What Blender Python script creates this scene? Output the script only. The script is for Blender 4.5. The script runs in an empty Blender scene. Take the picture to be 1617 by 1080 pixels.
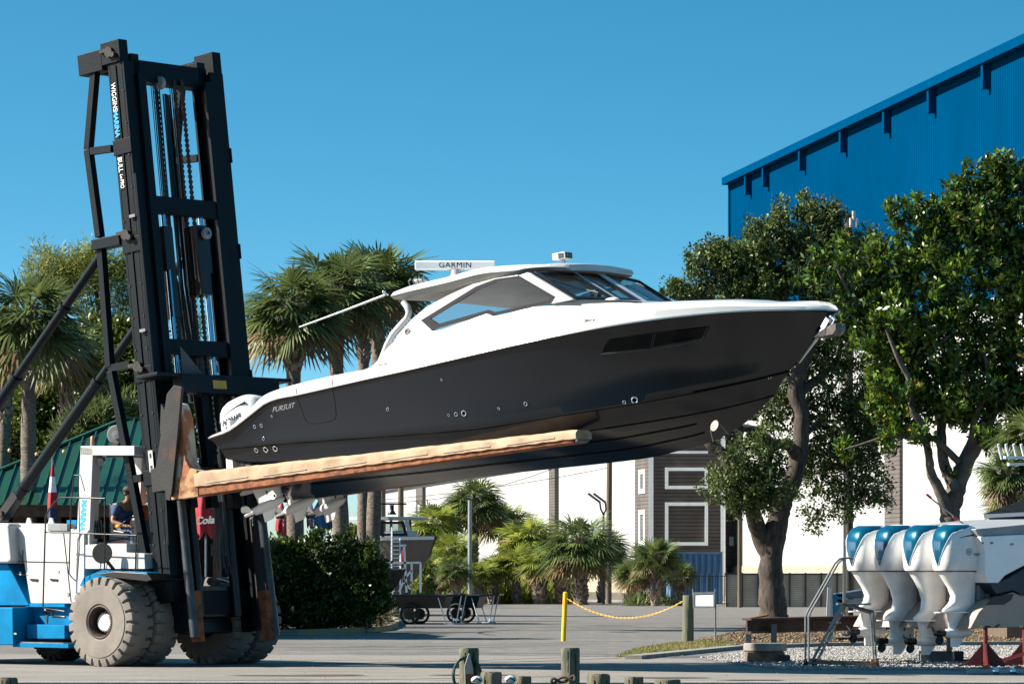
import bpy, math, random
import numpy as np
from mathutils import Matrix, Vector, Euler
S = bpy.context.scene
COL = S.collection
R = math.radians
random.seed(7)
# ---------------------------------------------------------------- camera, sky, sun, exposure
FP = 6675.0; CH = 1.6; CX = 808.5; HY = 902.0
cd = bpy.data.cameras.new('camera'); cam = bpy.data.objects.new('camera', cd); COL.objects.link(cam)
cam.location = (0, 0, CH); cam.rotation_euler = (R(90), 0, 0)
cd.sensor_width = 36; cd.lens = 36*FP/1617; cd.shift_y = (HY-540)/1617
cd.clip_start = 1; cd.clip_end = 6000
S.camera = cam
SUN_EL = R(36); SUN_AZ = R(-92)           # azimuth from +Y, clockwise positive
w = bpy.data.worlds.new("World"); S.world = w; w.use_nodes = True
nt = w.node_tree; nt.nodes.clear()
out = nt.nodes.new('ShaderNodeOutputWorld'); bg = nt.nodes.new('ShaderNodeBackground')
sky = nt.nodes.new('ShaderNodeTexSky'); sky.sky_type = 'NISHITA'; sky.sun_disc = False
sky.sun_elevation = SUN_EL; sky.sun_rotation = SUN_AZ % (2*math.pi)
sky.air_density = 1.0; sky.dust_density = 1.5; sky.ozone_density = 2.0; sky.altitude = 0
tc = nt.nodes.new('ShaderNodeTexCoord'); mp = nt.nodes.new('ShaderNodeMapping'); mp.vector_type = 'POINT'
mp.inputs['Scale'].default_value = (1, 1, 3.9); mp.inputs['Location'].default_value = (0, 0, 0.02)
hs = nt.nodes.new('ShaderNodeHueSaturation')
hs.inputs['Hue'].default_value = 0.472; hs.inputs['Saturation'].default_value = 1.42; hs.inputs['Value'].default_value = 1.46
nt.links.new(tc.outputs['Generated'], mp.inputs['Vector']); nt.links.new(mp.outputs[0], sky.inputs['Vector'])
nt.links.new(sky.outputs[0], hs.inputs['Color']); nt.links.new(hs.outputs[0], bg.inputs['Color'])
bg.inputs['Strength'].default_value = 0.05
nt.links.new(bg.outputs[0], out.inputs['Surface'])
sd = bpy.data.lights.new('sun', 'SUN'); sun = bpy.data.objects.new('sun', sd); COL.objects.link(sun)
sd.energy = 5.0; sd.angle = R(0.5); sd.color = (1.0, 0.92, 0.80)
_ts = Vector((math.sin(SUN_AZ)*math.cos(SUN_EL), math.cos(SUN_AZ)*math.cos(SUN_EL), math.sin(SUN_EL)))
sun.rotation_euler = _ts.to_track_quat('Z', 'Y').to_euler()
sun.location = (-30, 40, 60)
S.view_settings.view_transform = 'Standard'; S.view_settings.look = 'None'
S.view_settings.exposure = 1.5; S.view_settings.gamma = 1

# ---------------------------------------------------------------- helpers
def V(*a): return Vector(a)
def at(px, py, Y):                         # a point seen at a pixel, Y metres away
    return V((px-CX)/FP*Y, Y, CH+(HY-py)/FP*Y)
def gy(py): return FP*CH/(py-HY)           # distance of a ground point
def gx(px, Y): return (px-CX)/FP*Y
def hit(M, px, py, yl):                    # where the line of sight meets the plane y=yl of frame M (local coords)
    Mi = M.inverted(); o = Mi @ V(0, 0, CH); d = Mi.to_3x3() @ V((px-CX)/FP, 1, (HY-py)/FP)
    t = (yl-o.y)/d.y
    return o+d*t

class MB:
    def __init__(s): s.v = []; s.f = []; s.m = []
    def add(s, vs, fs, mi=0):
        n = len(s.v); s.v += [tuple(p) for p in vs]; s.f += [tuple(i+n for i in f) for f in fs]; s.m += [mi]*len(fs); return s
    def box(s, c, sz, rot=None, mi=0):
        x, y, z = sz[0]/2, sz[1]/2, sz[2]/2
        vs = [V(a*x, b*y, d*z) for d in (-1, 1) for b in (-1, 1) for a in (-1, 1)]
        if rot is not None:
            Rm = Euler(rot).to_matrix() if not isinstance(rot, Matrix) else rot
            vs = [Rm @ p for p in vs]
        c = Vector(c)
        return s.add([c+p for p in vs], [(0,2,3,1),(4,5,7,6),(0,1,5,4),(2,6,7,3),(0,4,6,2),(1,3,7,5)], mi)
    def bx(s, x0, x1, y0, y1, z0, z1, mi=0): return s.box(((x0+x1)/2,(y0+y1)/2,(z0+z1)/2), (abs(x1-x0),abs(y1-y0),abs(z1-z0)), None, mi)
    def bar(s, p, q, wd, hd, up=(0,0,1), mi=0, w2=None, h2=None):
        p = Vector(p); q = Vector(q); d = (q-p).normalized(); up = Vector(up)
        a = d.cross(up)
        if a.length < 1e-5: a = d.cross(V(1,0,0))
        a.normalize(); b = a.cross(d).normalized()
        w2 = wd if w2 is None else w2; h2 = hd if h2 is None else h2
        vs = [p+a*i*wd/2+b*j*hd/2 for i, j in ((-1,-1),(1,-1),(1,1),(-1,1))]+[q+a*i*w2/2+b*j*h2/2 for i, j in ((-1,-1),(1,-1),(1,1),(-1,1))]
        return s.add(vs, [(3,2,1,0),(4,5,6,7),(0,1,5,4),(1,2,6,5),(2,3,7,6),(3,0,4,7)], mi)
    def loft(s, rings, caps=True, closed=True, mi=0):
        n = len(rings[0]); vs = [p for r in rings for p in r]; fs = []
        for i in range(len(rings)-1):
            for j in range(n if closed else n-1):
                k = (j+1) % n
                fs.append((i*n+j, i*n+k, (i+1)*n+k, (i+1)*n+j))
        if caps and closed:
            fs.append(tuple(range(n-1, -1, -1))); b = (len(rings)-1)*n; fs.append(tuple(range(b, b+n)))
        return s.add(vs, fs, mi)
    def tube(s, pts, r, n=8, mi=0, caps=True):
        pts = [Vector(p) for p in pts]; rs = r if isinstance(r, (list, tuple)) else [r]*len(pts)
        rings = []; pa = None
        for i, p in enumerate(pts):
            d = (pts[min(i+1, len(pts)-1)]-pts[max(i-1, 0)])
            if d.length < 1e-9: d = V(0,0,1)
            d.normalize()
            if pa is None:
                pa = d.cross(V(0,0,1)) if abs(d.z) < .95 else d.cross(V(1,0,0))
            else: pa = pa-d*pa.dot(d)
            if pa.length < 1e-6: pa = d.orthogonal()
            pa.normalize(); pb = d.cross(pa)
            rings.append([p+(pa*math.cos(2*math.pi*k/n)+pb*math.sin(2*math.pi*k/n))*rs[i] for k in range(n)])
        return s.loft(rings, caps, True, mi)
    def cyl(s, p, q, r, r2=None, n=16, mi=0): return s.tube([p, q], [r, r if r2 is None else r2], n, mi)
    def lathe(s, prof, o=(0,0,0), ax=(0,0,1), n=24, mi=0, caps=True):   # prof: (radius, height along axis)
        ax = Vector(ax).normalized(); a = ax.orthogonal().normalized(); b = ax.cross(a); o = Vector(o)
        rings = [[o+ax*h+(a*math.cos(2*math.pi*k/n)+b*math.sin(2*math.pi*k/n))*r for k in range(n)] for r, h in prof]
        return s.loft(rings, caps, True, mi)
    def prism(s, poly, off, mi=0):         # extrude a 3D polygon by an offset vector
        off = Vector(off); n = len(poly); a = [Vector(p) for p in poly]
        fs = [tuple(range(n)), tuple(range(2*n-1, n-1, -1))]+[(i, n+i, n+(i+1) % n, (i+1) % n) for i in range(n)]
        return s.add(a+[p+off for p in a], fs, mi)
    def frame(s, outer, inner, off, mi=0): # a frame between two polygons of equal count, extruded
        off = Vector(off); n = len(outer); o = [Vector(p) for p in outer]; i_ = [Vector(p) for p in inner]
        vs = o+i_+[p+off for p in o]+[p+off for p in i_]; fs = []
        for k in range(n):
            j = (k+1) % n
            fs += [(k, j, n+j, n+k), (2*n+k, 3*n+k, 3*n+j, 2*n+j), (k, 2*n+k, 2*n+j, j), (n+k, n+j, 3*n+j, 3*n+k)]
        return s.add(vs, fs, mi)
    def ball(s, c, r, sc=(1,1,1), n=14, mi=0):
        c = Vector(c); rings = []
        for i in range(n//2+1):
            t = math.pi*i/(n//2)
            rr = max(math.sin(t), 1e-3)
            rings.append([c+V(rr*math.cos(2*math.pi*k/n)*sc[0], rr*math.sin(2*math.pi*k/n)*sc[1], -math.cos(t)*sc[2])*r for k in range(n)])
        return s.loft(rings, True, True, mi)
    def torus(s, c, ax, Rr, r, n=24, m=8, mi=0):
        ax = Vector(ax).normalized(); a = ax.orthogonal().normalized(); b = ax.cross(a); c = Vector(c)
        rings = []
        for i in range(n+1):
            t = 2*math.pi*i/n; d = a*math.cos(t)+b*math.sin(t)
            rings.append([c+d*(Rr+r*math.cos(2*math.pi*k/m))+ax*r*math.sin(2*math.pi*k/m) for k in range(m)])
        return s.loft(rings, False, True, mi)
    def mesh(s, name):
        me = bpy.data.meshes.new(name); me.from_pydata(s.v, [], s.f)
        if any(s.m): me.polygons.foreach_set('material_index', s.m)
        me.validate(); return me
    def build(s, name, mats, parent=None, smooth=35, bevel=0, label=None, fix=True):
        me = s.mesh(name)
        if not isinstance(mats, (list, tuple)): mats = [mats]
        for m in mats: me.materials.append(m)
        if fix:
            import bmesh
            b = bmesh.new(); b.from_mesh(me); bmesh.ops.recalc_face_normals(b, faces=b.faces); b.to_mesh(me); b.free()
        if smooth:
            me.polygons.foreach_set('use_smooth', [True]*len(me.polygons)); me.set_sharp_from_angle(angle=R(smooth))
        o = bpy.data.objects.new(name, me); COL.objects.link(o)
        if parent: o.parent = parent
        if bevel:
            b = o.modifiers.new('bevel', 'BEVEL'); b.width = bevel; b.segments = 2; b.limit_method = 'ANGLE'; b.angle_limit = R(40); b.harden_normals = True
        if label: o['label'] = label
        return o

def tag(o, label=None, cat=None, group=None, kind=None):
    if label: o['label'] = label
    if cat: o['category'] = cat
    if group: o['group'] = group
    if kind: o['kind'] = kind
    return o
def thing(name, label, cat, M=None, loc=None, rz=0, group=None):
    o = bpy.data.objects.new(name, None); COL.objects.link(o); o.empty_display_size = .3
    o.matrix_world = M if M is not None else Matrix.Translation(loc) @ Matrix.Rotation(rz, 4, 'Z')
    return tag(o, label, cat, group)
def copy_tree(o, parent=None):
    c = o.copy(); COL.objects.link(c)
    if parent is not None: c.parent = parent
    for ch in list(o.children): copy_tree(ch, c)
    return c

# ---------------------------------------------------------------- materials
MATS = {}
def _n(t, k, **kw):
    n = t.nodes.new(k)
    for a, b in kw.items(): setattr(n, a, b)
    return n
def mat(key, col, rough=.5, metal=0, var=.12, scale=2.5, col2=None, bump=0, bscale=30, coat=0, spec=.5, lo=.35, hi=.65, island=0, streak=0, k=.55):
    """principled surface; a noise mixes col with col2 (or a slightly darker col), optional bump and per-island variation"""
    if key in MATS: return MATS[key]
    if max(col) < .68: col = tuple(c*k for c in col); col2 = tuple(c*k for c in col2) if col2 else None
    m = bpy.data.materials.new(key); m.use_nodes = True; t = m.node_tree; p = t.nodes['Principled BSDF']
    c2 = col2 if col2 else tuple(c*(1-var*1.6) for c in col); c1 = col if col2 else tuple(min(1, c*(1+var*.5)) for c in col)
    tcn = _n(t, 'ShaderNodeTexCoord'); mpn = _n(t, 'ShaderNodeMapping')
    if streak: mpn.inputs['Scale'].default_value = (1, 1, streak)
    t.links.new(tcn.outputs['Object'], mpn.inputs['Vector'])
    nz = _n(t, 'ShaderNodeTexNoise'); nz.inputs['Scale'].default_value = scale; nz.inputs['Detail'].default_value = 7; nz.inputs['Roughness'].default_value = .62
    t.links.new(mpn.outputs[0], nz.inputs['Vector'])
    cr = _n(t, 'ShaderNodeValToRGB'); cr.color_ramp.elements[0].position = lo; cr.color_ramp.elements[1].position = hi
    cr.color_ramp.elements[0].color = (*c2, 1); cr.color_ramp.elements[1].color = (*c1, 1)
    t.links.new(nz.outputs['Fac'], cr.inputs['Fac']); co = cr.outputs['Color']
    if island:
        g = _n(t, 'ShaderNodeNewGeometry'); h = _n(t, 'ShaderNodeHueSaturation')
        mr = _n(t, 'ShaderNodeMapRange'); mr.inputs['To Min'].default_value = 1-island; mr.inputs['To Max'].default_value = 1+island
        t.links.new(g.outputs['Random Per Island'], mr.inputs['Value']); t.links.new(mr.outputs[0], h.inputs['Value'])
        mr2 = _n(t, 'ShaderNodeMapRange'); mr2.inputs['To Min'].default_value = .5-island*.045; mr2.inputs['To Max'].default_value = .5+island*.04
        ms = _n(t, 'ShaderNodeMath', operation='FRACT'); mm = _n(t, 'ShaderNodeMath', operation='MULTIPLY'); mm.inputs[1].default_value = 37.7
        t.links.new(g.outputs['Random Per Island'], mm.inputs[0]); t.links.new(mm.outputs[0], ms.inputs[0]); t.links.new(ms.outputs[0], mr2.inputs['Value']); t.links.new(mr2.outputs[0], h.inputs['Hue'])
        t.links.new(co, h.inputs['Color']); co = h.outputs['Color']
    t.links.new(co, p.inputs['Base Color'])
    mr = _n(t, 'ShaderNodeMapRange'); mr.inputs['To Min'].default_value = min(1, rough*1.25); mr.inputs['To Max'].default_value = rough*.85
    t.links.new(nz.outputs['Fac'], mr.inputs['Value']); t.links.new(mr.outputs[0], p.inputs['Roughness'])
    p.inputs['Metallic'].default_value = metal; p.inputs['Specular IOR Level'].default_value = spec
    if coat: p.inputs['Coat Weight'].default_value = coat; p.inputs['Coat Roughness'].default_value = .04
    if bump:
        bn = _n(t, 'ShaderNodeTexNoise'); bn.inputs['Scale'].default_value = bscale; bn.inputs['Detail'].default_value = 5
        b = _n(t, 'ShaderNodeBump'); b.inputs['Strength'].default_value = bump; b.inputs['Distance'].default_value = .02
        t.links.new(mpn.outputs[0], bn.inputs['Vector']); t.links.new(bn.outputs['Fac'], b.inputs['Height']); t.links.new(b.outputs[0], p.inputs['Normal'])
    MATS[key] = m; return m
def leafmat(key, col, col2, rough=.4, trans=.25, island=.45, scale=.6, spec=.28):
    m = mat(key, col, rough, col2=col2, scale=scale, island=island, spec=spec, k=.85); t = m.node_tree
    if 'tr' in m: return m
    m['tr'] = 1; p = t.nodes['Principled BSDF']; o = t.nodes['Material Output']
    tr = _n(t, 'ShaderNodeBsdfTranslucent'); mx = _n(t, 'ShaderNodeMixShader'); mx.inputs[0].default_value = trans
    src = p.inputs['Base Color'].links[0].from_socket
    hs_ = _n(t, 'ShaderNodeHueSaturation'); hs_.inputs['Value'].default_value = 1.6; hs_.inputs['Hue'].default_value = .485
    t.links.new(src, hs_.inputs['Color']); t.links.new(hs_.outputs[0], tr.inputs['Color'])
    t.links.new(p.outputs[0], mx.inputs[1]); t.links.new(tr.outputs[0], mx.inputs[2]); t.links.new(mx.outputs[0], o.inputs['Surface'])
    return m
def glassmat(key, tint, refl=.12):
    if key in MATS: return MATS[key]
    m = bpy.data.materials.new(key); m.use_nodes = True; t = m.node_tree; t.nodes.clear()
    o = _n(t, 'ShaderNodeOutputMaterial'); tr = _n(t, 'ShaderNodeBsdfTransparent'); gl = _n(t, 'ShaderNodeBsdfGlossy'); mx = _n(t, 'ShaderNodeMixShader')
    tr.inputs['Color'].default_value = (*tint, 1); gl.inputs['Roughness'].default_value = .02
    fr = _n(t, 'ShaderNodeFresnel'); fr.inputs['IOR'].default_value = 1.5
    ad = _n(t, 'ShaderNodeMath', operation='ADD'); ad.inputs[1].default_value = refl; ad.use_clamp = True
    t.links.new(fr.outputs[0], ad.inputs[0]); t.links.new(ad.outputs[0], mx.inputs[0]); t.links.new(tr.outputs[0], mx.inputs[1]); t.links.new(gl.outputs[0], mx.inputs[2]); t.links.new(mx.outputs[0], o.inputs['Surface'])
    MATS[key] = m; return m
def seammat(key, col, col2, period, axis=(1,0,0), width=.12, rough=.5, depth=.3, metal=0, var=.1, scale=.5, spec=.3):
    """sheet metal, siding or boards: thin seams every `period` metres along an object axis, as colour line and bump"""
    if key in MATS: return MATS[key]
    col2 = tuple(c*.55 for c in col2) if max(col) < .68 else col2
    m = mat(key, col, rough, metal, var, scale, spec=spec); t = m.node_tree; p = t.nodes['Principled BSDF']
    tcn = _n(t, 'ShaderNodeTexCoord'); dt = _n(t, 'ShaderNodeVectorMath', operation='DOT_PRODUCT'); dt.inputs[1].default_value = axis
    t.links.new(tcn.outputs['Object'], dt.inputs[0])
    dv = _n(t, 'ShaderNodeMath', operation='DIVIDE'); dv.inputs[1].default_value = period; t.links.new(dt.outputs['Value'], dv.inputs[0])
    fr = _n(t, 'ShaderNodeMath', operation='FRACT'); t.links.new(dv.outputs[0], fr.inputs[0])
    cr = _n(t, 'ShaderNodeValToRGB'); e = cr.color_ramp.elements; e[0].position = 0; e[0].color = (1,1,1,1); e[1].position = 1; e[1].color = (1,1,1,1)
    for pos, c in ((width*.5, 1), (width*.6, 0), (1-width*.6, 0), (1-width*.5, 1)):
        q = cr.color_ramp.elements.new(pos); q.color = (c, c, c, 1)
    t.links.new(fr.outputs[0], cr.inputs['Fac'])
    mx = _n(t, 'ShaderNodeMix', data_type='RGBA'); mx.inputs['B'].default_value = (*col2, 1)
    src = p.inputs['Base Color'].links[0].from_socket; t.links.new(src, mx.inputs['A']); t.links.new(cr.outputs['Color'], mx.inputs['Factor']); t.links.new(mx.outputs['Result'], p.inputs['Base Color'])
    iv = _n(t, 'ShaderNodeMath', operation='SUBTRACT'); iv.inputs[0].default_value = 1; t.links.new(cr.outputs['Color'], iv.inputs[1])
    b = _n(t, 'ShaderNodeBump'); b.inputs['Strength'].default_value = depth; b.inputs['Distance'].default_value = .03; t.links.new(iv.outputs[0], b.inputs['Height']); t.links.new(b.outputs[0], p.inputs['Normal'])
    return m

def text(name, body, size, M, m, parent=None, depth=.004, bold=0, shear=0, spacing=1, align='LEFT', label=None, sx=1):
    """lettering as mesh; M maps text plane (x right, y up, z out) into the parent's space"""
    cu = bpy.data.curves.new(name, 'FONT'); cu.body = body; cu.size = size; cu.extrude = depth; cu.offset = bold; cu.shear = shear; cu.space_character = spacing; cu.align_x = align; cu.resolution_u = 3
    tmp = bpy.data.objects.new(name, cu); COL.objects.link(tmp)
    dg = bpy.context.evaluated_depsgraph_get(); me = bpy.data.meshes.new_from_object(tmp.evaluated_get(dg))
    bpy.data.objects.remove(tmp); me.name = name; me.transform(M @ Matrix.Diagonal((sx,1,1,1))); me.materials.clear(); me.materials.append(m)
    o = bpy.data.objects.new(name, me); COL.objects.link(o)
    if parent: o.parent = parent
    if label: o['label'] = label
    return o
def plane_M(o, xdir, ydir):
    x = Vector(xdir).normalized(); y = Vector(ydir); y = (y-x*y.dot(x)).normalized(); z = x.cross(y)
    M = Matrix((x, y, z)).transposed().to_4x4(); M.translation = Vector(o); return M

white = mat('white_gelcoat', (.47,.475,.475), .22, var=.05, scale=.7, coat=.4, k=1)
white_paint = mat('white_paint', (.46,.46,.45), .4, var=.10, scale=1.2, k=1)
chrome = mat('chrome', (.75,.75,.76), .15, 1, var=.05)
black_pl = mat('black_plastic', (.005,.005,.006), .35, var=.2)
blackpaint = mat('mast_black_paint', (.0012,.010,.018), .45, var=.35, scale=1.3, col2=(.004,.008,.011), bump=.15, bscale=40, spec=.16)
rust = mat('rust', (.50,.17,.055), .85, col2=(.13,.045,.02), scale=5, bump=.5, bscale=25)
rusty_black = mat('rusty_black', (.004,.006,.008), .7, col2=(.09,.03,.012), scale=2.2, lo=.36, hi=.46, bump=.2)
steel = mat('galvanised_steel', (.42,.44,.46), .35, .8, var=.2, scale=6)
rubber = mat('black_rubber', (.02,.02,.02), .7, var=.3)
glass = glassmat('clear_glass', (.85,.9,.9), .0)
glass_t = glassmat('tinted_glass', (.60,.66,.67), .0)
bluecol = mat('sky_blue_paint', (.0,.30,.66), .55, var=.2, scale=1.5, spec=.08)
concrete = mat('concrete', (.42,.40,.36), .85, var=.2, scale=3, bump=.3)
wood = mat('weathered_wood', (.30,.24,.17), .85, col2=(.13,.12,.09), scale=5, streak=.15, bump=.5, bscale=18)
# ================================================================= SETTING
def gp(px, py, z=0):                      # ground point under a pixel
    Y = FP*(CH-z)/(py-HY); return V(gx(px, Y), Y, z)
def sheet(name, pts, z, m, kind='structure', label=None, cat=None):
    import bmesh
    b = bmesh.new(); vs = [b.verts.new((p[0], p[1], z)) for p in pts]; f = b.faces.new(vs); f.normal_update()
    if f.normal.z < 0: f.normal_flip()
    bmesh.ops.triangulate(b, faces=b.faces); me = bpy.data.meshes.new(name); b.to_mesh(me); b.free(); me.materials.append(m)
    o = bpy.data.objects.new(name, me); COL.objects.link(o); return tag(o, label, cat, None, kind)
def wavy(pts, amp=.15, seg=.8):
    o = []
    for i, p in enumerate(pts):
        q = pts[(i+1) % len(pts)]; p = Vector(p); q = Vector(q); n = max(1, min(60, int((q-p).length/seg)))
        for k in range(n):
            a = p.lerp(q, k/n); o.append(V(a.x+random.uniform(-amp, amp), a.y+random.uniform(-amp, amp), 0))
    return o
BULK = 59.6
earth = mat('earth', (.22,.19,.14), .95, col2=(.12,.12,.07), scale=.25, bump=.4, bscale=6)
asphalt = mat('asphalt', (.222,.210,.196), .9, col2=(.15,.142,.134), scale=.22, bump=.35, bscale=60, lo=.3, hi=.7)
def stains(m, scale, col, lo, hi, stretch=(1,1,1)):
    t = m.node_tree; p = t.nodes['Principled BSDF']; src = p.inputs['Base Color'].links[0].from_socket
    tcn = _n(t, 'ShaderNodeTexCoord'); mpn = _n(t, 'ShaderNodeMapping'); mpn.inputs['Scale'].default_value = stretch
    nz = _n(t, 'ShaderNodeTexNoise'); nz.inputs['Scale'].default_value = scale; nz.inputs['Detail'].default_value = 9; nz.inputs['Roughness'].default_value = .7
    cr = _n(t, 'ShaderNodeValToRGB'); cr.color_ramp.elements[0].position = lo; cr.color_ramp.elements[1].position = hi
    mx = _n(t, 'ShaderNodeMix', data_type='RGBA'); mx.inputs['B'].default_value = (*col, 1)
    t.links.new(tcn.outputs['Object'], mpn.inputs[0]); t.links.new(mpn.outputs[0], nz.inputs['Vector']); t.links.new(nz.outputs['Fac'], cr.inputs[0]); t.links.new(cr.outputs[0], mx.inputs['Factor'])
    t.links.new(src, mx.inputs['A']); t.links.new(mx.outputs['Result'], p.inputs['Base Color'])
stains(asphalt, 2.2, (.20,.183,.162), .48, .70); stains(asphalt, .12, (.095,.088,.08), .50, .66, (.5,1.4,1)); stains(asphalt, .9, (.06,.055,.05), .56, .68, (.25,1.6,1))
apron_m = mat('apron_concrete', (.37,.34,.305), .9, col2=(.25,.232,.21), scale=.5, bump=.3, bscale=40, lo=.3, hi=.7)
stains(apron_m, 1.3, (.10,.09,.082), .52, .70, (.3,1.6,1)); stains(apron_m, 9, (.32,.29,.25), .55, .8)
sand_m = mat('sandy_verge', (.50,.45,.38), .95, col2=(.33,.29,.23), scale=1.2, bump=.5, bscale=12)
gravel_m = mat('gravel_bed', (.36,.35,.335), .9, col2=(.20,.20,.20), scale=14, bump=1, bscale=30, lo=.42, hi=.58)
mulch_m = mat('mulch', (.20,.15,.10), .95, col2=(.07,.055,.035), scale=4, bump=.8, bscale=20)
grass_m = mat('dry_grass', (.22,.20,.09), .95, col2=(.11,.12,.05), scale=3, bump=.8, bscale=30)
# ground: one sheet from the bulkhead to the horizon, turned down into the basin wall
g = MB(); g.add([(-4000,BULK,0),(4000,BULK,0),(4000,5000,0),(-4000,5000,0)], [(0,1,2,3)])
ground = g.build('ground', earth, smooth=0); tag(ground, kind='structure')
wat = bpy.data.materials.new('basin_water'); wat.use_nodes = True
pw = wat.node_tree.nodes['Principled BSDF']; pw.inputs['Base Color'].default_value = (.02,.05,.045,1); pw.inputs['Roughness'].default_value = .08
_t = wat.node_tree; _nz = _n(_t, 'ShaderNodeTexNoise'); _nz.inputs['Scale'].default_value = 1.2; _b = _n(_t, 'ShaderNodeBump'); _b.inputs['Strength'].default_value = .4
_t.links.new(_nz.outputs[0], _b.inputs['Height']); _t.links.new(_b.outputs[0], pw.inputs['Normal'])
g = MB(); g.add([(-4000,-600,-1.25),(4000,-600,-1.25),(4000,BULK,-1.25),(-4000,BULK,-1.25)], [(0,1,2,3)])
tag(g.build('water', wat, smooth=0), kind='structure')
g = MB(); g.bx(-400, 400, BULK-.35, BULK+.3, -2.4, -.02); g.bx(-400, 400, BULK-.45, BULK+.35, -.016, .05)
tag(g.build('seawall', concrete, smooth=0), 'concrete seawall along the edge of the boat basin', 'seawall')
# roads, apron, beds
sheet('road', [(-300,79),(300,79),(300,176),(26,186),(10,196),(-2,214),(-20,232),(-300,240)], .004, asphalt)
sheet('apron', wavy([(-300,BULK+.36),(300,BULK+.36),(300,74),(12,74.5),(7,76.5),(2.5,80),(-8,81.5),(-300,82)], .02, 6), .008, apron_m)
sheet('sand_verge', wavy([(-20,232),(-2,213),(10,195),(26,185),(70,180),(70,204),(24,206),(4,240),(-18,262)], .9, 2.5), .012, sand_m)
# right hand bed: mulch, grass tongue, kerb strip, gravel
pm = [gp(975,1037),gp(1010,1022),gp(1075,1013),gp(1150,1000),gp(1175,990),gp(1300,985),gp(1700,985),gp(1700,1018),gp(1250,1017),gp(1150,1022),gp(1050,1033)]
sheet('mulch_bed', wavy([(p.x,p.y,0) for p in pm], .12, .8), .012, mulch_m)
pg_ = [gp(972,1038),gp(1005,1026),gp(1060,1017),gp(1110,1013),gp(1160,1016),gp(1160,1021),gp(1080,1029),gp(1010,1036)]
sheet('grass_patch', wavy([(p.x,p.y,0) for p in pg_], .1, .5), .016, grass_m)
g = MB()
kp = [gp(1000,1041,0),gp(1080,1033),gp(1160,1025),gp(1300,1020),gp(1700,1017)]
for a, b in zip(kp, kp[1:]): g.bar(a+V(0,0,.03), b+V(0,0,.03), .32, .1)
tag(g.build('kerb_strip', concrete, smooth=0), kind='structure')
pv = [gp(1098,1040),gp(1170,1028),gp(1320,1021),gp(1700,1019),gp(1700,1058.5),gp(1240,1058.5),gp(1160,1050)]
sheet('gravel_ground', wavy([(p.x,p.y,0) for p in pv], .08, .6), .013, gravel_m)
# loose stones
def stones(name, poly_px, n, size, cols, z0, seed, label, cat):
    rnd = random.Random(seed); mb = MB(); k = 0
    xs = [p[0] for p in poly_px]; ys = [p[1] for p in poly_px]
    def inside(x, y):
        c = False; j = len(poly_px)-1
        for i in range(len(poly_px)):
            a, b = poly_px[i], poly_px[j]
            if (a[1] > y) != (b[1] > y) and x < (b[0]-a[0])*(y-a[1])/(b[1]-a[1])+a[0]: c = not c
            j = i
        return c
    while k < n:
        x = rnd.uniform(min(xs), max(xs)); y = rnd.uniform(min(ys), max(ys))
        if not inside(x, y): continue
        s = size*rnd.uniform(.5, 1.5); a = rnd.uniform(0, 6.28); k += 1
        vs = [(x+math.cos(a+i*1.57)*s*rnd.uniform(.7,1.2), y+math.sin(a+i*1.57)*s*rnd.uniform(.7,1.2), z0+s*.2) for i in range(4)]+[(x, y, z0+s*rnd.uniform(.6,1)), (x, y, z0-s*.1)]
        mb.add(vs, [(0,1,4),(1,2,4),(2,3,4),(3,0,4),(1,0,5),(2,1,5),(3,2,5),(0,3,5)])
    return tag(mb.build(name, cols, smooth=0, fix=False), label, cat, None, 'stuff')
gst = mat('gravel_stone', (.46,.44,.42), .85, var=.1, island=.55, scale=3)
stones('gravel', [(p.x,p.y) for p in pv][:6] and [(gx(px_,gy(py_)),gy(py_)) for px_,py_ in [(1105,1039),(1175,1029),(1320,1022),(1690,1020),(1690,1058),(1240,1058),(1160,1049)]], 15000, .026, gst, .014, 3, 'pale grey gravel spread under the outboards', 'gravel')
lf = mat('leaf_litter', (.26,.17,.08), .9, var=.3, island=.6)
stones('leaf_litter', [(gx(a,gy(b)),gy(b)) for a,b in [(1010,1034),(1150,1001),(1300,987),(1690,987),(1690,1016),(1160,1021)]], 5000, .045, lf, .02, 4, 'brown leaf litter under the oak and magnolia', 'leaf litter')
# shadows of overhead wires painted as dark lines, tyre scuffs as arcs
sm_ = mat('wire_shadow_and_joint_dark', (.035,.033,.03), .8); g = MB()
for (xa, ya, xb, yb, wd2) in ((760,984,1120,984,.09),(640,998,1080,993,.06),(430,979,900,979,.07),(880,969,1100,972,.05)):
    pts = [gp(xa+(xb-xa)*k/14, ya+(yb-ya)*k/14+random.uniform(-.35,.35)) for k in range(15)]
    for a, b in zip(pts, pts[1:]): g.add([(a.x,a.y-wd2,.009),(b.x,b.y-wd2,.009),(b.x,b.y+wd2,.009),(a.x,a.y+wd2,.009)], [(0,1,2,3)])
for (cx2, cy2, rr2, a0, a1) in ((gp(900,1000).x,104,5.5,.2,1.5),(gp(860,1000).x,106,7.5,.1,1.2),(3.2,110,4.0,2.4,3.6)):
    for k in range(16):
        a = a0+(a1-a0)*k/16; b = a0+(a1-a0)*(k+1)/16
        g.add([(cx2+rr2*math.cos(a),cy2+2.2*rr2*math.sin(a),.009),(cx2+rr2*math.cos(b),cy2+2.2*rr2*math.sin(b),.009),(cx2+(rr2+.12)*math.cos(b),cy2+2.2*(rr2+.12)*math.sin(b),.009),(cx2+(rr2+.12)*math.cos(a),cy2+2.2*(rr2+.12)*math.sin(a),.009)], [(0,1,2,3)])
tag(g.build('wire_shadows_and_scuffs', sm_, smooth=0), kind='structure')
g = MB()
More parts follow.
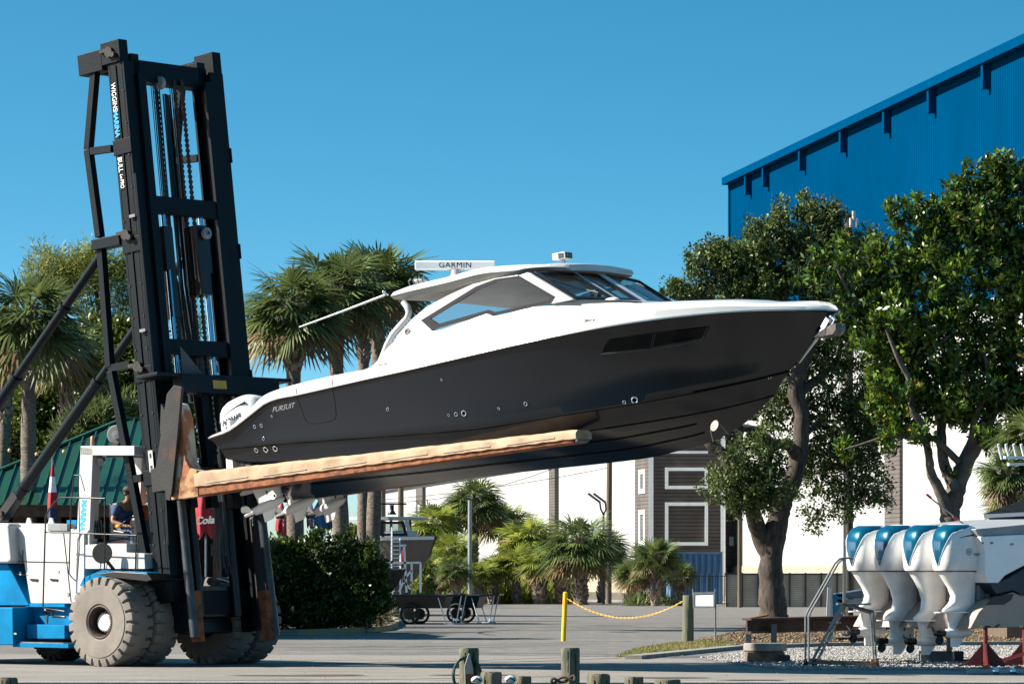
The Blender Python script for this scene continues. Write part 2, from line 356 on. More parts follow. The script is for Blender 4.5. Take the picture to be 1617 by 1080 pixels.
for (ya, o) in ((1046.5,.0),(1076,.4)):
    pts = [gp(-100+140*k, ya+random.uniform(-.2,.2)+(k*.12 if ya < 1050 else 0)) for k in range(13)]
    for a, b in zip(pts, pts[1:]): g.add([(a.x,a.y-.018,.0125),(b.x,b.y-.018,.0125),(b.x,b.y+.018,.0125),(a.x,a.y+.018,.0125)], [(0,1,2,3)])
tag(g.build('apron_joints', sm_, smooth=0), kind='structure')
stain_m = mat('oil_stain', (.12,.112,.105), .6, col2=(.16,.15,.14), scale=2); ro = random.Random(12); g = MB()
for _ in range(22):
    c = gp(ro.uniform(430,1560), ro.choice([ro.uniform(965,1000), ro.uniform(1006,1046), ro.uniform(1062,1078)])); r0 = ro.uniform(.08,.42); n = 14; el = ro.uniform(1.2,3)
    P = [(c.x+r0*el*ro.uniform(.6,1.1)*math.cos(k*2*math.pi/n), c.y+r0*ro.uniform(.6,1.1)*math.sin(k*2*math.pi/n), .0165) for k in range(n)]; g.add(P, [tuple(range(n))])
tag(g.build('oil_stains', stain_m, smooth=0), kind='structure')
trk_m = mat('tyre_track', (.20,.185,.165), .9, col2=(.30,.28,.25), scale=5); g = MB()
for (xa, ya, xb, yb, cv) in ((300,1049,1000,1034,.5),(300,1053,1010,1038,.5),(520,1031,1250,1042,-.6),(520,1034,1250,1046,-.6),(200,1074,900,1068,.3),(430,1022,960,1012,.4),(430,1026,960,1015,.4)):
    pts = [gp(xa+(xb-xa)*k/24, ya+(yb-ya)*k/24+cv*8*math.sin(k/24*math.pi)) for k in range(25)]
    for i, (a, b) in enumerate(zip(pts, pts[1:])):
        w_ = .13*(1 if 0 < i < 23 else .4); g.add([(a.x,a.y-w_,.0125),(b.x,b.y-w_,.0125),(b.x,b.y+w_,.0125),(a.x,a.y+w_,.0125)], [(0,1,2,3)])
tag(g.build('tyre_tracks', trk_m, smooth=0), kind='structure')
stones('grit', [(gx(a,gy(b)),gy(b)) for a,b in [(430,1077),(1600,1077),(1300,1045),(950,1000),(640,975),(430,1006)]], 1100, .011, mat('grit_stone', (.36,.33,.29), .9, island=.6), .012, 8, 'loose grit and leaf bits scattered over the paving', 'grit')
# grass blades
def blades(name, poly, n, h, m, seed, label, z0=.01, cat='grass', lean=.5):
    rnd = random.Random(seed); mb = MB(); xs = [p[0] for p in poly]; ys = [p[1] for p in poly]
    k = 0
    while k < n:
        x = rnd.uniform(min(xs), max(xs)); y = rnd.uniform(min(ys), max(ys)); c = False; j = len(poly)-1
        for i in range(len(poly)):
            a, b = poly[i], poly[j]
            if (a[1] > y) != (b[1] > y) and x < (b[0]-a[0])*(y-a[1])/(b[1]-a[1])+a[0]: c = not c
            j = i
        if not c: continue
        k += 1; hh = h*rnd.uniform(.5,1.3); a = rnd.uniform(0,6.28); d = rnd.uniform(0,lean)*hh; wv = hh*.12+.006
        mb.add([(x-math.sin(a)*wv,y+math.cos(a)*wv,z0),(x+math.sin(a)*wv,y-math.cos(a)*wv,z0),(x+math.cos(a)*d,y+math.sin(a)*d,z0+hh)], [(0,1,2)])
    return tag(mb.build(name, m, smooth=0, fix=False), label, cat, None, 'stuff')
gb = leafmat('grass_blade', (.26,.24,.09), (.15,.17,.05), .7, .3, .4)
blades('grass', [(p.x,p.y) for p in pg_], 7000, .06, gb, 5, 'dry yellowish grass tongue beside the road')

# ---- big blue and white boat storage building (its long wall recedes to the left)
def wallY(px, off=0): return (25+.145*207-off)/((px-CX)/FP+.145)
wd = V(-.145,1,0).normalized(); wn = V(-1,-.145,0).normalized()       # along the wall, away; outward normal (to the left)
def wp(Y, z, out=0): return V(25-.145*(Y-207), Y, z)+wn*out
EA = 27.15; YN = 150.0; YF = wallY(1153); YB = 480.0
WB = Matrix.Translation(wp(YN,0)) @ Matrix((wd, wn, V(0,0,1))).transposed().to_4x4()   # x along wall, y outwards, z up
bld = thing('storage_building', 'huge boat storage building with ribbed blue metal upper wall over a white lower wall', 'building', M=WB)
bw = seammat('blue_ribbed_metal', (.0,.075,.20), (.0,.05,.145), .42, (1,0,0), .30, .9, .8, var=.16, scale=.06, spec=0)
ww = seammat('white_ribbed_metal', (.66,.67,.675), (.47,.48,.49), .9, (1,0,0), .06, .6, .6, var=.08, scale=.12, spec=.1)
bl2 = mat('blue_trim', (.0,.075,.20), .9, var=.08, spec=0); beige = mat('beige_render', (.58,.50,.38), .85, var=.12)
sdg = seammat('brown_lap_siding_shaded', (.135,.112,.102), (.04,.034,.034), .24, (0,0,1), .16, .7, 1.0, var=.15, scale=.6)  # tower front: shade is put into this darker brown
sdl = seammat('brown_lap_siding_sunlit', (.19,.17,.16), (.08,.072,.068), .24, (0,0,1), .16, .7, 1.0, var=.15, scale=.6)  # same brown siding, lightened in colour for faces turned to the sun
LN = (YF-YN)/wd.y; LB = (YB-YN)/wd.y; ZS = 15.4
MB().bx(0, LN, -70, 0, ZS, EA).build('upper_wall', bw, bld, smooth=0)
MB().bx(0, LN, -70, -.06, 0, ZS-.004).build('lower_wall', ww, bld, smooth=0)
r_ = MB(); r_.bx(-.8, LN+.12, -72, .55, EA+.004, EA+.48); r_.build('roof_fascia', bl2, bld, smooth=0)
MB().bx(-.4, LN+.5, -71, .3, EA+.48, EA+.52).build('roof', bl2, bld, smooth=0)
MB().bx(LN-.12, LN+.15, -.2, .12, 0, EA).build('corner_trim', bl2, bld, smooth=0)
for px in (1186,1214,1272,1337,1406,1477,1563,1660):
    s0 = (wallY(px)-YN)/wd.y
    MB().bx(s0-.22, s0+.22, .012, .42, EA-1.25, EA).build('eave_bracket', bl2, bld, smooth=0)
def pil(px0, px1, par, z1, out=.12):
    a = (wallY(px1)-YN)/wd.y; b = (wallY(px0)-YN)/wd.y
    MB().bx(a, b, -.05, out, 0, z1).build('pilaster', sdl, par, smooth=0)
pil(1400,1424,bld,ZS-1.2); pil(1640,1668,bld,ZS-1.2)
MB().bx(0, LN, -.04, .25, 0, 1.95).build('base_band', beige, bld, smooth=0)
WA = WB.copy(); WA.translation = wp(YF,0)
anx = thing('storage_annex', 'long white low building with sunlit brown siding pilasters receding behind the palms', 'building', M=WA)
LA = LB-LN
MB().bx(.16, LA, -40, -.05, 0, 10.7).build('wall', ww, anx, smooth=0)
MB().bx(.16, LA+.5, -40.5, .4, 10.704, 10.95).build('roof', mat('roof_metal', (.5,.5,.5), .5), anx, smooth=0)
MB().bx(.16, LA, -.04, .25, 0, 1.5).build('base_band', beige, anx, smooth=0)
for a_, b_ in ((872,881.5),(661,671.5),(780,784)):
    a = (wallY(b_)-YF)/wd.y; b = (wallY(a_)-YF)/wd.y
    if a_ == 780: continue
    po = MB().bx(a, b, -.04, .30, 0, 10.4).build('pilaster', sdl, anx, smooth=0)
    if a_ == 661:
        MB().bx(a+2, b-2, .3, .35, 6.3, 8.6).build('window_trim', white_paint, anx, smooth=0)
# brown siding pavilion
PY0 = 276.0; PX0 = gx(1025,PY0); PM = Matrix.Translation((PX0,PY0,0)) @ Matrix.Rotation(math.atan2(-.0,1), 4, 'Z')
pav = thing('siding_tower', 'dark brown lap sided tower with white window trims in front of the white building', 'building', M=PM)
tw = gx(1144,PY0)-PX0; TDp = 5.3
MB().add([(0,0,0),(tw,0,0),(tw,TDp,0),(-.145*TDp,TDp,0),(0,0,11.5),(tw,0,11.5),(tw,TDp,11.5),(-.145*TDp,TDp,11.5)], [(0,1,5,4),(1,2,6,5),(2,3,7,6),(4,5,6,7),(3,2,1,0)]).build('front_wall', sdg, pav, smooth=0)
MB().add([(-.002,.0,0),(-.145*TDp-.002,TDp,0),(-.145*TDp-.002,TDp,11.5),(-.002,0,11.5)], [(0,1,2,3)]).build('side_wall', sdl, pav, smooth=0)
trim = mat('white_trim', (.72,.74,.76), .5, var=.06)
MB().bx(-.02, .28, -.05, .03, 0, 11.5).build('corner_trim', trim, pav, smooth=0); MB().bx(tw-.25, tw+.02, -.05, .03, 0, 11.5).build('corner_trim', trim, pav, smooth=0)
MB().bx(-.3, tw+.3, -.3, TDp, 11.5, 11.9).build('roof', trim, pav, smooth=0)
sc = FP/PY0
def pvz(py): return CH+(HY-py)/sc
def pvx(px): return (px-CX)/sc-PX0
for (x0,x1,y0,y1) in ((1050,1118,738,772),(1050,1118,793,861),(1050,1118,712,716)):
    if y1-y0 < 10:
        MB().bx(pvx(x0)+.3,pvx(x1),-.05,-.004,pvz(y1),pvz(y0)).build('window_trim', trim, pav, smooth=0); continue
    o_ = [(pvx(x0),-.004,pvz(y1)),(pvx(x1),-.004,pvz(y1)),(pvx(x1),-.004,pvz(y0)),(pvx(x0),-.004,pvz(y0))]
    k = .22; i_ = [(pvx(x0)+k,-.004,pvz(y1)+k),(pvx(x1)-k,-.004,pvz(y1)+k),(pvx(x1)-k,-.004,pvz(y0)-k),(pvx(x0)+k,-.004,pvz(y0)-k)]
    MB().frame(o_, i_, (0,-.07,0)).build('window_trim', trim, pav, smooth=0)
for (t0,t1,y0,y1) in ((1.2,3.6,740,778),(1.2,3.6,804,860)):
    f_ = lambda t, z: V(-.145*t-.006, t, z)
    o_ = [f_(t0,pvz(y1)),f_(t1,pvz(y1)),f_(t1,pvz(y0)),f_(t0,pvz(y0))]; k = .28
    i_ = [f_(t0+.6,pvz(y1)+k),f_(t1-.6,pvz(y1)+k),f_(t1-.6,pvz(y0)-k),f_(t0+.6,pvz(y0)-k)]
    MB().frame(o_, i_, (-.07,0,0)).build('window_trim', trim, pav, smooth=0)
# second narrow siding bay right of the tower
b2 = thing('siding_bay', 'narrow sunlit brown sided bay with a white band beside the brown tower', 'building', loc=(gx(1147,279),279,0))
MB().bx(0,1.2,0,1.5,0,11).build('wall', sdl, b2, smooth=0); MB().bx(.2,1.12,-.03,-.003,3.3,3.9).build('white_band', trim, b2, smooth=0)
# low block wall with dark posts, right
fw = thing('block_wall', 'low tan block wall with dark vertical posts behind the oak', 'wall', loc=(gx(1146,190),190,0))
blk = seammat('tan_block', (.66,.60,.50), (.40,.35,.28), .1, (0,0,1), .2, .9, .4, var=.2, scale=1)
MB().bx(0,20,0,.2,0,1.46).build('panel', blk, fw, smooth=0)
MB().bx(-.05,20,-.05,.25,1.46,1.52).build('cap_rail', mat('dark_iron', (.03,.028,.026), .5), fw, smooth=0)
for i in range(29): MB().bx(i*.71,i*.71+.07,-.08,-.003,0,1.55).build('post', MATS['dark_iron'], fw, smooth=0)
f2 = thing('iron_fence', 'black iron picket fence in front of the blue container', 'fence', loc=(gx(1062,188),188,0))
for i in range(3): MB().bx(0+i*.8,.05+i*.8,-.03,.03,0,1.5).build('post', MATS['dark_iron'], f2, smooth=0)
g = MB(); g.bx(0,2.5,-.02,.02,1.38,1.42); g.bx(0,2.5,-.02,.02,.15,.19)
for i in range(24): g.bx(i*.105,i*.105+.022,-.012,.012,.1,1.4)
g.build('pickets', MATS['dark_iron'], f2, smooth=0)
# container, corrugated
ct = thing('shipping_container', 'blue corrugated shipping container beneath the brown tower', 'container', loc=(gx(1060,205),205,0))
cblue = mat('container_blue', (.09,.27,.52), .5, var=.2, scale=1)
pf = [];  x = 0
while x < 2.5: pf += [(x,0),(x+.07,.05),(x+.16,.05),(x+.23,0)]; x += .3
pf = [(a, b) for a, b in pf if a < 2.44]
g = MB(); n_ = len(pf); g.add([(a,b,0) for a,b in pf]+[(a,b,2.5) for a,b in pf], [(i,i+1,n_+i+1,n_+i) for i in range(n_-1)])
g.bx(-.02,2.46,.1,6,0,2.5)
g.build('body', cblue, ct, smooth=0)
g = MB(); g.bx(-.05,2.49,-.04,.06,2.44,2.56); g.bx(-.05,.05,-.04,.06,0,2.43); g.bx(2.39,2.49,-.04,.06,0,2.43); g.build('frame', mat('container_rail', (.16,.28,.45), .5), ct, smooth=0)
# stuff far left of the annex: pale far building and trees line kept low
# poles
def pole(name, px, py0, py1, Y, r, m, label, cat, lean=0, kind=None):
    a = at(px, py1, Y); z0 = 0; o = MB(); b = V(gx(px-lean, Y), Y, -.05)
    o.tube([b, b.lerp(a,.5), a], [r*1.08, r, r*.92], 12); q = o.build(name, m, smooth=60); return tag(q, label, cat)
pw_ = mat('pole_wood', (.24,.185,.12), .9, col2=(.13,.10,.07), scale=6, streak=.08, bump=.4)
pole('utility_pole', 963, 950, 640, 208, .14, pw_, 'tall brown wooden utility pole right of the twin headed lamp', 'utility pole', 2)
pole('utility_pole', 1340, 985, 338, 152, .16, mat('dark_pole_wood', (.15,.13,.09), .9, col2=(.07,.07,.05), scale=6, streak=.08), 'wooden utility pole between the oak trunk and the outboards', 'utility pole', 0)
pole('conduit_pipe', 1333.5, 985, 700, 151.5, .05, steel, 'thin grey conduit pipe running up the pole behind the outboards', 'pipe')
pole('light_pole', 742, 940, 790, 200, .10, mat('pale_pole', (.34,.40,.42), .5), 'pale blue grey pole in front of the tall palm of the hedge', 'pole')
pole('utility_pole', 604, 940, 765, 240, .19, pw_, 'short wooden pole rising behind the far console boat, left one', 'utility pole')
pole('utility_pole', 633, 940, 768, 262, .19, pw_, 'dark wooden pole rising behind the far console boat, right one', 'utility pole')
pole('utility_pole', 1168, 955, 820, 187, .09, pw_, 'thin brown post between the container and the oak trunk', 'post')
g = MB()
for k_, (dx, dz) in enumerate(((-.1,0),(.1,0),(0,.25))): g.cyl(at(1348,350,151.6)+V(dx,0,dz-.2), at(1348,350,151.6)+V(dx,0,dz+.12), .06)
tag(g.build('insulator', white_paint), 'white insulators at the top of the pole behind the oak', 'insulator')
# overhead wires
def wire(pts, r, label, sag=0):
    g = MB(); P = []
    a, b = pts
    for i in range(25):
        t = i/24; p = a.lerp(b, t); p.z -= sag*4*t*(1-t); P.append(p)
    g.tube(P, r, 5); return tag(g.build('overhead_wire', black_pl, smooth=60), label, 'wire')
wire((at(588,793,230), at(963,700,208)), .018, 'thin black cable sagging from the far pole to the brown pole', .8)
wire((at(588,790,230), at(963,738,208)), .016, 'lower black cable over the white building', .2)
wire((at(500,905,300), at(640,905,260)), .02, 'faint wire low behind the palm trunks', .1)
wire((at(1480,585,125), at(1640,690,118)), .022, 'wire crossing in front of the magnolia crown', .1)
# twin-head lamp
lp = thing('street_lamp', 'black lamp post with two slanted heads beside the brown pole', 'street lamp', loc=(gx(953,205),205,0))
zt = CH+(HY-812)/(FP/205)
MB().tube([(0,0,0),(.0,0,zt)],[.07,.055],10).build('pole', black_pl, lp)
for s_, zz in ((-1,.05),(1,-.05)):
    g = MB(); g.tube([(0,0,zt),(s_*.13,0,zt+.25),(s_*.13-.05,0,zt+.6)], .045, 8); g.build('arm', black_pl, lp)
    g = MB(); g.bar((s_*.13-.03,0,zt+.58),(s_*.13-.62,0,zt+1.02), .28, .11); g.build('lamp_head', mat('lamp_grey', (.2,.2,.2), .4), lp, bevel=.01)
# ================================================================= VEGETATION
bark_oak = mat('oak_bark', (.13,.10,.08), .95, col2=(.03,.025,.02), scale=9, streak=.3, bump=1, bscale=14)
bark_mag = mat('magnolia_bark', (.26,.215,.18), .9, col2=(.10,.083,.07), scale=3, bump=.4, bscale=10)
palm_bark = mat('palm_bark', (.30,.25,.20), .95, col2=(.12,.095,.08), scale=9, streak=2.2, bump=.8, bscale=14)
boot_m = mat('palm_boots', (.58,.47,.38), .95, col2=(.20,.15,.12), scale=5, island=.4)
def quads(name, P, A, B, m, parent, label=None):
    """leaf faces: centre P, half axes A (length) and B (width), as pointed quads with numpy"""
    n = len(P); v = np.empty((n, 4, 3)); v[:,0] = P-A; v[:,1] = P-B+A*.1; v[:,2] = P+A; v[:,3] = P+B+A*.1
    me = bpy.data.meshes.new(name); me.vertices.add(n*4); me.vertices.foreach_set('co', v.reshape(-1)); me.loops.add(n*4); me.loops.foreach_set('vertex_index', np.arange(n*4, dtype=np.int32))
    me.polygons.add(n); me.polygons.foreach_set('loop_start', np.arange(0, n*4, 4, dtype=np.int32)); me.polygons.foreach_set('loop_total', np.full(n, 4, dtype=np.int32)); me.update(); me.validate()
    mm = m if isinstance(m, (list, tuple)) else [m]
    for q in mm: me.materials.append(q)
    if len(mm) > 1:
        rs = np.random.RandomState(n); me.polygons.foreach_set('material_index', (rs.rand(n) < .012).astype(np.int32))
    o = bpy.data.objects.new(name, me); COL.objects.link(o)
    if parent: o.parent = parent
    return o
def rnd_dirs(rs, n):
    d = rs.normal(size=(n, 3)); return d/np.linalg.norm(d, axis=1)[:, None]
def crown(name, blobs, m, parent, leaf, wid, seed, clump=.35, per=26, up=.3, org=None, twigs=None):
    """blobs: (centre, radius, number of clumps, flatten). Each clump is a rosette of leaves on its own twig end"""
    rs = np.random.RandomState(seed); Ps, As, Bs = [], [], []
    for c, r, n, fl in blobs:
        d = rnd_dirs(rs, n); rad = r*(rs.rand(n)**.45)[:, None]; C = np.array(c)+d*rad*np.array([1, 1, fl])
        k = rs.poisson(per, n).clip(4)
        idx = np.repeat(np.arange(n), k); cc = C[idx]; m_ = len(idx)
        dd = rnd_dirs(rs, m_); rr = clump*(rs.rand(m_)**.6)[:, None]*(.6+.8*rs.rand(n)[idx])[:, None]
        P = cc+dd*rr
        ax = dd*.8+rnd_dirs(rs, m_)*.7+np.array([0, 0, up]); ax /= np.linalg.norm(ax, axis=1)[:, None]
        b = np.cross(ax, rnd_dirs(rs, m_)); b /= np.linalg.norm(b, axis=1)[:, None]+1e-9
        s = leaf*(.6+.8*rs.rand(m_))[:, None]
        Ps.append(P); As.append(ax*s*.5); Bs.append(b*s*.5*wid)
    P = np.concatenate(Ps); A = np.concatenate(As); B = np.concatenate(Bs)
    if org is not None: P = P-np.array(org)
    return quads(name, P, A, B, m, parent)
def limbs(paths, m, parent, org, name='trunk', n=10, rough=.06):
    g = MB()
    for pts, rr in paths:
        # smooth by Catmull-Rom subdivision
        P = [Vector(p) for p in pts]; Q = []; RR = []
        for i in range(len(P)-1):
            p0, p1, p2, p3 = P[max(i-1,0)], P[i], P[i+1], P[min(i+2,len(P)-1)]
            for k in range(5):
                t = k/5; q = .5*((2*p1)+(p2-p0)*t+(2*p0-5*p1+4*p2-p3)*t*t+(3*p1-p0-3*p2+p3)*t**3)
                Q.append(q-Vector(org)+V(*[random.uniform(-rough,rough)*rr[i] for _ in range(3)])); RR.append((rr[i]*(1-t)+rr[i+1]*t)*random.uniform(.92,1.08))
        Q.append(P[-1]-Vector(org)); RR.append(rr[-1]); g.tube(Q, RR, n)
    return g.build(name, m, parent, smooth=70, fix=False)

# ---- live oak behind the bow
OY = 146.0; so = FP/OY
def O(px, py, dy=0): return at(px, py, OY+dy)
org = V(gx(1222,OY), OY, 0)
oak = thing('oak_tree', 'live oak with forked dark trunk and small leaves rising behind the bow', 'tree', loc=org)
pp = lambda L, dys=None: [O(a, b, (dys[i] if dys else 0)) for i, (a, b) in enumerate(L)]
limbs([
 (pp([(1222,985),(1220,940),(1217,890),(1222,845),(1230,815),(1240,780),(1256,745),(1264,700),(1266,650),(1255,615),(1270,570),(1284,530),(1290,470),(1280,410),(1295,350)]), [.56,.45,.41,.43,.38,.34,.31,.29,.27,.26,.22,.18,.14,.1,.04]),
 (pp([(1220,880),(1200,845),(1186,800),(1172,765),(1152,740),(1140,715),(1120,700),(1105,660),(1110,600)],[0,-.1,-.6,-.9,-1,-1,-1,-1,-1]), [.40,.32,.25,.22,.2,.2,.17,.12,.06]),
 (pp([(1262,725),(1245,703),(1222,700),(1205,688),(1190,678),(1168,674),(1150,660)],[0,-.5,-1,-1.3,-1.5,-1.6,-1.8]), [.24,.2,.17,.17,.15,.12,.06]),
 (pp([(1222,700),(1215,730),(1225,755)],[-1,-1.3,-1.5]), [.14,.1,.04]),
 (pp([(1258,620),(1290,600),(1320,570),(1330,535)],[0,.5,1,1]), [.2,.15,.1,.05]),
 (pp([(1264,690),(1295,670),(1330,690),(1360,700)],[0,1,1.5,2]), [.16,.12,.08,.04]),
 (pp([(1284,530),(1240,480),(1190,440),(1140,420),(1110,410)],[0,0,0,0,0]), [.18,.14,.1,.07,.03]),
 (pp([(1284,530),(1330,470),(1370,420)],[0,.5,1]), [.16,.1,.04]),
 (pp([(1190,678),(1170,720),(1150,735)],[-1.5,-1.6,-1.8]), [.14,.12,.05]),
 (pp([(1170,475),(1120,470),(1075,450),(1062,440)],[0,0,0,0]), [.09,.06,.04,.02]),
], bark_oak, oak, org)
ol = leafmat('oak_leaf', (.10,.145,.035), (.035,.058,.014), .5, .18, .65)
B = []
def bl(px, py, r, n, dy=0, fl=.9): B.append((tuple(O(px, py, dy)), r/so*(1.18 if py > 530 else 1), int(n*((1.25 if dy > 0 else .7) if py > 530 else 1.25)), fl))
for a in [(1110,420,34,46),(1105,465,34,40),(1150,410,36,60),(1150,455,42,80),(1200,395,42,90),(1200,450,46,110),(1240,370,40,70),(1250,430,55,140),(1295,345,36,52),(1320,340,22,20),(1300,390,46,110),(1310,450,60,180),(1360,400,48,90),(1365,460,55,130),(1325,500,40,90),(1350,525,45,70),(1275,335,20,14),(1062,450,13,12),(1078,462,18,16),(1052,465,10,6),(1128,392,18,14),(1270,310,8,4),(1190,355,18,10),(1232,325,14,7)]: bl(*a)
for a in [(1290,590,55,42),(1340,600,55,46),(1310,650,60,60),(1370,650,48,40),(1290,700,55,60),(1340,720,55,56),(1380,710,40,34),(1300,760,40,34),(1350,780,42,28),(1385,770,26,14),(1260,610,40,40),(1330,800,30,18),(1290,820,22,12),(1240,560,34,24),(1395,660,30,26),(1395,610,30,22),(1300,560,44,30),(1225,620,40,30),(1210,660,40,34),(1280,540,40,30)]: bl(*a, 1.5)
for a in [(1195,740,34,56),(1210,770,36,72),(1180,780,34,52),(1222,788,20,18),(1196,800,18,16),(1160,755,26,24),(1140,760,24,12),(1175,700,26,22),(1200,700,24,18),(1155,720,20,10),(1170,800,20,14)]: bl(*a, -1.8)
rq = random.Random(77)
for _ in range(46):
    px, py = rq.uniform(1180,1405), rq.uniform(545,795)
    if abs(px-1235) < 22 and py > 740: continue
    B.append((tuple(O(px, py, rq.uniform(.5,2.5))), 34/so, 9, .9))
for _ in range(26):
    px, py = rq.uniform(1125,1235), rq.uniform(690,790)
    B.append((tuple(O(px, py, rq.uniform(-2.5,-.5))), 24/so, 6, .9))
crown('crown', B, ol, oak, .13, .5, 11, .27, 32, .1, org)

# ---- magnolia on the right
GYM = 118.0; sm = FP/GYM
def Mg(px, py, dy=0): return at(px, py, GYM+dy)
org = V(gx(1502,GYM), GYM, 0)
mag = thing('magnolia_tree', 'magnolia with glossy dark leaves and smooth forked trunk above the outboards', 'tree', loc=org)
pq = lambda L, d=0: [Mg(a, b, d*i) for i, (a, b) in enumerate(L)]
limbs([
 (pq([(1502,990),(1502,900),(1500,835),(1502,800),(1512,765),(1526,728),(1545,690),(1566,650),(1585,600),(1600,540),(1600,440),(1590,330),(1582,260)],.05), [.36,.33,.28,.28,.27,.25,.23,.2,.16,.13,.1,.06,.02]),
 (pq([(1498,810),(1484,775),(1470,745),(1466,715),(1455,670),(1440,645),(1436,600),(1420,570),(1400,520)],-.12), [.2,.15,.13,.11,.11,.1,.09,.07,.04]),
 (pq([(1436,602),(1450,580),(1470,555),(1500,530)],-.15), [.07,.06,.05,.03]),
 (pq([(1510,775),(1492,735),(1486,690),(1490,640),(1500,560),(1510,470),(1530,380)],.1), [.18,.15,.14,.12,.1,.07,.03]),
 (pq([(1514,730),(1490,705),(1468,690),(1440,690),(1400,690),(1360,702),(1332,710)],-.1), [.1,.09,.08,.06,.05,.04,.02]),
 (pq([(1535,705),(1540,660),(1560,610),(1555,560)],-.2), [.12,.1,.07,.04]),
 (pq([(1420,570),(1380,520),(1345,470),(1320,420)],-.1), [.07,.06,.05,.03]),
], bark_mag, mag, org)
ml = leafmat('magnolia_leaf', (.105,.175,.018), (.03,.07,.01), .22, .13, .75, spec=.42)
ml_y = leafmat('yellow_leaf', (.55,.33,.03), (.4,.16,.03), .5, .2, .3)
B = []
def bm_(px, py, r, n, dy=0, fl=.95): B.append((tuple(Mg(px, py, dy)), r/sm*1.04, int(n*(.86 if px > 1385 else .6)), fl))
for a in [(1582,262,26,40),(1555,285,40,60),(1600,300,50,100),(1510,310,38,60),(1490,345,32,46),(1450,335,26,28),(1425,340,24,20),(1410,325,14,8),(1540,360,60,150),(1600,380,60,150),(1470,380,44,80),(1500,420,62,160),(1580,440,55,120),(1430,400,36,55),(1440,440,40,64),(1390,420,30,36),(1370,440,34,44),(1340,410,26,28),(1310,440,30,30),(1290,400,18,12),(1275,440,20,14),(1350,480,34,50),(1400,490,50,100),(1455,500,55,130),(1520,500,46,90),(1590,510,55,110),(1380,540,40,80),(1430,560,52,110),(1490,570,52,110),(1550,570,52,110),(1610,570,50,90),(1400,600,34,46),(1440,620,40,56),(1500,625,44,76),(1560,620,46,80),(1610,630,40,60),(1425,660,30,34),(1448,678,22,20),(1520,660,22,16),(1480,650,28,22),(1327,700,15,14),(1332,715,10,7),(1500,752,6,5),(1380,380,18,12),(1330,380,14,8),(1640,480,70,150),(1650,350,60,120),(1650,600,60,100)]: bm_(*a)
rq = random.Random(5)
for (xa, xb, ya, yb, k) in ((1372,1440,480,640,16),(1400,1462,600,695,13),(1555,1625,600,700,14),(1480,1545,600,665,8),(1345,1400,440,520,8)):
    for _ in range(k): B.append((tuple(Mg(rq.uniform(xa,xb), rq.uniform(ya,yb), rq.uniform(-1.5,1.5))), 22/sm, 9, .9))
crown('crown', B, [ml, ml_y], mag, .20, .42, 12, .21, 17, .35, org)

# ---- palms
def palm_mesh(seed, nf, Rr, pet, droop, mats, stiff=.55, leaves=22):
    """cabbage palm crown: fan fronds on petioles from one bud; returns mesh"""
    rnd = random.Random(seed); g = MB()
    for i in range(nf):
        el = math.asin(1-(1.66 if nf > 43 else 1.5)*(i+.5)/nf) if i < nf else 0        # from straight up to hanging
        az = i*2.399963+rnd.uniform(-.3,.3); el += rnd.uniform(-.12,.12)
        d = V(math.cos(az)*math.cos(el), math.sin(az)*math.cos(el), math.sin(el))
        L = pet*rnd.uniform(.75,1.2); side = d.cross(V(0,0,1)); side = side.normalized() if side.length > .05 else V(1,0,0)
        upv = side.cross(d).normalized()
        pts = []
        for k in range(4):
            t = k/3; p = d*L*t+V(0,0,-droop*.35*L*t*t); pts.append(p)
        g.bar(pts[0], pts[1], .045*Rr, .02*Rr, mi=0); g.bar(pts[1], pts[2], .035*Rr, .018*Rr, mi=0); g.bar(pts[2], pts[3], .028*Rr, .015*Rr, mi=0)
        hp = pts[-1]; fd = (pts[-1]-pts[-2]).normalized(); fside = fd.cross(V(0,0,1)); fside = fside.normalized() if fside.length > .05 else side
        tw = rnd.uniform(-.9,.9); fup = fside.cross(fd); fside, fup = fside*math.cos(tw)+fup*math.sin(tw), fup*math.cos(tw)-fside*math.sin(tw)
        old = i > nf*.80; fl = Rr*rnd.uniform(.85,1.15)*(.55 if i < 3 else 1)
        for j in range(leaves):
            a = (j/(leaves-1)-.5)*2*R(118); ll = fl*(1-.28*abs(a)/R(118))*rnd.uniform(.9,1.08)
            dd = (fd*math.cos(a)+fside*math.sin(a)+fup*.22*math.cos(a*1.3)).normalized()
            w0 = .030*Rr; ws = fd*(-math.sin(a))+fside*math.cos(a); ws.normalize()
            dr = droop*rnd.uniform(.6,1.4)
            m1 = hp+dd*ll*.5+V(0,0,-dr*.10*ll); t_ = hp+dd*ll*.98+V(0,0,-dr*.38*ll)
            mm = hp+dd*ll*.78+V(0,0,-dr*.26*ll)
            mi = 2 if old and rnd.random() < .7 else 1
            fold = fup*w0*.5
            g.add([hp, m1-ws*w0+fold, m1+ws*w0+fold, mm-ws*w0*.7, mm+ws*w0*.7, t_], [(0,1,2),(1,3,4,2),(3,5,4)], mi)
    me = g.mesh('crown')
    for m in mats: me.materials.append(m)
    return me
pstem = mat('palm_petiole', (.16,.20,.05), .5, var=.2)
pleaf = leafmat('palm_leaf', (.125,.165,.05), (.06,.095,.03), .42, .25, .4, 1.5)
pleafy = leafmat('palm_leaf_yellow', (.24,.285,.05), (.14,.19,.035), .45, .35, .4, 1.5)
pdead = leafmat('palm_leaf_dead', (.28,.19,.10), (.16,.10,.05), .8, .1, .4, 1.5)
CR = [palm_mesh(1, 54, 1.0, .75, .75, [pstem,pleaf,pdead], leaves=26), palm_mesh(2, 46, 1.0, .65, .55, [pstem,pleaf,pdead], leaves=26), palm_mesh(3, 42, 1.0, .6, .7, [pstem,pleafy,pdead], leaves=24), palm_mesh(4, 30, 1.0, .5, .5, [pstem,pleafy,pleafy], leaves=22)]
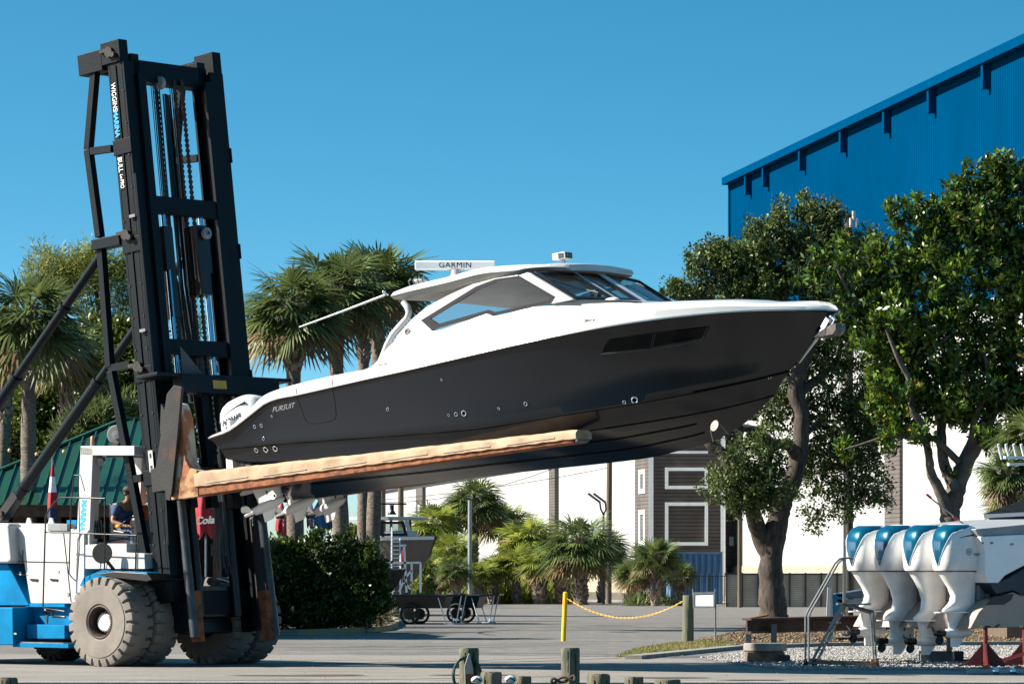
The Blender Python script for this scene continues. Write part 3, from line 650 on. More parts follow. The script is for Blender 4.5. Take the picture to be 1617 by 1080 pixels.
def trunk_mesh(h, r, boots_from, seed, bootlen=.22, lean=(0,0)):
    rnd = random.Random(seed); g = MB(); P = []; RR = []; n = 26
    for i in range(n+1):
        t = i/n; P.append(V(lean[0]*(1-(1-t)**1.5)*1.0, lean[1]*t, h*t-.02)); RR.append(r*(1.15-.3*t)*(1+.05*math.sin(i*2.4))*(1.25 if i == 0 else 1))
    g.tube(P, RR, 14, 0)
    z = boots_from*h
    a = 0
    while z < h+.05:
        t = z/h; c = V(lean[0]*(1-(1-min(t,1))**1.5), lean[1]*t, z); rr = r*(1.15-.3*t)
        for k in range(3):
            a += 2.4+rnd.uniform(-.2,.2); d = V(math.cos(a), math.sin(a), 0); s = V(-math.sin(a), math.cos(a), 0)
            ll = bootlen*rnd.uniform(.6,1.3); w0 = rr*.55
            b0 = c+d*rr*.75+V(0,0,-.05); tip = c+d*(rr+ll*.45)+V(0,0,ll)
            g.add([b0-s*w0, b0+s*w0, tip+s*w0*.4, tip-s*w0*.4, b0-s*w0-d*.05+V(0,0,.05), b0+s*w0-d*.05+V(0,0,.05)], [(0,1,2,3),(4,3,2,5),(0,3,4),(1,5,2)], 1)
        z += bootlen*.28
    me = g.mesh('trunk'); me.materials.append(palm_bark); me.materials.append(boot_m)
    me.polygons.foreach_set('use_smooth', [p.material_index == 0 for p in me.polygons]); return me
def palm(px, pyc, Y, rpx, label, group=None, r=.17, boots=.55, variant=0, rz=0, lean=0, seed=0, tilt=(0,0), bl_=.22):
    s = FP/Y; zc = CH+(HY-pyc)/s; x = gx(px, Y)
    t = thing('palm_tree', label, 'palm', loc=(x-lean, Y, 0), group=group)
    tr = bpy.data.objects.new('trunk', trunk_mesh(zc, r, boots, seed+5, bl_, (lean,0))); COL.objects.link(tr); tr.parent = t
    c = bpy.data.objects.new('crown', CR[variant]); COL.objects.link(c); c.parent = t; c.location = (lean, 0, zc); k = rpx/s/1.55; c.scale = (k,k,k); c.rotation_euler = (tilt[0], tilt[1], rz)
    return t
g1 = 'tall palms left of the boat'
palm(463,486,114,104,'tall cabbage palm nearest the forklift mast with shaggy boots below its crown',None,.22,.80,0,.4,-.1,1,bl_=.36)
palm(530,458,118,100,'tall cabbage palm in the middle of the three behind the boat stern',None,.22,.82,0,2.1,-.25,2,bl_=.36)
palm(598,442,121,96,'tall slim palm behind the hardtop and its outrigger pole',None,.2,.80,1,4,.25,3)
palm(574,470,124,70,'dark palm crown behind the slim palm by the hardtop',None,.18,.8,0,1,0,13)
palm(45,505,100,112,'cabbage palm with full crown at the left edge beside the tilt cylinder',None,.19,.80,0,1.0,0,4,bl_=.34)
palm(10,560,108,80,'leaning palm trunk cut by the left edge of the picture',None,.18,.75,1,3,.35,5)
palm(105,560,121,75,'smaller palm crown behind the forklift side frame at left',None,.17,.7,0,2,0,6)
hg = None
HP = [(750,792,214,50,0,'slender palm with the tallest crown of the roadside hedge'),(796,822,216,48,2,'bright green palm right of the tallest one in the hedge'),(686,826,212,52,2,'wide palm behind the bow of the far console boat'),
 (838,848,210,52,2,'yellow green palm in the middle of the roadside hedge'),(916,858,203,58,0,'stout palm with criss-cross boots and dark crown left of the lamp post'),(955,866,214,42,0,'palm crown half hidden by the brown wooden pole'),
 (715,868,208,46,3,'bushy yellow green palm right of the far boat'),(852,885,206,40,2,'low palm with thick patterned trunk left of the stout one'),(815,885,207,38,3,'low palm with thin trunk in the hedge centre'),
 (884,880,206,36,3,'low palm between the patterned trunk and the stout palm'),(783,895,207,34,2,'small shaded palm in the hedge left of centre'),(718,898,185,28,0,'dark shaded dwarf palm in front of the hedge by the carts'),
 (1036,880,196,42,1,'palm with drooping fronds left of the blue container'),(1000,905,198,34,1,'short palm right of the wooden pole'),(1072,905,199,28,1,'small palm fronds in front of the blue container'),
 (690,900,205,40,3,'low yellow green palm behind the cart wheels'),(755,905,206,34,3,'low leafy palm under the tallest hedge palm'),(650,850,222,34,2,'far palm crown just above the far boat gunwale')]
for i, (px, py, Y, r, v, lb) in enumerate(HP):
    palm(px, py, Y, r*1.2, lb, hg, .17 if i not in (4,7,9) else .30, .05, v, i*1.3, random.uniform(-.2,.2), 20+i, bl_=.26)
palm(1592,745,104,60,'palm with sunlit fronds at the right edge under the magnolia',None,.17,.6,1,.7,0,60,(0,-.3))
palm(1628,690,108,70,'palm at the right edge behind the rod holders',None,.17,.6,0,2.7,0,61)
palm(1600,800,108,50,'low palm behind the small dark roof',None,.17,.6,1,1.7,0,62)

# hedge of palmetto leaves under the roadside palms
def tuft_field(name, spots, m, label, seed, L=.6, n=46, cat='shrubs'):
    rnd = random.Random(seed); g = MB()
    for (x, y, z, s) in spots:
        for i in range(n):
            a = rnd.uniform(0,6.28); e = rnd.uniform(.15,1.45); ll = L*s*rnd.uniform(.6,1.3)
            d = V(math.cos(a)*math.cos(e), math.sin(a)*math.cos(e), math.sin(e)); w0 = V(-math.sin(a), math.cos(a), 0)*.03*s
            b = V(x+rnd.uniform(-.3,.3)*s, y+rnd.uniform(-.3,.3)*s, z); m1 = b+d*ll*.6; t_ = b+d*ll+V(0,0,-.25*ll*math.cos(e))
            g.add([b-w0*.4, b+w0*.4, m1+w0, m1-w0, t_], [(0,1,2,3),(3,2,4)])
    return tag(g.build(name, m, smooth=0, fix=False), label, cat, None, 'stuff')
rnd = random.Random(3)
sp = [(gx(px,Y), Y, 0, rnd.uniform(1,2.2)) for px, Y in [(rnd.uniform(625,905), rnd.uniform(208,226)) for _ in range(120)]]
tuft_field('palmetto_undergrowth', sp, pleafy, 'yellow green palmetto undergrowth filling the roadside hedge', 9, .8, 40, 'undergrowth')
sp = [(gx(px,Y), Y, 0, rnd.uniform(.8,1.4)) for px, Y in [(rnd.uniform(980,1075), rnd.uniform(195,203)) for _ in range(22)]]
tuft_field('fence_undergrowth', sp, pleaf, 'green leaves at the foot of the iron fence', 10, .6, 30, 'undergrowth')

# ---- island bed with clipped bush and yellow kerb
isl = [gp(395,1004),gp(470,1003.5),gp(560,1000),gp(610,996.5),gp(630,990),gp(630,983),gp(610,975),gp(590,968),gp(380,966),gp(300,985),gp(330,1000)]
sheet('island_bed', [(p.x,p.y,0) for p in isl], .10, mulch_m)
g = MB(); nI = len(isl); cI = sum((p for p in isl), V(0,0,0))/nI
ou = [p+V(0,0,.0) for p in isl]; iv = [(p+(cI-p).normalized()*.3) for p in isl]
g.frame([V(p.x,p.y,0) for p in ou], [V(p.x,p.y,0) for p in iv], (0,0,.15))
kerb_y = mat('worn_yellow_kerb', (.42,.33,.10), .8, col2=(.33,.31,.27), scale=3, lo=.4, hi=.6)
tag(g.build('island_kerb', kerb_y, smooth=0), kind='structure')
bl_leaf = leafmat('hedge_leaf', (.085,.13,.022), (.016,.035,.007), .3, .15, .55)
def shrub(name, label, px, Y, blobs, leaf, mt, seed, per=30, wid=.5, cat='bush', clump=.22):
    o = V(gx(px,Y),Y,0); t = thing(name, label, cat, loc=o); s = FP/Y; BB = []; LL = []
    for a, b, r, n, dy in blobs:
        c = at(a, b, Y+dy); BB.append((tuple(c), r/s, n, .9)); LL.append(([o+V(0,0,.0), o.lerp(c,.5)+V(0,0,.1), c], [.05,.035,.015]))
    limbs(LL, bark_oak, t, o, 'stems', 6); crown('foliage', BB, mt, t, leaf, wid, seed, clump, per, .2, o); return t
shrub('clipped_bush', 'large dark clipped bush in the kerbed island right of the forklift', 520, 110.5,
 [(455,905,40,150,0),(470,950,48,200,0),(520,878,40,140,0),(520,930,50,240,0),(570,890,36,130,0),(575,940,40,180,0),(440,960,36,130,0),(440,872,24,50,0),(500,965,40,160,0),(560,965,36,120,0),(590,912,20,46,0),(597,950,22,46,0),(410,930,34,120,1),(380,950,34,100,1),(500,846,14,14,0),(548,850,16,18,0),(580,862,12,10,0),(470,868,16,20,0),(604,895,9,7,0),(456,862,12,9,0),(608,930,9,8,0)], .11, bl_leaf, 21, 30)
shrub('ornamental_grass_clump', 'small wispy dry shrub on the right tip of the kerbed island', 600, 113, [(590,960,16,26,0),(600,955,18,30,-.5),(605,972,16,24,0)], .22, leafmat('dry_wisp', (.26,.24,.12),(.14,.14,.06),.7,.3,.4), 22, 14, .08)
# ---- trees behind the green roof at left
def tree(name, label, px, Y, trunk, blobs, leaf, mt, seed, per=26, wid=.5, clump=.35, bark=None, r0=.25):
    o = V(gx(px,Y),Y,0); t = thing(name, label, 'tree', loc=o); s = FP/Y; BB = []
    top = at(trunk[-1][0], trunk[-1][1], Y); P = [o]+[at(a,b,Y) for a,b in trunk]; LL = [(P, [r0*(1-.8*i/(len(P)-1)) for i in range(len(P))])]
    for a, b, r, n, dy in blobs:
        c = at(a, b, Y+dy); BB.append((tuple(c), r/s, n, .9)); k = min(P[1:], key=lambda q: (q-c).length+ (4 if q.z > c.z else 0)); LL.append(([k, k.lerp(c,.5)+V(0,0,.15), c], [.08,.05,.02]))
    limbs(LL, bark or bark_oak, t, o); crown('crown', BB, mt, t, leaf, wid, seed, clump, per, .2, o); return t
bgl = leafmat('broad_leaf', (.10,.14,.02), (.03,.055,.01), .35, .25, .55)
tree('broadleaf_tree', 'dense broadleaf tree in shade behind the forklift side frame', 150, 128, [(150,760),(150,650),(160,560)],
 [(150,600,60,300,0),(100,620,50,220,1),(60,640,50,200,1),(200,600,50,240,0),(200,540,40,170,0),(150,540,45,180,1),(220,650,45,200,0),(20,640,45,160,2),(180,670,50,200,0),(110,680,50,200,1),(235,590,40,130,0),(0,600,45,130,2),(235,700,40,130,0),(60,710,50,140,1),(10,700,40,110,1),(100,560,40,130,2),(260,640,36,90,1)], .17, bgl, 31, 24)
pnl = leafmat('pine_needles', (.24,.26,.04), (.11,.15,.03), .5, .25, .4)
tree('pine_tree', 'feathery pine crown showing above the palms left of the mast', 150, 150, [(160,700),(160,550),(150,440)],
 [(70,410,26,34,0),(100,425,32,60,0),(130,420,34,70,0),(155,410,30,60,0),(180,440,36,80,0),(205,420,24,40,0),(215,460,30,50,0),(140,460,36,70,0),(190,490,36,66,0),(225,520,26,34,0),(100,460,36,60,1),(230,580,24,24,0),(60,440,28,34,0),(300,520,28,30,1),(290,480,22,20,1),(315,570,28,24,1)], .24, pnl, 32, 26, .12, .5)
tree('broadleaf_tree', 'low leafy tree seen between the mast and the palm trunks', 300, 135, [(300,860),(310,780)],
 [(290,620,36,80,0),(330,640,36,80,0),(280,680,40,90,0),(340,700,40,80,0),(300,580,26,36,0),(380,860,40,90,0),(350,900,36,80,0),(430,880,34,70,0)], .17, bgl, 33, 22)
shrub('palmetto_bush', 'spiky palmetto leaves above the green roof ridge', 160, 118, [(165,660,30,60,0),(135,670,26,50,0),(200,650,26,50,0),(110,690,20,34,0)], .7, pleaf, 34, 16, .06, 'bush', .3)
shrub('far_bush', 'sunlit green bush between the palm trunks beyond the island', 565, 170, [(560,850,22,60,0),(545,870,20,50,0),(575,880,24,60,0),(560,900,24,60,0)], .2, leafmat('sunny_leaf', (.17,.22,.04),(.1,.13,.03),.4,.3,.4), 35, 24)
shrub('far_bush', 'yellowish bush below the bow of the far boat', 690, 195, [(672,905,24,60,0),(668,930,20,50,0),(705,915,24,50,0),(660,880,18,30,1)], .3, MATS['sunny_leaf'], 36, 20, .2)
# ================================================================= MARINE FORKLIFT
YAW = R(39); cY, sY = math.cos(YAW), math.sin(YAW)
TR = Matrix.Translation((-6.89+1.85*sY, 70.7+1.85*cY, 0)) @ Matrix.Rotation(-YAW, 4, 'Z')   # x forward, y away from camera, z up
def T(px, py, v): return hit(TR, px, py, v)
def TL(L, v): return [T(a, b, v) for a, b in L]
trk = thing('marine_forklift', 'large blue and white marine forklift with tall black mast holding up the grey boat', 'forklift', M=TR)
TH = R(7.2); cT, sT = math.cos(TH), math.sin(TH)
def MM(a, v, h): return V(.71+a*cT-h*sT, v, .3+h*cT+a*sT)
ma = V(cT, 0, sT); mh = V(-sT, 0, cT)
RM = Matrix((ma, V(0,1,0), mh)).transposed()
def mbx(g, a0, a1, v0, v1, h0, h1, mi=0): g.box(MM((a0+a1)/2, (v0+v1)/2, (h0+h1)/2), (abs(a1-a0), abs(v1-v0), abs(h1-h0)), RM, mi)
# mast rails: channel sections
for s_ in (-1, 1):
    FO = .20 if s_ > 0 else 0                 # the far column stands a little further out
    g = MB(); v0, v1 = sorted((s_*1.13+FO, s_*.88+FO*.6))
    mbx(g, 0, .05, v0, v1, .75, 9.95); mbx(g, .33, .38, v0, v1, .75, 9.95); w0 = s_*1.13+FO; mbx(g, .05, .33, w0, w0-s_*.05, .75, 9.95)
    for h in (2.75, 4.5, 6.7, 8.38): mbx(g, -.02, .40, s_*1.115+FO, s_*1.155+FO, h, h+.26)
    g.build('outer_rail', blackpaint, trk, smooth=0, bevel=.008)
    g = MB(); fo = FO*.6
    mbx(g, .10, .15, s_*.86+fo, s_*.68+fo, .25, 9.75); mbx(g, .38, .44, s_*.86+fo, s_*.68+fo, .25, 9.75); mbx(g, .15, .38, s_*.86+fo, s_*.80+fo, .25, 9.75)
    g.build('inner_rail', blackpaint, trk, smooth=0, bevel=.008)
    g = MB(); mbx(g, .445, .50, s_*.84+fo, s_*.72+fo, .3, 4.2); g.build('wear_strip', rusty_black, trk, smooth=0)
    # head blocks
    g = MB(); mbx(g, -.10, .34, s_*.95+FO, s_*1.16+FO, 9.95, 10.33); mbx(g, .05, .30, s_*.66+fo, s_*.86+fo, 9.75, 10.12); g.build('mast_head', blackpaint, trk, bevel=.01, smooth=0)
    g = MB(); mbx(g, -.66, -.10, s_*.92+FO, s_*1.16+FO, 9.88, 10.24); g.build('head_arm', blackpaint, trk, smooth=0, bevel=.01)
    # stage cylinders with bright rods
    g = MB(); g.cyl(MM(.34, s_*.46, .5), MM(.34, s_*.46, 4.55), .085); g.build('lift_cylinder', black_pl, trk, smooth=60)
    g = MB(); g.cyl(MM(.34, s_*.46, 4.5), MM(.34, s_*.46, 7.5), .045); g.build('piston_rod', mat('chromed_rod', (.55,.68,.78), .12, 1), trk, smooth=60)
    g = MB(); mbx(g, .2, .42, s_*.36, s_*.56, 6.4, 7.15); g.build('chain_anchor', black_pl, trk, smooth=0)
    # front lower tubes
    g = MB(); g.cyl(MM(.68, s_*1.0, .12), MM(.62, s_*.98, 2.9), .075); g.build('hydraulic_tube', mat('dark_tube', (.07,.085,.095), .35, var=.3, scale=5), trk, smooth=60)
    g = MB(); mbx(g, .56, .72, s_*.80, s_*.95, .05, .9); g.build('roller_guard', rust, trk, smooth=0)
# cross beams
for h0, h1, a0, a1 in ((9.66,10.02,.05,.30),(7.36,7.66,.30,.42),(4.95,5.22,.1,.4),(.55,.95,.1,.3),(2.9,3.15,-.02,.1)):
    g = MB(); mbx(g, a0, a1, -.88, 1.0, h0, h1); g.build('cross_beam', blackpaint, trk, smooth=0, bevel=.008)
g = MB(); mbx(g, -.5, -.4, -1.1, 1.1, 9.9, 10.1); g.build('head_beam', blackpaint, trk, smooth=0)
# chains
chn = mat('greasy_chain', (.05,.045,.042), .45, .6, col2=(.14,.06,.03), scale=3)
for v, a, h1 in ((-.22,.22,9.7),(.16,.30,9.7),(.30,.34,9.7)):
    g = MB(); h = 3.3
    while h < h1:
        g.box(MM(a, v, h), (.035, .075, .05), RM); g.box(MM(a, v, h+.045), (.022, .05, .04), RM); h += .09
    g.build('lift_chain', chn, trk, smooth=0)
# thin cables and rods beside the chains
for k in range(9):
    v = -.36+.035*k+(.25 if k > 5 else 0); g = MB(); g.tube([MM(.24+.01*(k%3),v,9.7),MM(.22,v+.01,7),MM(.22,v+.015,3.2)], .008+.003*(k%3), 5); g.build('lift_cable', black_pl if k % 3 else steel if k == 3 else black_pl, trk, smooth=60)
# bolts and welded stiffeners on the near rail
g = MB()
for h in [1.2+.55*i for i in range(16)]:
    for a in (.06,.32): g = MB(); g.cyl(MM(a,-1.13,h), MM(a,-1.145,h), .018, n=6); g.build('rail_bolt', rusty_black, trk, smooth=0)
g = MB(); mbx(g, .175, .20, -1.131, -1.15, 1.0, 9.9); g.build('rail_stiffener', blackpaint, trk, smooth=0)
for h in (9.98, 6.85, 4.6):
    g = MB(); g.cyl(MM(.12,-1.16,h+.16), MM(.12,-1.22,h+.16), .09, n=14); g.cyl(MM(.22,-1.16,h+.1), MM(.22,-1.24,h+.1), .05, n=10); g.box(MM(-.02,-1.19,h+.2), (.12,.05,.06), RM); g.build('hose_reel', mat('greasy_metal', (.10,.09,.08), .4, .5, col2=(.03,.03,.03), scale=9), trk)
# hose bundle
g = MB()
for k in range(7):
    v = -.06+.028*k; P = [MM(.22+.02*math.sin(k), v, 9.5), MM(.2, v+.01, 8), MM(.2+.02*math.sin(k*2), v, 6.2), MM(.22, v+.14*(1 if k > 3 else .4), 4.6), MM(.25, v+.1, 3.2)]
    g.tube(P, .014, 6)
g.build('hose_bundle', black_pl, trk, smooth=60)
g = MB()
for k in range(8):
    x0 = 338+k*2.4; P = TL([(x0,792),(x0+2,830),(x0+3+2*math.sin(k*2.1),870),(x0+1.5*k,900+8*math.sin(k*3))], -.1); g.tube(P, .011, 5)
g.build('hanging_hoses', black_pl, trk, smooth=60)
g = MB(); g.lathe([(.0,-.03),(.10,-.03),(.10,.03),(.04,.031),(.05,.05),(.0,.05)], MM(.56,.34,7.05), ma, 20); g.build('chain_sheave', mat('pale_nylon', (.50,.50,.48), .5, var=.2, scale=8), trk)
g = MB(); g.lathe([(.0,-.02),(.03,-.02),(.03,.006),(.0,.006)], MM(.61,.34,7.05), ma, 12); g.build('sheave_pin', black_pl, trk)
g = MB(); g.lathe([(.0,-.04),(.11,-.04),(.11,.04),(.0,.04)], MM(.3,-.2,9.66), V(0,1,0), 20); g.build('chain_sheave', MATS['pale_nylon'], trk)
g = MB(); mbx(g, .15, .5, .16, .42, 6.0, 7.2); mbx(g, .1, .38, -.50, -.3, 5.6, 7.15); g.build('cylinder_block', black_pl, trk, smooth=0, bevel=.01)
# braces seen behind the chains
g = MB(); g.tube([MM(.1,-.15,6.6),MM(.1,.0,6.0),MM(.1,.08,5.3),MM(.1,.1,4.2)], [.05,.07,.1,.1], 8); g.build('hose_guide', black_pl, trk, smooth=60)
# side trusses behind each rail
for s_ in (-1, 1):
    vv = s_*1.06; sh = lambda L: [V(p.x, vv, p.z) for p in TL(L, -1.06)]
    g = MB()
    for A_ in ([(151,106),(140,237)],[(140,237),(158,375)],[(160,392),(174,580)],[(176,586),(207,745)],[(207,745),(236,905)]):
        p, q = sh(A_); g.bar(p, q, .13, .13, (0,1,0))
    g.build('side_strut', blackpaint, trk, smooth=0, bevel=.01)
    for A_ in ([(141,240),(178,235)],[(174,582),(207,575)],[(210,757),(226,754)]):
        p, q = sh(A_); g = MB(); g.bar(p, q, .12, .11, (0,1,0)); g.build('strut_rung', blackpaint, trk, smooth=0)
    p, q = sh([(152,388),(196,379)]); g = MB(); g.bar(p, q, .18, .24, (0,1,0)); g.build('strut_bracket', blackpaint, trk, smooth=0, bevel=.01)
    # tilt cylinder
    a = T(156,403,-1.05); b = T(5,811,.95); a = V(a.x, s_*1.0, a.z); b = V(b.x, s_*1.0, b.z)
    a = V(a.x, s_*1.0, a.z)
    g = MB(); m1 = a.lerp(b,.48); g.cyl(a, m1, .075, n=14); g.cyl(m1, a.lerp(b,.93), .098, n=14)
    for t in (.2,.47,.9): c = a.lerp(b,t); d = (b-a).normalized()*.05; g.cyl(c-d, c+d, .112, n=14)
    g.build('tilt_cylinder', blackpaint, trk, smooth=50)
    g = MB(); g.bar(a.lerp(b,.92), a.lerp(b,1.02), .16, .2, (0,1,0)); g.cyl(b+V(0,-.14,0), b+V(0,.14,0), .06); g.build('cylinder_clevis', black_pl, trk, smooth=40)
# near-side hoses along the outer rail
g = MB()
for k in range(3): g.tube([MM(.42+.02*k,-1.17,8.0),MM(.42+.02*k,-1.17,6.5),MM(.43+.02*k,-1.18,4.2),MM(.44+.02*k,-1.17,2.6),MM(.4+.03*k,-1.2,1.7)], .012, 6)
g.build('side_hose', black_pl, trk, smooth=60)
for h in (2.9, 5.35, 7.3):
    g = MB(); g.box(MM(.3,-1.17,h), (.13,.03,.05), RM); g.build('hose_clip', steel, trk, smooth=0)
g = MB(); g.box(MM(.2,-1.158,3.15), (.10,.006,.36), RM); g.build('data_plate', white_paint, trk, smooth=0)
g = MB(); g.box(MM(.2,-1.162,3.05), (.05,.003,.05), RM); g.build('data_plate_print', black_pl, trk, smooth=0); g = MB(); g.box(MM(.2,-1.162,3.24), (.045,.003,.08), RM); g.build('data_plate_print', black_pl, trk, smooth=0)
# mast lettering reading downwards
wl = mat('white_lettering', (.8,.8,.8), .5, var=.02); blt = mat('blue_lettering', (.02,.33,.70), .5, var=.02)
TM = plane_M(MM(.11,-1.158,9.12), -mh, ma)
def mtext(b, h, sz, m, bold=0, sp=1, a=.11, sx=1): return text('mast_lettering', b, sz, plane_M(MM(a-.04,-1.158,h), -mh, ma), m, trk, .002, bold, 0, sp, sx=sx)
mtext('WIGGINS', 9.61, .145, wl, .0, 1, .11, .78); mtext('MARINA', 9.14, .145, blt, .005, 1, .11, .84); mtext('BULL', 8.34, .145, wl, .0, 1, .11, .80); mtext('Lo', 8.045, .085, wl, .002, 1, .13, .85); mtext('PRO', 7.955, .125, wl, .0, 1, .12, .62)
# ---------------- carriage and forks
FV = 1.42; FB0 = T(290,787,-FV); FT0 = T(918,704,-FV); fd_ = (FT0-FB0); fd_.y = 0; FL = fd_.length; fd_.normalize(); fu = V(-fd_.z,0,fd_.x)
rp = mat('rusty_beige_steel', (.60,.36,.17), .8, col2=(.22,.07,.025), scale=3.2, lo=.40, hi=.54, bump=.4, bscale=20)
shk = mat('rust_streaked_white', (.67,.62,.54), .6, col2=(.38,.12,.03), scale=2.6, lo=.43, hi=.52, streak=.45, bump=.4)
carpet = mat('beige_bunk_carpet', (.66,.47,.31), .95, var=.18, scale=3, bump=.4, bscale=50)
for s_ in (-1, 1):
    v0, v1 = (s_*FV-.17, s_*FV+.17)
    f_ = thing  # (fork is a part of the forklift)
    g = MB()
    def fp(x, z): q = FB0+fd_*x+fu*z; return V(q.x, 0, q.z)
    prof = [fp(-.10,0),fp(.6,.0),fp(FL,.05),fp(FL,.13),fp(.6,.24),fp(-.10,.26)]
    g.prism([V(p.x,v0,p.z) for p in prof], (0,v1-v0,0)); fk = g.build('fork', rust, trk, smooth=0, bevel=.015)
    # carpeted pad wrapped over the blade, wavy lower edge
    g = MB(); n = 60; rings = []
    for i in range(n+1):
        x = .45+(FL+.06-.45)*i/n; zt = .41-(.41-.245)*(x/FL)**.9+.004*math.sin(i*.9)+.003*math.sin(i*2.7); zb = .15+.007*math.sin(i*2.3)-.045*x/FL; o = .03
        y0, y1 = v0-o, v1+o
        rings.append([fp(x,zb)+V(0,y0-.002*math.sin(i*1.3),0), fp(x,zt-.05)+V(0,y0,0), fp(x,zt)+V(0,y0+.06,0), fp(x,zt)+V(0,y1-.06,0), fp(x,zt-.05)+V(0,y1,0), fp(x,zb)+V(0,y1,0)])
    g.loft(rings); pd = g.build('bunk_pad', carpet, fk, smooth=50)
    g = MB()
    for i in range(6):
        x = .7+i*1.28; g.bar(fp(x,.19-.05*x/FL)+V(0,v0-.034,0), fp(x+.95,.205-.05*(x+.95)/FL)+V(0,v0-.034,0), .012, .014, (0,0,1))
    g.build('pad_batten', mat('pale_batten', (.62,.52,.40), .8), fk, smooth=0)
    g = MB(); g.prism([V(p.x,v0+.02,p.z) for p in (fp(FL-.02,.05),fp(FL+.05,.07),fp(FL+.05,.15),fp(FL-.02,.18))], (0,v1-v0-.04,0)); g.build('fork_tip', steel, fk, smooth=0)
    # shank
    g = MB()
    g.prism([V(p.x,v0-.0,p.z) for p in [fp(-.10,-.004),fp(.48,-.004),fp(.48,.42),fp(.34,.46),fp(.26,.60),fp(.22,1.3),fp(.14,1.56),fp(-.02,1.60),fp(-.12,1.45)]], (0,.30,0)); g.build('fork_shank', shk if s_ < 0 else rp, fk, smooth=0, bevel=.03)
    g = MB(); g.prism([V(p.x,v0,p.z) for p in [fp(-.11,-.012),fp(.50,-.012),fp(.50,.43),fp(.36,.47),fp(.27,.34),fp(-.11,.34)]], (0,-.012,0)); g.build('heel_plate', rp, fk, smooth=0)
    # hanger behind the shank
    g = MB(); g.prism([V(p.x,v0-.02,p.z) for p in [fp(-.22,.0),fp(-.13,-.02),fp(-.14,1.5),fp(-.20,1.6),fp(-.26,1.2)]], (0,.3,0)); g.build('fork_hanger', rusty_black, trk, smooth=0)
    # side plate of the carriage
    g = MB(); sp_ = [(274,608),(263,622),(244,749),(248,764),(270,785),(272,770),(280,690),(287,611)]
    g.prism([V(p.x,s_*1.68,p.z) for p in TL(sp_, -1.68)], (0,-s_*.06,0)); g.build('carriage_side_plate', rusty_black, trk, smooth=0, bevel=.012)
def cbar(z0, z1, a0, a1, v0, v1, m, name='carriage_beam'):
    g = MB(); mbx(g, a0, a1, v0, v1, z0, z1); return g.build(name, m, trk, smooth=0, bevel=.01)
cz = (T(350,608,0.3).z-.3)/cT
cbar(cz-.30, cz, .80, 1.02, -1.1, 1.32, blackpaint)
cbar(cz-.04, cz+.02, .5, 1.0, -1.66, 1.66, blackpaint)
cbar(2.55, 2.95, .60, .95, -1.62, 1.62, rusty_black)
for v in (-.75,-.25,.3,.8):
    cbar(2.3, cz-.3, .58, .72, v-.09, v+.09, blackpaint, 'carriage_upright')
g = MB(); mbx(g, 1.02, 1.026, -.35, -.02, cz-.22, cz-.08); g.build('warning_label', mat('yellow_label', (.60,.42,.04), .5), trk, smooth=0)
g = MB(); g.prism([MM(.6,-.62,cz+.02),MM(.6,-.62,cz+.55),MM(.75,-.25,cz+.02)], (0,.02,0)); g.build('gusset', mat('grey_primer', (.16,.15,.15), .6), trk, smooth=0)
g = MB(); mbx(g, .2,.3, .1,.32, 3.9, 5.0); g.build('grey_column', MATS['grey_primer'], trk, smooth=0)
for k in range(5):
    g = MB(); g.tube([MM(.85,.1+.08*k,cz-.4),MM(.95,.1+.09*k,cz-1.0),MM(.8,.12+.08*k,cz-1.6)], .012, 6); g.build('carriage_hose', black_pl, trk, smooth=60)
# ---------------- wheels
tyre_m = mat('dusty_solid_tyre', (.36,.325,.285), .9, col2=(.23,.205,.18), scale=2.2, lo=.3, hi=.7, bump=.15)
def tyre_mesh(Rt, W, name, lugs=24):
    g = MB(); n = lugs*8; rings = []
    prof = [(.29,0),(.31,-.02),(.44,-.028),(.592,-.030),(.602,-.018),(.625,-.018),(.70,-.008),(.742,.006),(.752,.022),(.752,.16),(.752,.161),(.752,W-.161),(.752,W-.16),(.752,W-.022),(.742,W-.006),(.70,W+.008),(.625,W+.018),(.602,W+.018),(.592,W+.030),(.31,W+.02),(.29,W),(.27,W-.05),(.27,.05)]
    for r, h in prof:
        ring = []
        for k in range(n):
            a = 2*math.pi*(k+(.0 if h < W/2 else 4))/n; rr = r*Rt/.752; hh = h
            if k % 8 < 2 and r > .68 and (h < .1605 or h > W-.1605):
                rr = rr-(.07 if .0 < 1 else 0)*(1 if (h < .1 or h > W-.1) else .03)
                hh = h+(.012 if h < W/2 else -.012)
            ring.append(V(rr*math.cos(a), hh, rr*math.sin(a)))
        rings.append(ring)
    rings.append(rings[0]); g.loft(rings, False); return g
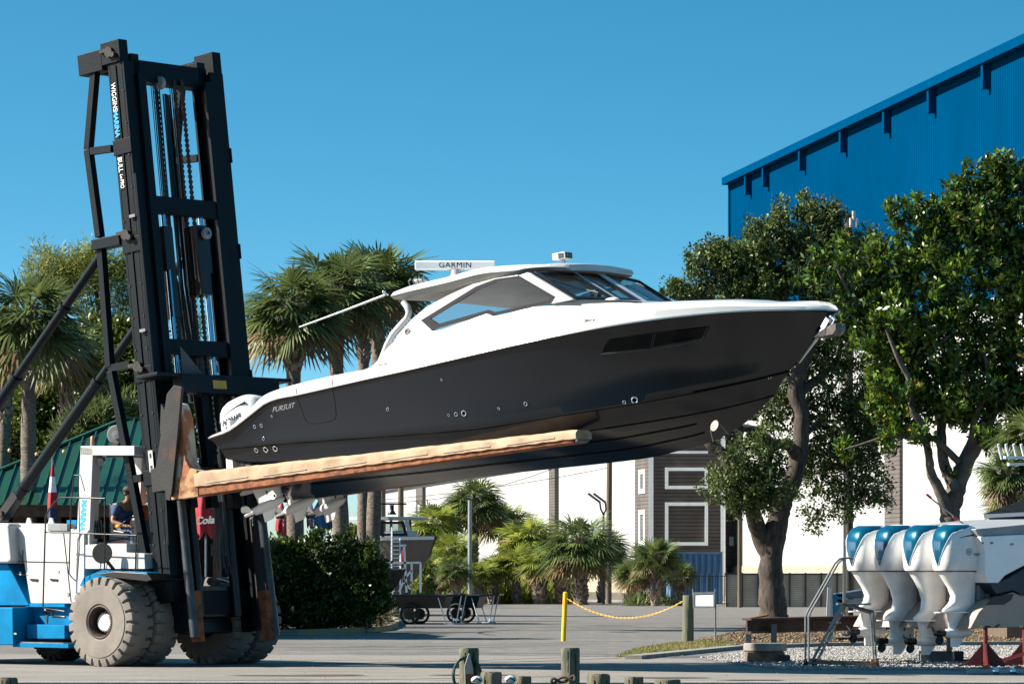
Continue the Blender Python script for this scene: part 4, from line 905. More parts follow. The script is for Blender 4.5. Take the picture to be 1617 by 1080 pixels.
def wheel(u, vface, side, Rt=.752, W=.52, outer=True, m=tyre_m, mud=False):
    """side=-1: outer face towards the camera side; the wheel extends away from vface"""
    wt = bpy.data.objects.new('wheel', None); COL.objects.link(wt); wt.parent = trk; wt.location = (u, vface, Rt); wt.scale = (1, -side, 1)
    a = random.uniform(0, .2); wt.rotation_euler = (0, a, 0)
    tyre_mesh(Rt, W, 'tyre').build('tyre', m, wt, smooth=28)
    if outer:
        k = Rt/.752; g = MB(); pr = [(.28*k,.02),(.285*k,-.005),(.265*k,-.01),(.25*k,.0),(.235*k,.03),(.22*k,.10),(.205*k,.26),(.205*k,.34),(.0,.34)]
        n = 40; rings = [[V(r*math.cos(2*math.pi*i/n), h, r*math.sin(2*math.pi*i/n)) for i in range(n)] for r, h in pr[:-1]]
        g.loft(rings, False); g.build('rim', mat('rusty_brown_rim', (.10,.055,.04), .55, .3, col2=(.04,.03,.028), scale=9), wt, smooth=40)
        g = MB(); pr = [(.205*k,.30),(.203*k,.22),(.168*k,.21),(.162*k,.12),(.148*k,.095),(.03*k,.09),(.001,.09)]
        rings = [[V(r*math.cos(2*math.pi*i/n), h, r*math.sin(2*math.pi*i/n)) for i in range(n)] for r, h in pr]
        g.loft(rings, True); g.build('hub', mat('hub_white', (.74,.72,.68), .5, var=.2, scale=12), wt, smooth=30)
        g = MB()
        for i in range(20):
            t = 2*math.pi*i/20; c = V(.186*k*math.cos(t), .205, .186*k*math.sin(t)); g.lathe([(.0,-.03),(.014,-.03),(.017,.0),(.017,.02),(.0,.02)], c, (0,1,0), 6)
            t += .15; c = V(.135*k*math.cos(t), .094, .135*k*math.sin(t)); g.lathe([(.0,-.012),(.007,-.012),(.009,.0),(.0,.004)], c, (0,1,0), 6)
        g.build('wheel_nuts', mat('nut_grey', (.66,.64,.6), .4, .2), wt, smooth=0)
    return wt
for s_ in (-1, 1):
    wheel(0, s_*1.85, s_); wheel(0, s_*1.22, s_, outer=False)
    wheel(-3.9, s_*1.35, s_, .60, .45, True, rubber)
# ---------------- chassis and body
def side(name, L, v, dv, m, bevel=.0, par=trk, smooth=0):
    g = MB(); g.prism(TL(L, v), (0,dv,0)); return g.build(name, m, par, smooth=smooth, bevel=bevel)
blue_d = bluecol
side('engine_cover', [(16,832),(110,834),(133,842),(133,953),(48,953),(38,890)], -1.30, 2.6, white_paint, .02)
side('cover_top', [(12,826),(106,828),(106,836),(14,836)], -1.22, 2.4, white_paint, .01)
side('counterweight', [(-260,822),(13,826),(18,885),(12,889),(-260,889)], -1.50, 3.0, white_paint, .05)
side('counterweight_base', [(-250,890),(12,890),(46,956),(-240,956)], -1.36, 2.7, blue_d, .02)
side('lower_frame', [(44,953),(140,953),(140,1008),(42,1010),(42,960)], -1.20, 2.4, blue_d, .01)
side('blue_band', [(42,952.5),(102,953.5),(102,958),(40,957.5)], -1.34, 2.5, blue_d)
side('battery_box', [(-240,958),(20,958.5),(21,1018),(-240,1018)], -1.70, 1.1, blue_d, .02)
side('step_box', [(42,985),(102,987),(102,1008),(42,1008)], -1.42, .3, blue_d, .01)
side('step', [(20,1014),(108,1016),(108,1023),(20,1021)], -1.62, .5, blue_d, .008)
side('step_tread', [(24,1012.5),(100,1014.5),(100,1016.2),(22,1014.2)], -1.60, .45, steel)
side('axle_housing', [(110,930),(280,930),(290,1000),(110,1005)], -.62, 1.24, black_pl, .03)
side('cross_member', [(215,925),(300,925),(300,975),(215,975)], -.6, 1.2, black_pl, .02)
side('front_mudguard', [(125,925),(131,912),(160,900),(232,903),(232,912),(165,911),(140,924)], -1.45, 1.0, blue_d, .01)
side('mudguard_top', [(150,906),(180,902),(232,905),(240,915),(232,918),(180,912)], -1.66, .9, black_pl, .01)
side('drive_platform', [(133,898),(133,860),(172,858),(200,858),(200,872),(228,874),(229,898)], -1.28, 1.2, white_paint, .01)
for px in (84.5, 53): side('latch_handle', [(px-7,913),(px+7,914),(px+6,918),(px-4,917)], -1.312, .014, black_pl)
g = MB(); g.bar(T(18,886,-1.306),T(110,887.5,-1.306),.012,.012); g.build('panel_seam', black_pl, trk, smooth=0)
g = MB(); g.bar(T(36,868,-1.306),T(36,888,-1.306),.012,.012); g.bar(T(100,840,-1.306),T(112,950,-1.306),.010,.008); g.build('panel_seam', black_pl, trk, smooth=0)
for px in (45,80):
    g = MB(); c = T(px,822,-1.1); g.prism([c+V(-.08,0,-.07),c+V(.08,0,-.07),c+V(.03,0,.05),c+V(-.03,0,.05)],(0,.03,0)); g.build('lifting_eye', white_paint, trk, smooth=0)
side('exhaust_box', [(75,826),(106,827),(106,838),(75,838)], -1.34, .2, mat('grey_panel', (.35,.38,.40), .5), .005)
side('tool_box', [(105,821),(121,821),(121,838),(105,838)], -1.1, .5, bluecol, .01)
g = MB(); g.bar(T(18,905,-1.306),T(44,908,-1.306),.006,.006); g.build('panel_seam', black_pl, trk, smooth=0)
for px, py, w, h in ((92,902,5,4),(32,905,4,6),(107,938,5,6),(24,1000,6,3)):
    g = MB(); c = T(px,py,-1.309 if px != 24 else -1.709); g.box(c, (w/95,.004,h/95)); g.build('warning_label', mat('label_white', (.60,.56,.36), .6), trk, smooth=0)
side('grime_streak', [(70,958),(72,953),(76,962),(74,985),(71,978)], -1.212, .004, mat('grime', (.05,.07,.08), .9), 0)
# gantry / roll bar
gan = white_paint
for s_, nm in ((-1,'gantry_post'),(1,'gantry_post')):
    v = -1.25 if s_ < 0 else -.05
    g = MB(); g.prism([V(p.x, v, p.z) for p in TL([(127,705),(147,707),(140,880),(128,925),(113,925),(120,870)], -1.25)], (0,.20,0)); g.build(nm, gan, trk, smooth=0, bevel=.012)
g = MB(); q = TL([(127,704),(212,704),(212,719),(147,719),(127,719)], -1.25); g.prism(q, (0,.20,0)); g.build('gantry_beam', gan, trk, smooth=0, bevel=.01)
g = MB(); g.prism([V(p.x,-.05,p.z) for p in q], (0,.20,0)); g.build('gantry_beam', gan, trk, smooth=0, bevel=.01)
g = MB(); g.prism([V(p.x,-1.05,p.z) for p in TL([(127,705),(147,705),(147,719),(127,719)],-1.25)], (0,1.0,0)); g.prism([V(p.x,-1.05,p.z) for p in TL([(200,705),(214,705),(214,719),(200,719)],-1.25)], (0,1.0,0)); g.build('gantry_crossbar', gan, trk, smooth=0)
g = MB(); g.prism(TL([(203,719),(212,719),(213,800),(214,870),(206,870),(205,800)], -.05), (0,.14,0)); g.build('front_post', gan, trk, smooth=0)
c0 = T(128.5,712,-1.253)
gtm = plane_M(T(129.5,788,-1.254), T(124.5,850,-1.254)-T(129.5,788,-1.254), V(1,0,0))
text('gantry_lettering', 'MARINA', .152, gtm, blt, trk, .002, .006, 0, .92)
gtm = plane_M(T(124.8,846,-1.254), T(122,880,-1.254)-T(124.8,846,-1.254), V(1,0,0))
text('gantry_lettering', 'BULL LoPRO', .08, gtm, mat('dark_lettering',(.03,.06,.12),.5), trk, .002, .001, 0, .9)
# speaker-like horn disc, beacon, work light
g = MB(); c = T(181,686,-1.0); ax = V(.45,-.89,.0); g.lathe([(.0,.0),(.15,.0),(.165,.02),(.16,.10),(.08,.16),(.0,.16)], c-ax.normalized()*.08, -ax, 24); g.build('round_horn', mat('grey_horn', (.30,.30,.29), .6), trk)
g = MB(); g.lathe([(.0,.0),(.075,.0),(.075,.012),(.0,.018)], c+ax.normalized()*-.1+ax.normalized()*.03, ax, 20); g.build('horn_cap', mat('grey_panel', (.35,.38,.40), .5), trk)
g = MB(); g.prism(TL([(176,700),(186,700),(186,706),(176,706)], -1.0), (0,.1,0)); g.build('horn_bracket', black_pl, trk, smooth=0)
g = MB(); c = T(146,704,-1.1); g.lathe([(.0,.0),(.04,.0),(.035,.14),(.02,.165),(.0,.17)], c, (0,0,1), 14); g.build('beacon', mat('faded_orange', (.55,.30,.20), .4), trk)
g = MB(); c = T(160,728,-1.1); g.lathe([(.0,-.05),(.06,-.05),(.07,.05),(.0,.055)], c, V(.3,-.9,-.3), 16); g.bar(c, c+V(0,0,.13), .02,.02); g.build('work_light', steel, trk)
g = MB(); g.bx(0,.001,0,.001,0,.001); g.prism(TL([(168,717),(205,717),(205,722),(168,722)], -1.0), (0,.5,0)); g.build('sun_visor', black_pl, trk, smooth=0)
# mirror
g = MB(); c = T(161,873,-1.55); ax = V(.5,-.86,.05).normalized(); g.lathe([(.0,.0),(.165,.0),(.175,-.02),(.16,-.06),(.0,-.07)], c, ax, 28); g.tube([c+V(.03,.05,-.1), T(175,893,-1.45), T(182,902,-1.35)], .03, 8); g.build('round_mirror', mat('mirror_back', (.03,.03,.03), .5), trk)
# rails
def rail(L, v, r=.014): g = MB(); g.tube(TL(L, v), r, 8); return g.build('handrail', black_pl, trk, smooth=60)
rail([(102,965),(70,960),(68,955),(72,815),(82,797),(95,785),(130,786),(166,787)], -1.66); rail([(72,840),(215,845)], -1.64, .011); rail([(166,787),(165,900)], -1.64); rail([(215,845),(214,900)], -1.6)
rail([(117,750),(112,800),(109,905),(114,912),(120,917)], -1.62, .012); rail([(117,750),(127,750),(134,775)], -1.62, .008); rail([(124,752),(126,860),(122,915)], -1.58, .008)
g = MB(); g.tube(TL([(71,963),(83,965),(83,973),(103,974)], -1.62), .022, 8); g.build('step_handle', black_pl, trk, smooth=60)
# seat, console and levers
g = MB(); g.prism(TL([(170,797),(173,793),(179,800),(180,836),(204,840),(204,849),(174,848)], -1.05), (0,.46,0)); g.build('driver_seat', black_pl, trk, bevel=.03)
g = MB()
for k in range(10): g.tube(TL([(146+k*2.0,850),(145+2.2*k+2*math.sin(k*3),838),(148+k*1.5,824+3*math.cos(k*2))], -1.1-.02*(k % 3)), .012, 6)
g.prism(TL([(146,828),(168,824),(170,852),(150,856)], -.98), (0,.3,0)); g.build('valve_console', black_pl, trk)
g = MB(); g.prism(TL([(205,822),(216,820),(218,872),(208,872)], -1.0), (0,.5,0)); g.build('dashboard', black_pl, trk, smooth=0)
g = MB(); c = T(207,826,-.85); g.torus(c, V(-.6,0,.8), .19, .015, 24, 8); g.tube([c, c+V(.2,0,-.28)], .025, 8); g.build('steering_wheel', black_pl, trk)
g = MB(); c = T(186,831,-1.15); g.ball(c, .055, (1.2,.6,.7)); g.build('orange_lever_knob', mat('orange_plastic', (.75,.22,.03), .4), trk)
# ---------------- people
skin = mat('skin', (.52,.28,.19), .55, var=.1, scale=8); shirt_b = mat('blue_shirt', (.045,.10,.26), .8, var=.2, scale=6, bump=.2); jean = mat('jeans', (.12,.22,.36), .85, var=.25, scale=8, bump=.2)
orange_s = mat('orange_shirt', (.75,.20,.05), .8, var=.15); cap_m = mat('dark_cap', (.02,.02,.022), .7); hair_m = mat('brown_hair', (.06,.035,.02), .7)
def ensure_skin(me):
    import bmesh
    b = bmesh.new(); b.from_mesh(me); b.verts.layers.skin.verify(); b.to_mesh(me); b.free()
def skin_mesh(name, nodes, edges, m, parent, root, sub=2):
    ks = list(nodes); ix = {k: i for i, k in enumerate(ks)}
    me = bpy.data.meshes.new(name); me.from_pydata([tuple(nodes[k][0]) for k in ks], [(ix[a], ix[b]) for a, b in edges], []); ensure_skin(me)
    lay = me.skin_vertices[0].data
    for k in ks:
        lay[ix[k]].radius = (nodes[k][1], nodes[k][2] if len(nodes[k]) > 2 else nodes[k][1]); lay[ix[k]].use_root = (k == root)
    o = bpy.data.objects.new(name, me); COL.objects.link(o); md = o.modifiers.new('skin', 'SKIN'); md.use_smooth_shade = True
    sb = o.modifiers.new('sub', 'SUBSURF'); sb.levels = sb.render_levels = sub
    dg = bpy.context.evaluated_depsgraph_get(); me2 = bpy.data.meshes.new_from_object(o.evaluated_get(dg)); me2.name = name
    bpy.data.objects.remove(o); me2.materials.clear(); me2.materials.append(m)
    me2.polygons.foreach_set('use_smooth', [True]*len(me2.polygons))
    o = bpy.data.objects.new(name, me2); COL.objects.link(o); o.parent = parent; return o
def person(label, M, J, top, legs, hat, sleeves=True):
    """J: joint positions in the person's own frame (x forward, y left, z up from the seat)"""
    p = thing('person', label, 'person', M=M); N = {}; E = []
    def n(k, r, r2=None): N[k] = (J[k], r, r2 if r2 else r)
    def e(*a):
        for x, y in zip(a, a[1:]): E.append((x, y))
    n('pelvis',.15,.12); n('waist',.14,.105); n('chest',.165,.12); n('collar',.10,.09); n('neck',.058); n('jaw',.066,.07); n('head',.083,.095); n('crownp',.06,.07)
    e('pelvis','waist','chest','collar','neck','jaw','head','crownp')
    for s_ in 'LR':
        n('sh'+s_,.065); n('el'+s_,.045); n('wr'+s_,.028); n('ha'+s_,.036,.02); n('hi'+s_,.09); n('kn'+s_,.06); n('an'+s_,.038); n('to'+s_,.035,.03)
        e('collar','sh'+s_,'el'+s_,'wr'+s_,'ha'+s_); e('pelvis','hi'+s_,'kn'+s_,'an'+s_,'to'+s_)
        d = (J['ha'+s_]-J['wr'+s_]).normalized(); sd_ = d.cross(V(0,0,1)).normalized()
        for i, (o_, L) in enumerate(((-.030,.062),(-.010,.072),(.010,.068),(.029,.052))):
            b = J['ha'+s_]+d*.03+sd_*o_; c = b+d*L*.5+V(0,0,-.012); t = c+d*L*.4+V(0,0,-.03)
            for k_, q, r in (('a',b,.0095),('b',c,.0085),('c',t,.007)): N[f'f{s_}{i}{k_}'] = (q, r, r)
            E += [('ha'+s_, f'f{s_}{i}a'), (f'f{s_}{i}a', f'f{s_}{i}b'), (f'f{s_}{i}b', f'f{s_}{i}c')]
        b = J['wr'+s_].lerp(J['ha'+s_],.5)+sd_*.045; t = b+d*.05+sd_*.012+V(0,0,-.02)
        N['t'+s_+'a'] = (b,.011,.011); N['t'+s_+'b'] = (t,.009,.009); E += [('wr'+s_,'t'+s_+'a'),('t'+s_+'a','t'+s_+'b')]
    body = skin_mesh('body', N, E, skin, p, 'pelvis', 2)
    g2 = 1.13; ck = {k: (J[k], N[k][1]*g2+.008, N[k][2]*g2+.008) for k in ('pelvis','waist','chest','collar')}
    for s_ in 'LR':
        ck['sh'+s_] = (J['sh'+s_], .082); mid = J['sh'+s_].lerp(J['el'+s_],.75); ck['sl'+s_] = (mid, .066)
    skin_mesh('shirt', ck, [('pelvis','waist'),('waist','chest'),('chest','collar'),('collar','shL'),('shL','slL'),('collar','shR'),('shR','slR')], top, p, 'pelvis')
    lk = {'pelvis': (J['pelvis'],.17,.14)}; le = []
    for s_ in 'LR':
        lk['hi'+s_] = (J['hi'+s_],.105); lk['kn'+s_] = (J['kn'+s_],.076); lk['an'+s_] = (J['an'+s_]+V(0,0,.03),.058); le += [('pelvis','hi'+s_),('hi'+s_,'kn'+s_),('kn'+s_,'an'+s_)]
    skin_mesh('trousers', lk, le, legs, p, 'pelvis')
    hd = J['head']; f = J['face']; sd_ = f.cross(V(0,0,1)).normalized()
    for s_ in (-1,1):
        MB().ball(hd+f*.088+sd_*.032*s_+V(0,0,.0), .012, n=8).build('eye', white_paint, body); MB().ball(hd+sd_*.088*s_+V(0,0,-.01), .025, (.5,.5,1), n=8).build('ear', skin, body)
    g = MB(); g.ball(hd+f*.098+V(0,0,-.02), .018, (1,1,1.4), n=8); g.build('nose', skin, body); g = MB(); g.ball(hd+f*.09+V(0,0,-.058), .016, (.8,1.3,.35), n=8); g.build('mouth', mat('lips', (.35,.13,.10), .5), body)
    g = MB(); g.ball(hd+V(0,0,.02)-f*.018, .104, (1,.95,.98), n=14); hr = g.build('hair', hair_m, p)
    g = MB(); g.ball(hd+V(0,0,.05)-f*.005, .112, (1.02,1,.72), n=16); u = hd+V(0,0,.045); g.prism([u+f*.09-sd_*.08, u+f*.17-sd_*.06, u+f*.19, u+f*.17+sd_*.06, u+f*.09+sd_*.08], (0,0,.012)); g.build('cap', hat, p, smooth=50)
    for s_ in 'LR':
        g = MB(); a = J['an'+s_]; b = J['to'+s_]; g.ball(a.lerp(b,.45)+V(0,0,-.02), .06, (1.9,.85,.75), n=12); g.build('shoe', black_pl, p)
    return p
sx = T(190,846,-.82); PMt = TR @ Matrix.Translation(sx)
J = dict(pelvis=V(.0,0,.08), waist=V(.03,0,.26), chest=V(.10,0,.42), collar=V(.14,0,.53), neck=V(.17,0,.60), jaw=V(.20,0,.66), head=V(.205,0,.73), crownp=V(.19,0,.79), face=V(.97,-.22,-.1).normalized(),
 shR=V(.10,-.19,.50), elR=V(.09,-.28,.24), wrR=V(.30,-.22,.17), haR=V(.38,-.2,.17), shL=V(.10,.19,.50), elL=V(.26,.24,.26), wrL=V(.44,.12,.22), haL=V(.51,.1,.22),
 hiR=V(.08,-.10,.07), knR=V(.44,-.14,.08), anR=V(.46,-.14,-.36), toR=V(.60,-.15,-.41), hiL=V(.08,.10,.07), knL=V(.45,.13,.10), anL=V(.50,.12,-.34), toL=V(.64,.12,-.39))
person('driver in blue T-shirt, jeans and dark cap seated at the forklift controls', PMt, J, shirt_b, jean, cap_m)
sx = T(243,862,.2); J2 = {k: v.copy() for k, v in J.items()}
person('second person in an orange shirt sitting behind the forklift mast', TR @ Matrix.Translation(T(228,850,-.15)), J2, orange_s, jean, orange_s)
# ================================================================= THE LIFTED BOAT
from mathutils.bvhtree import BVHTree
BT = TR @ Matrix.Translation((2.3, 0, 3.0)) @ Matrix.Rotation(-R(5), 4, 'Y')      # x to the bow, y away, z up
boat = thing('motor_boat', 'dark grey and white cabin motor boat lifted bow up on the forks of the forklift', 'boat', M=BT)
def curve(pts):
    """smooth curve through (x, z) points"""
    P = sorted(pts); xs = [p[0] for p in P]; zs = [p[1] for p in P]; n = len(P)
    m = [0]*n
    for i in range(n):
        a = max(i-1, 0); b = min(i+1, n-1); m[i] = (zs[b]-zs[a])/(xs[b]-xs[a])
    def f(x):
        if x <= xs[0]: return zs[0]+m[0]*(x-xs[0])
        if x >= xs[-1]: return zs[-1]+m[-1]*(x-xs[-1])
        i = max(k for k in range(n-1) if xs[k] <= x); h = xs[i+1]-xs[i]; t = (x-xs[i])/h
        return zs[i]*(2*t**3-3*t*t+1)+m[i]*h*(t**3-2*t*t+t)+zs[i+1]*(3*t*t-2*t**3)+m[i+1]*h*(t**3-t*t)
    f.x0, f.x1 = xs[0], xs[-1]; return f
def trace(L, hb, M=BT):                    # pixels on the near edge whose half breadth is hb(x)
    out = []
    for px, py in L:
        x = 5.0
        for _ in range(25): p = hit(M, px, py, -hb(x)); x = x*.4+p.x*.6
        out.append((p.x, p.z))
    return out
def lerp_tab(tab):
    X = [a for a, b in tab]; Z = [b for a, b in tab]; return curve(list(zip(X, Z)))
bs = lerp_tab([(-.3,1.68),(1.5,1.76),(3.5,1.82),(5.5,1.82),(7,1.76),(8.2,1.60),(9.2,1.34),(10,1.02),(10.7,.64),(11.15,.34),(11.42,.06),(11.5,.0)])
bsc = lambda x: max(0.0, bs(min(x, 11.5)))
sheer_px = [(331,692),(340,689),(350,686),(364,680),(384,665.5),(406,648),(420,637.5),(439,630),(470,624),(523,612),(578,599.5),(640,586),(750,560.5),(863,535),(930,521.5),(1002,509.5),(1090,498.5),(1163,492.5),(1218,490.5),(1274,490),(1312,490),(1325,491)]
zs_ = curve(trace(sheer_px, bsc))
kn_hb = lerp_tab([(0,1.60),(3,1.66),(5,1.62),(7,1.38),(8.5,1.02),(9.6,.55),(10.2,.24),(10.5,.05)]); knh = lambda x: max(0, kn_hb(x))
zk_ = curve(trace([(347,709),(450,700),(560,692),(750,677),(850,661),(940,647),(1030,632),(1113,616),(1190,600),(1246,586)], knh))
ch_hb = lerp_tab([(0,1.50),(3,1.56),(5,1.50),(6.5,1.28),(8,.92),(9.2,.48),(9.8,.24),(10.15,.04)]); chh = lambda x: max(0, ch_hb(x))
zc_ = curve(trace([(356,723),(400,729),(537,723),(634,714.5),(750,702),(880,686),(960,676),(1079,657),(1163,640),(1222,624)], chh))
zb_ = curve([(p.x, p.z) for p in (hit(BT, a, b, 0) for a, b in [(640,767),(720,758),(800,748),(880,739.5),(960,731),(1030,722),(1071,712),(1116,700),(1155,682),(1190,657),(1222,624)])]+[(hit(BT,640,767,0).x-2.9, hit(BT,640,767,0).z-.02)])
xS, xK, xC, xB = (zs_.x0, zs_.x1), (zk_.x0, zk_.x1), (zc_.x0, zc_.x1), (zc_.x0+.12, zb_.x1)
NS = 90; rings = []
def sect(t):
    te = t
    xs = xS[0]+(xS[1]-xS[0])*te; xk = xK[0]+(xK[1]-xK[0])*te; xc = xC[0]+(xC[1]-xC[0])*te; xb = xB[0]+(xB[1]-xB[0])*te
    k = (1-t)**.5 if t > .96 else 1
    e = 0 if t >= .9999 else 1
    P = [V(xs, -bsc(xs)*e, zs_(xs)), V(xk, -knh(xk)*e, zk_(xk)), V(xc, -chh(xc)*e, zc_(xc)), V(xb, 0, zb_(xb))]
    r = []
    fl = .30*max(0, (t-.35)/.65)**1.5*(1-t)**.35+.02
    for i in range(8):
        s = i/8; p = P[0].lerp(P[1], s); p.y += fl*math.sin(math.pi*s)*min(1, abs(P[0].y)*2)*.6; p.y = min(p.y, 0); r.append(p)
    for i in range(2): p = P[1].lerp(P[2], i/2); p.y += (.015 if i else 0)*(1 if abs(P[1].y) > .1 else 0); r.append(p)
    for i in range(6): p = P[2].lerp(P[3], i/6); r.append(p)
    r.append(P[3]); return r
for i in range(NS+1):
    a = sect((i/NS)); b = [V(p.x, -p.y, p.z) for p in reversed(a[:-1])]; rings.append(a+b)
g = MB(); g.loft(rings, True, False); n_ = len(rings[0]); g.f.append(tuple(range(n_)));  g.m.append(0)
hull_m = mat('dark_grey_gelcoat', (.0085,.0135,.0225), .14, var=.10, scale=.5, coat=0, spec=.45)
hull = g.build('hull', hull_m, boat, smooth=28)
bvh = BVHTree.FromPolygons([p for r in rings for p in r], [f for f in g.f])
BTi = BT.inverted(); cam_l = BTi @ V(0,0,CH)
def onhull(px, py, off=.004, tree=None):
    d = (BTi.to_3x3() @ V((px-CX)/FP,1,(HY-py)/FP)).normalized(); h = (tree or bvh).ray_cast(cam_l, d)
    if h[0] is None: return None, None
    nrm = h[1].normalized()
    if nrm.dot(d) > 0: nrm = -nrm
    return h[0]+nrm*off, nrm
def hline(name, L, r, m, sub=8, par=None, off=.0, tree=None):
    P = []
    for (a, b), (c, d) in zip(L, L[1:]):
        for k in range(sub):
            q, _ = onhull(a+(c-a)*k/sub, b+(d-b)*k/sub, off, tree)
            if q is not None: P.append(q)
    q, _ = onhull(*L[-1], off, tree)
    if q is not None: P.append(q)
    g = MB(); g.tube(P, r, 6); return g.build(name, m, par or boat, smooth=60)
def hgrid(name, c4, m, nu=14, nv=4, off=.005, par=None, tree=None):
    g = MB(); vs = []
    for j in range(nv+1):
        for i in range(nu+1):
            u, v = i/nu, j/nv
            a = (c4[0][0]*(1-u)+c4[1][0]*u, c4[0][1]*(1-u)+c4[1][1]*u); b = (c4[3][0]*(1-u)+c4[2][0]*u, c4[3][1]*(1-u)+c4[2][1]*u)
            q, _ = onhull(a[0]*(1-v)+b[0]*v, a[1]*(1-v)+b[1]*v, off, tree)
            if q is None: return
            vs.append(q)
    g.add(vs, [(j*(nu+1)+i, j*(nu+1)+i+1, (j+1)*(nu+1)+i+1, (j+1)*(nu+1)+i) for j in range(nv) for i in range(nu)]); return g.build(name, m, par or boat, smooth=60)
stripe = mat('black_stripe', (.003,.003,.004), .8, var=.1, spec=.1)
def lineof(f, hb, dz=0, dy=0, x0=None, x1=None, n=70):
    a = f.x0 if x0 is None else x0; b = f.x1 if x1 is None else x1
    return [V(a+(b-a)*i/n, -hb(a+(b-a)*i/n)-dy, f(a+(b-a)*i/n)+dz) for i in range(n+1)]
for s_ in (-1, 1):
    fl_ = lambda P: [V(p.x, -s_*p.y if s_ > 0 else p.y, p.z) for p in P]
    g = MB(); g.tube(fl_(lineof(zk_, knh, .0, .002)), .020, 6); g.build('knuckle_stripe', stripe, boat, smooth=60)
    g = MB(); g.tube(fl_(lineof(zc_, chh, .0, .0)), .011, 6); g.build('chine_stripe', stripe, boat, smooth=60)
    for q in (.33,.66):
        P = []
        for i in range(8, 80):
            r_ = rings[i]; a = r_[10].lerp(r_[16], q); P.append(a+V(0,-.008,-.008))
        g = MB(); g.tube(fl_(P), .008, 5); g.build('strake', stripe, boat, smooth=60)
    g = MB(); g.tube(fl_(lineof(zs_, bsc, -.005, .006)), .024, 8); g.build('rub_rail', black_pl, boat, smooth=60)
    g = MB(); g.tube(fl_(lineof(zs_, bsc, .004, .024)), .013, 8); g.build('rub_rail_insert', chrome, boat, smooth=60)
# ---------------- white topsides: gunwale, cabin side, foredeck
top_px = [(332,688.5),(350,681),(364,674),(384,656),(400,641),(414,627),(430,618.5),(463.5,608),(525,593.5),(585,582),(592,580)]
gw = lambda x: max(.0, bsc(x)-.06)
ztop_a = curve(trace(top_px, gw))
cab_hb = lambda x: max(.0, min(bsc(x)-.30, 1.46)) if x < 6.8 else max(0, (bsc(x)-.30)*(1-(x-6.8)/18))
sill_px = [(592,580),(603,560),(622,540),(645,520),(661,508),(682,523),(730,509),(770,496),(778,500),(825,489),(871,479.5),(900,473.5),(950,474),(1002,478)]
dk_px = [(1002,478),(1021,477.5),(1079,475),(1146,473.6),(1185,475),(1213,477.5),(1274,478),(1308,480.5),(1322,485)]
zsill = curve(trace(sill_px, cab_hb)); zdk = curve(trace(dk_px, cab_hb))
xa1 = ztop_a.x1; xb0 = zsill.x0; xb1 = zsill.x1; xd1 = zs_.x1
def cap(s, m, name, xr, fn, n, smooth=40):
    g = MB(); rr = []
    for i in range(n+1):
        x = xr[0]+(xr[1]-xr[0])*i/n; rr.append([V(p.x, p.y*s, p.z) for p in fn(x)])
    g.loft(rr, False, False); return g, g.build(name, m, boat, smooth=smooth)
def f_aft(x):
    b = bsc(x); z = zs_(x); t = min(max(z+.03, ztop_a(x)), z+.2)
    return [V(x,-b,z), V(x,-b+.004,z+(t-z)*.6), V(x,-b+.05,t), V(x,-b+.32,t+.005), V(x,-b+.36,t-.03), V(x,-b+.36,t-.6)]
def f_cab(x):
    b = bsc(x); z = zs_(x); t = zsill(x); c = cab_hb(x); ga = .17
    t = max(t, z+.12); g1 = min(z+ga, t-.01)
    return [V(x,-b,z), V(x,-b+.006,z+(g1-z)*.7), V(x,-b+.05,g1), V(x,-b+.10+(b-c-.1)*.35,g1+(t-g1)*.35), V(x,-c-.03,g1+(t-g1)*.85), V(x,-c,t), V(x,-c+.10,t+.0), V(x,-c+.11,t-.35)]
def f_dk(x):
    b = bsc(x); z = zs_(x); t = max(z+.01, zdk(x)) if x < zdk.x1 else z+.01+(zdk(zdk.x1)-zs_(zdk.x1))*max(0,(xd1-x)/(xd1-zdk.x1))
    c = min(cab_hb(x), max(0, b-.02)); e = max(0, min(1, (xd1-x)/.15))
    return [V(x,-b*e,z), V(x,-(b-.006)*e,z+(t-z)*.45), V(x,(-b+(b-c)*.25)*e,z+(t-z)*.8), V(x,-c*e,t), V(x,-c*.6*e,t+.02*e), V(x,0,t+.03*e)]
for s_ in (1, -1):
    cap(s_, white, 'gunwale', (zs_.x0, xb0), f_aft, 60); ctop = cap(s_, white, 'cabin_side', (xb0, xb1), f_cab, 70); cap(s_, white, 'foredeck', (xb1, xd1), f_dk, 60)
    if s_ == 1: cab_bvh = BVHTree.FromPolygons(ctop[0].v, ctop[0].f)
# cockpit floor, transom and cabin floor
g = MB(); g.bx(.35, 3.6, -1.45, 1.45, .55, .62); g.bx(3.6, 7.3, -1.3, 1.3, .9, .96); g.bx(.35,.42,-1.5,1.5,.2,1.05); g.bx(3.55,3.62,-1.4,1.4,.55,1.2); g.build('cockpit_sole', white, boat, smooth=0)
g = MB(); g.bx(.12,.6,-1.5,1.5,.62,.70); g.build('swim_platform', white, boat, smooth=0, bevel=.02)
# seams in the gunwale and the hull door
hline('hull_door_seam', [(469,625),(474,640),(481,660),(485,666.5),(492,669),(508,667.5),(522,665),(529,661.5),(531,655),(528.5,630),(525,613)], .005, stripe, 6)
gl_seam = mat('seam_grey', (.25,.25,.25), .6)
for a in ([(467.5,609),(467.5,623)],[(525,596),(524,611)]):
    P = [hit(BT, p[0], p[1], -bsc(hit(BT,p[0],p[1],-1.78).x)-.004) for p in a]; g = MB(); g.tube(P, .004, 5); g.build('gunwale_seam', gl_seam, boat)
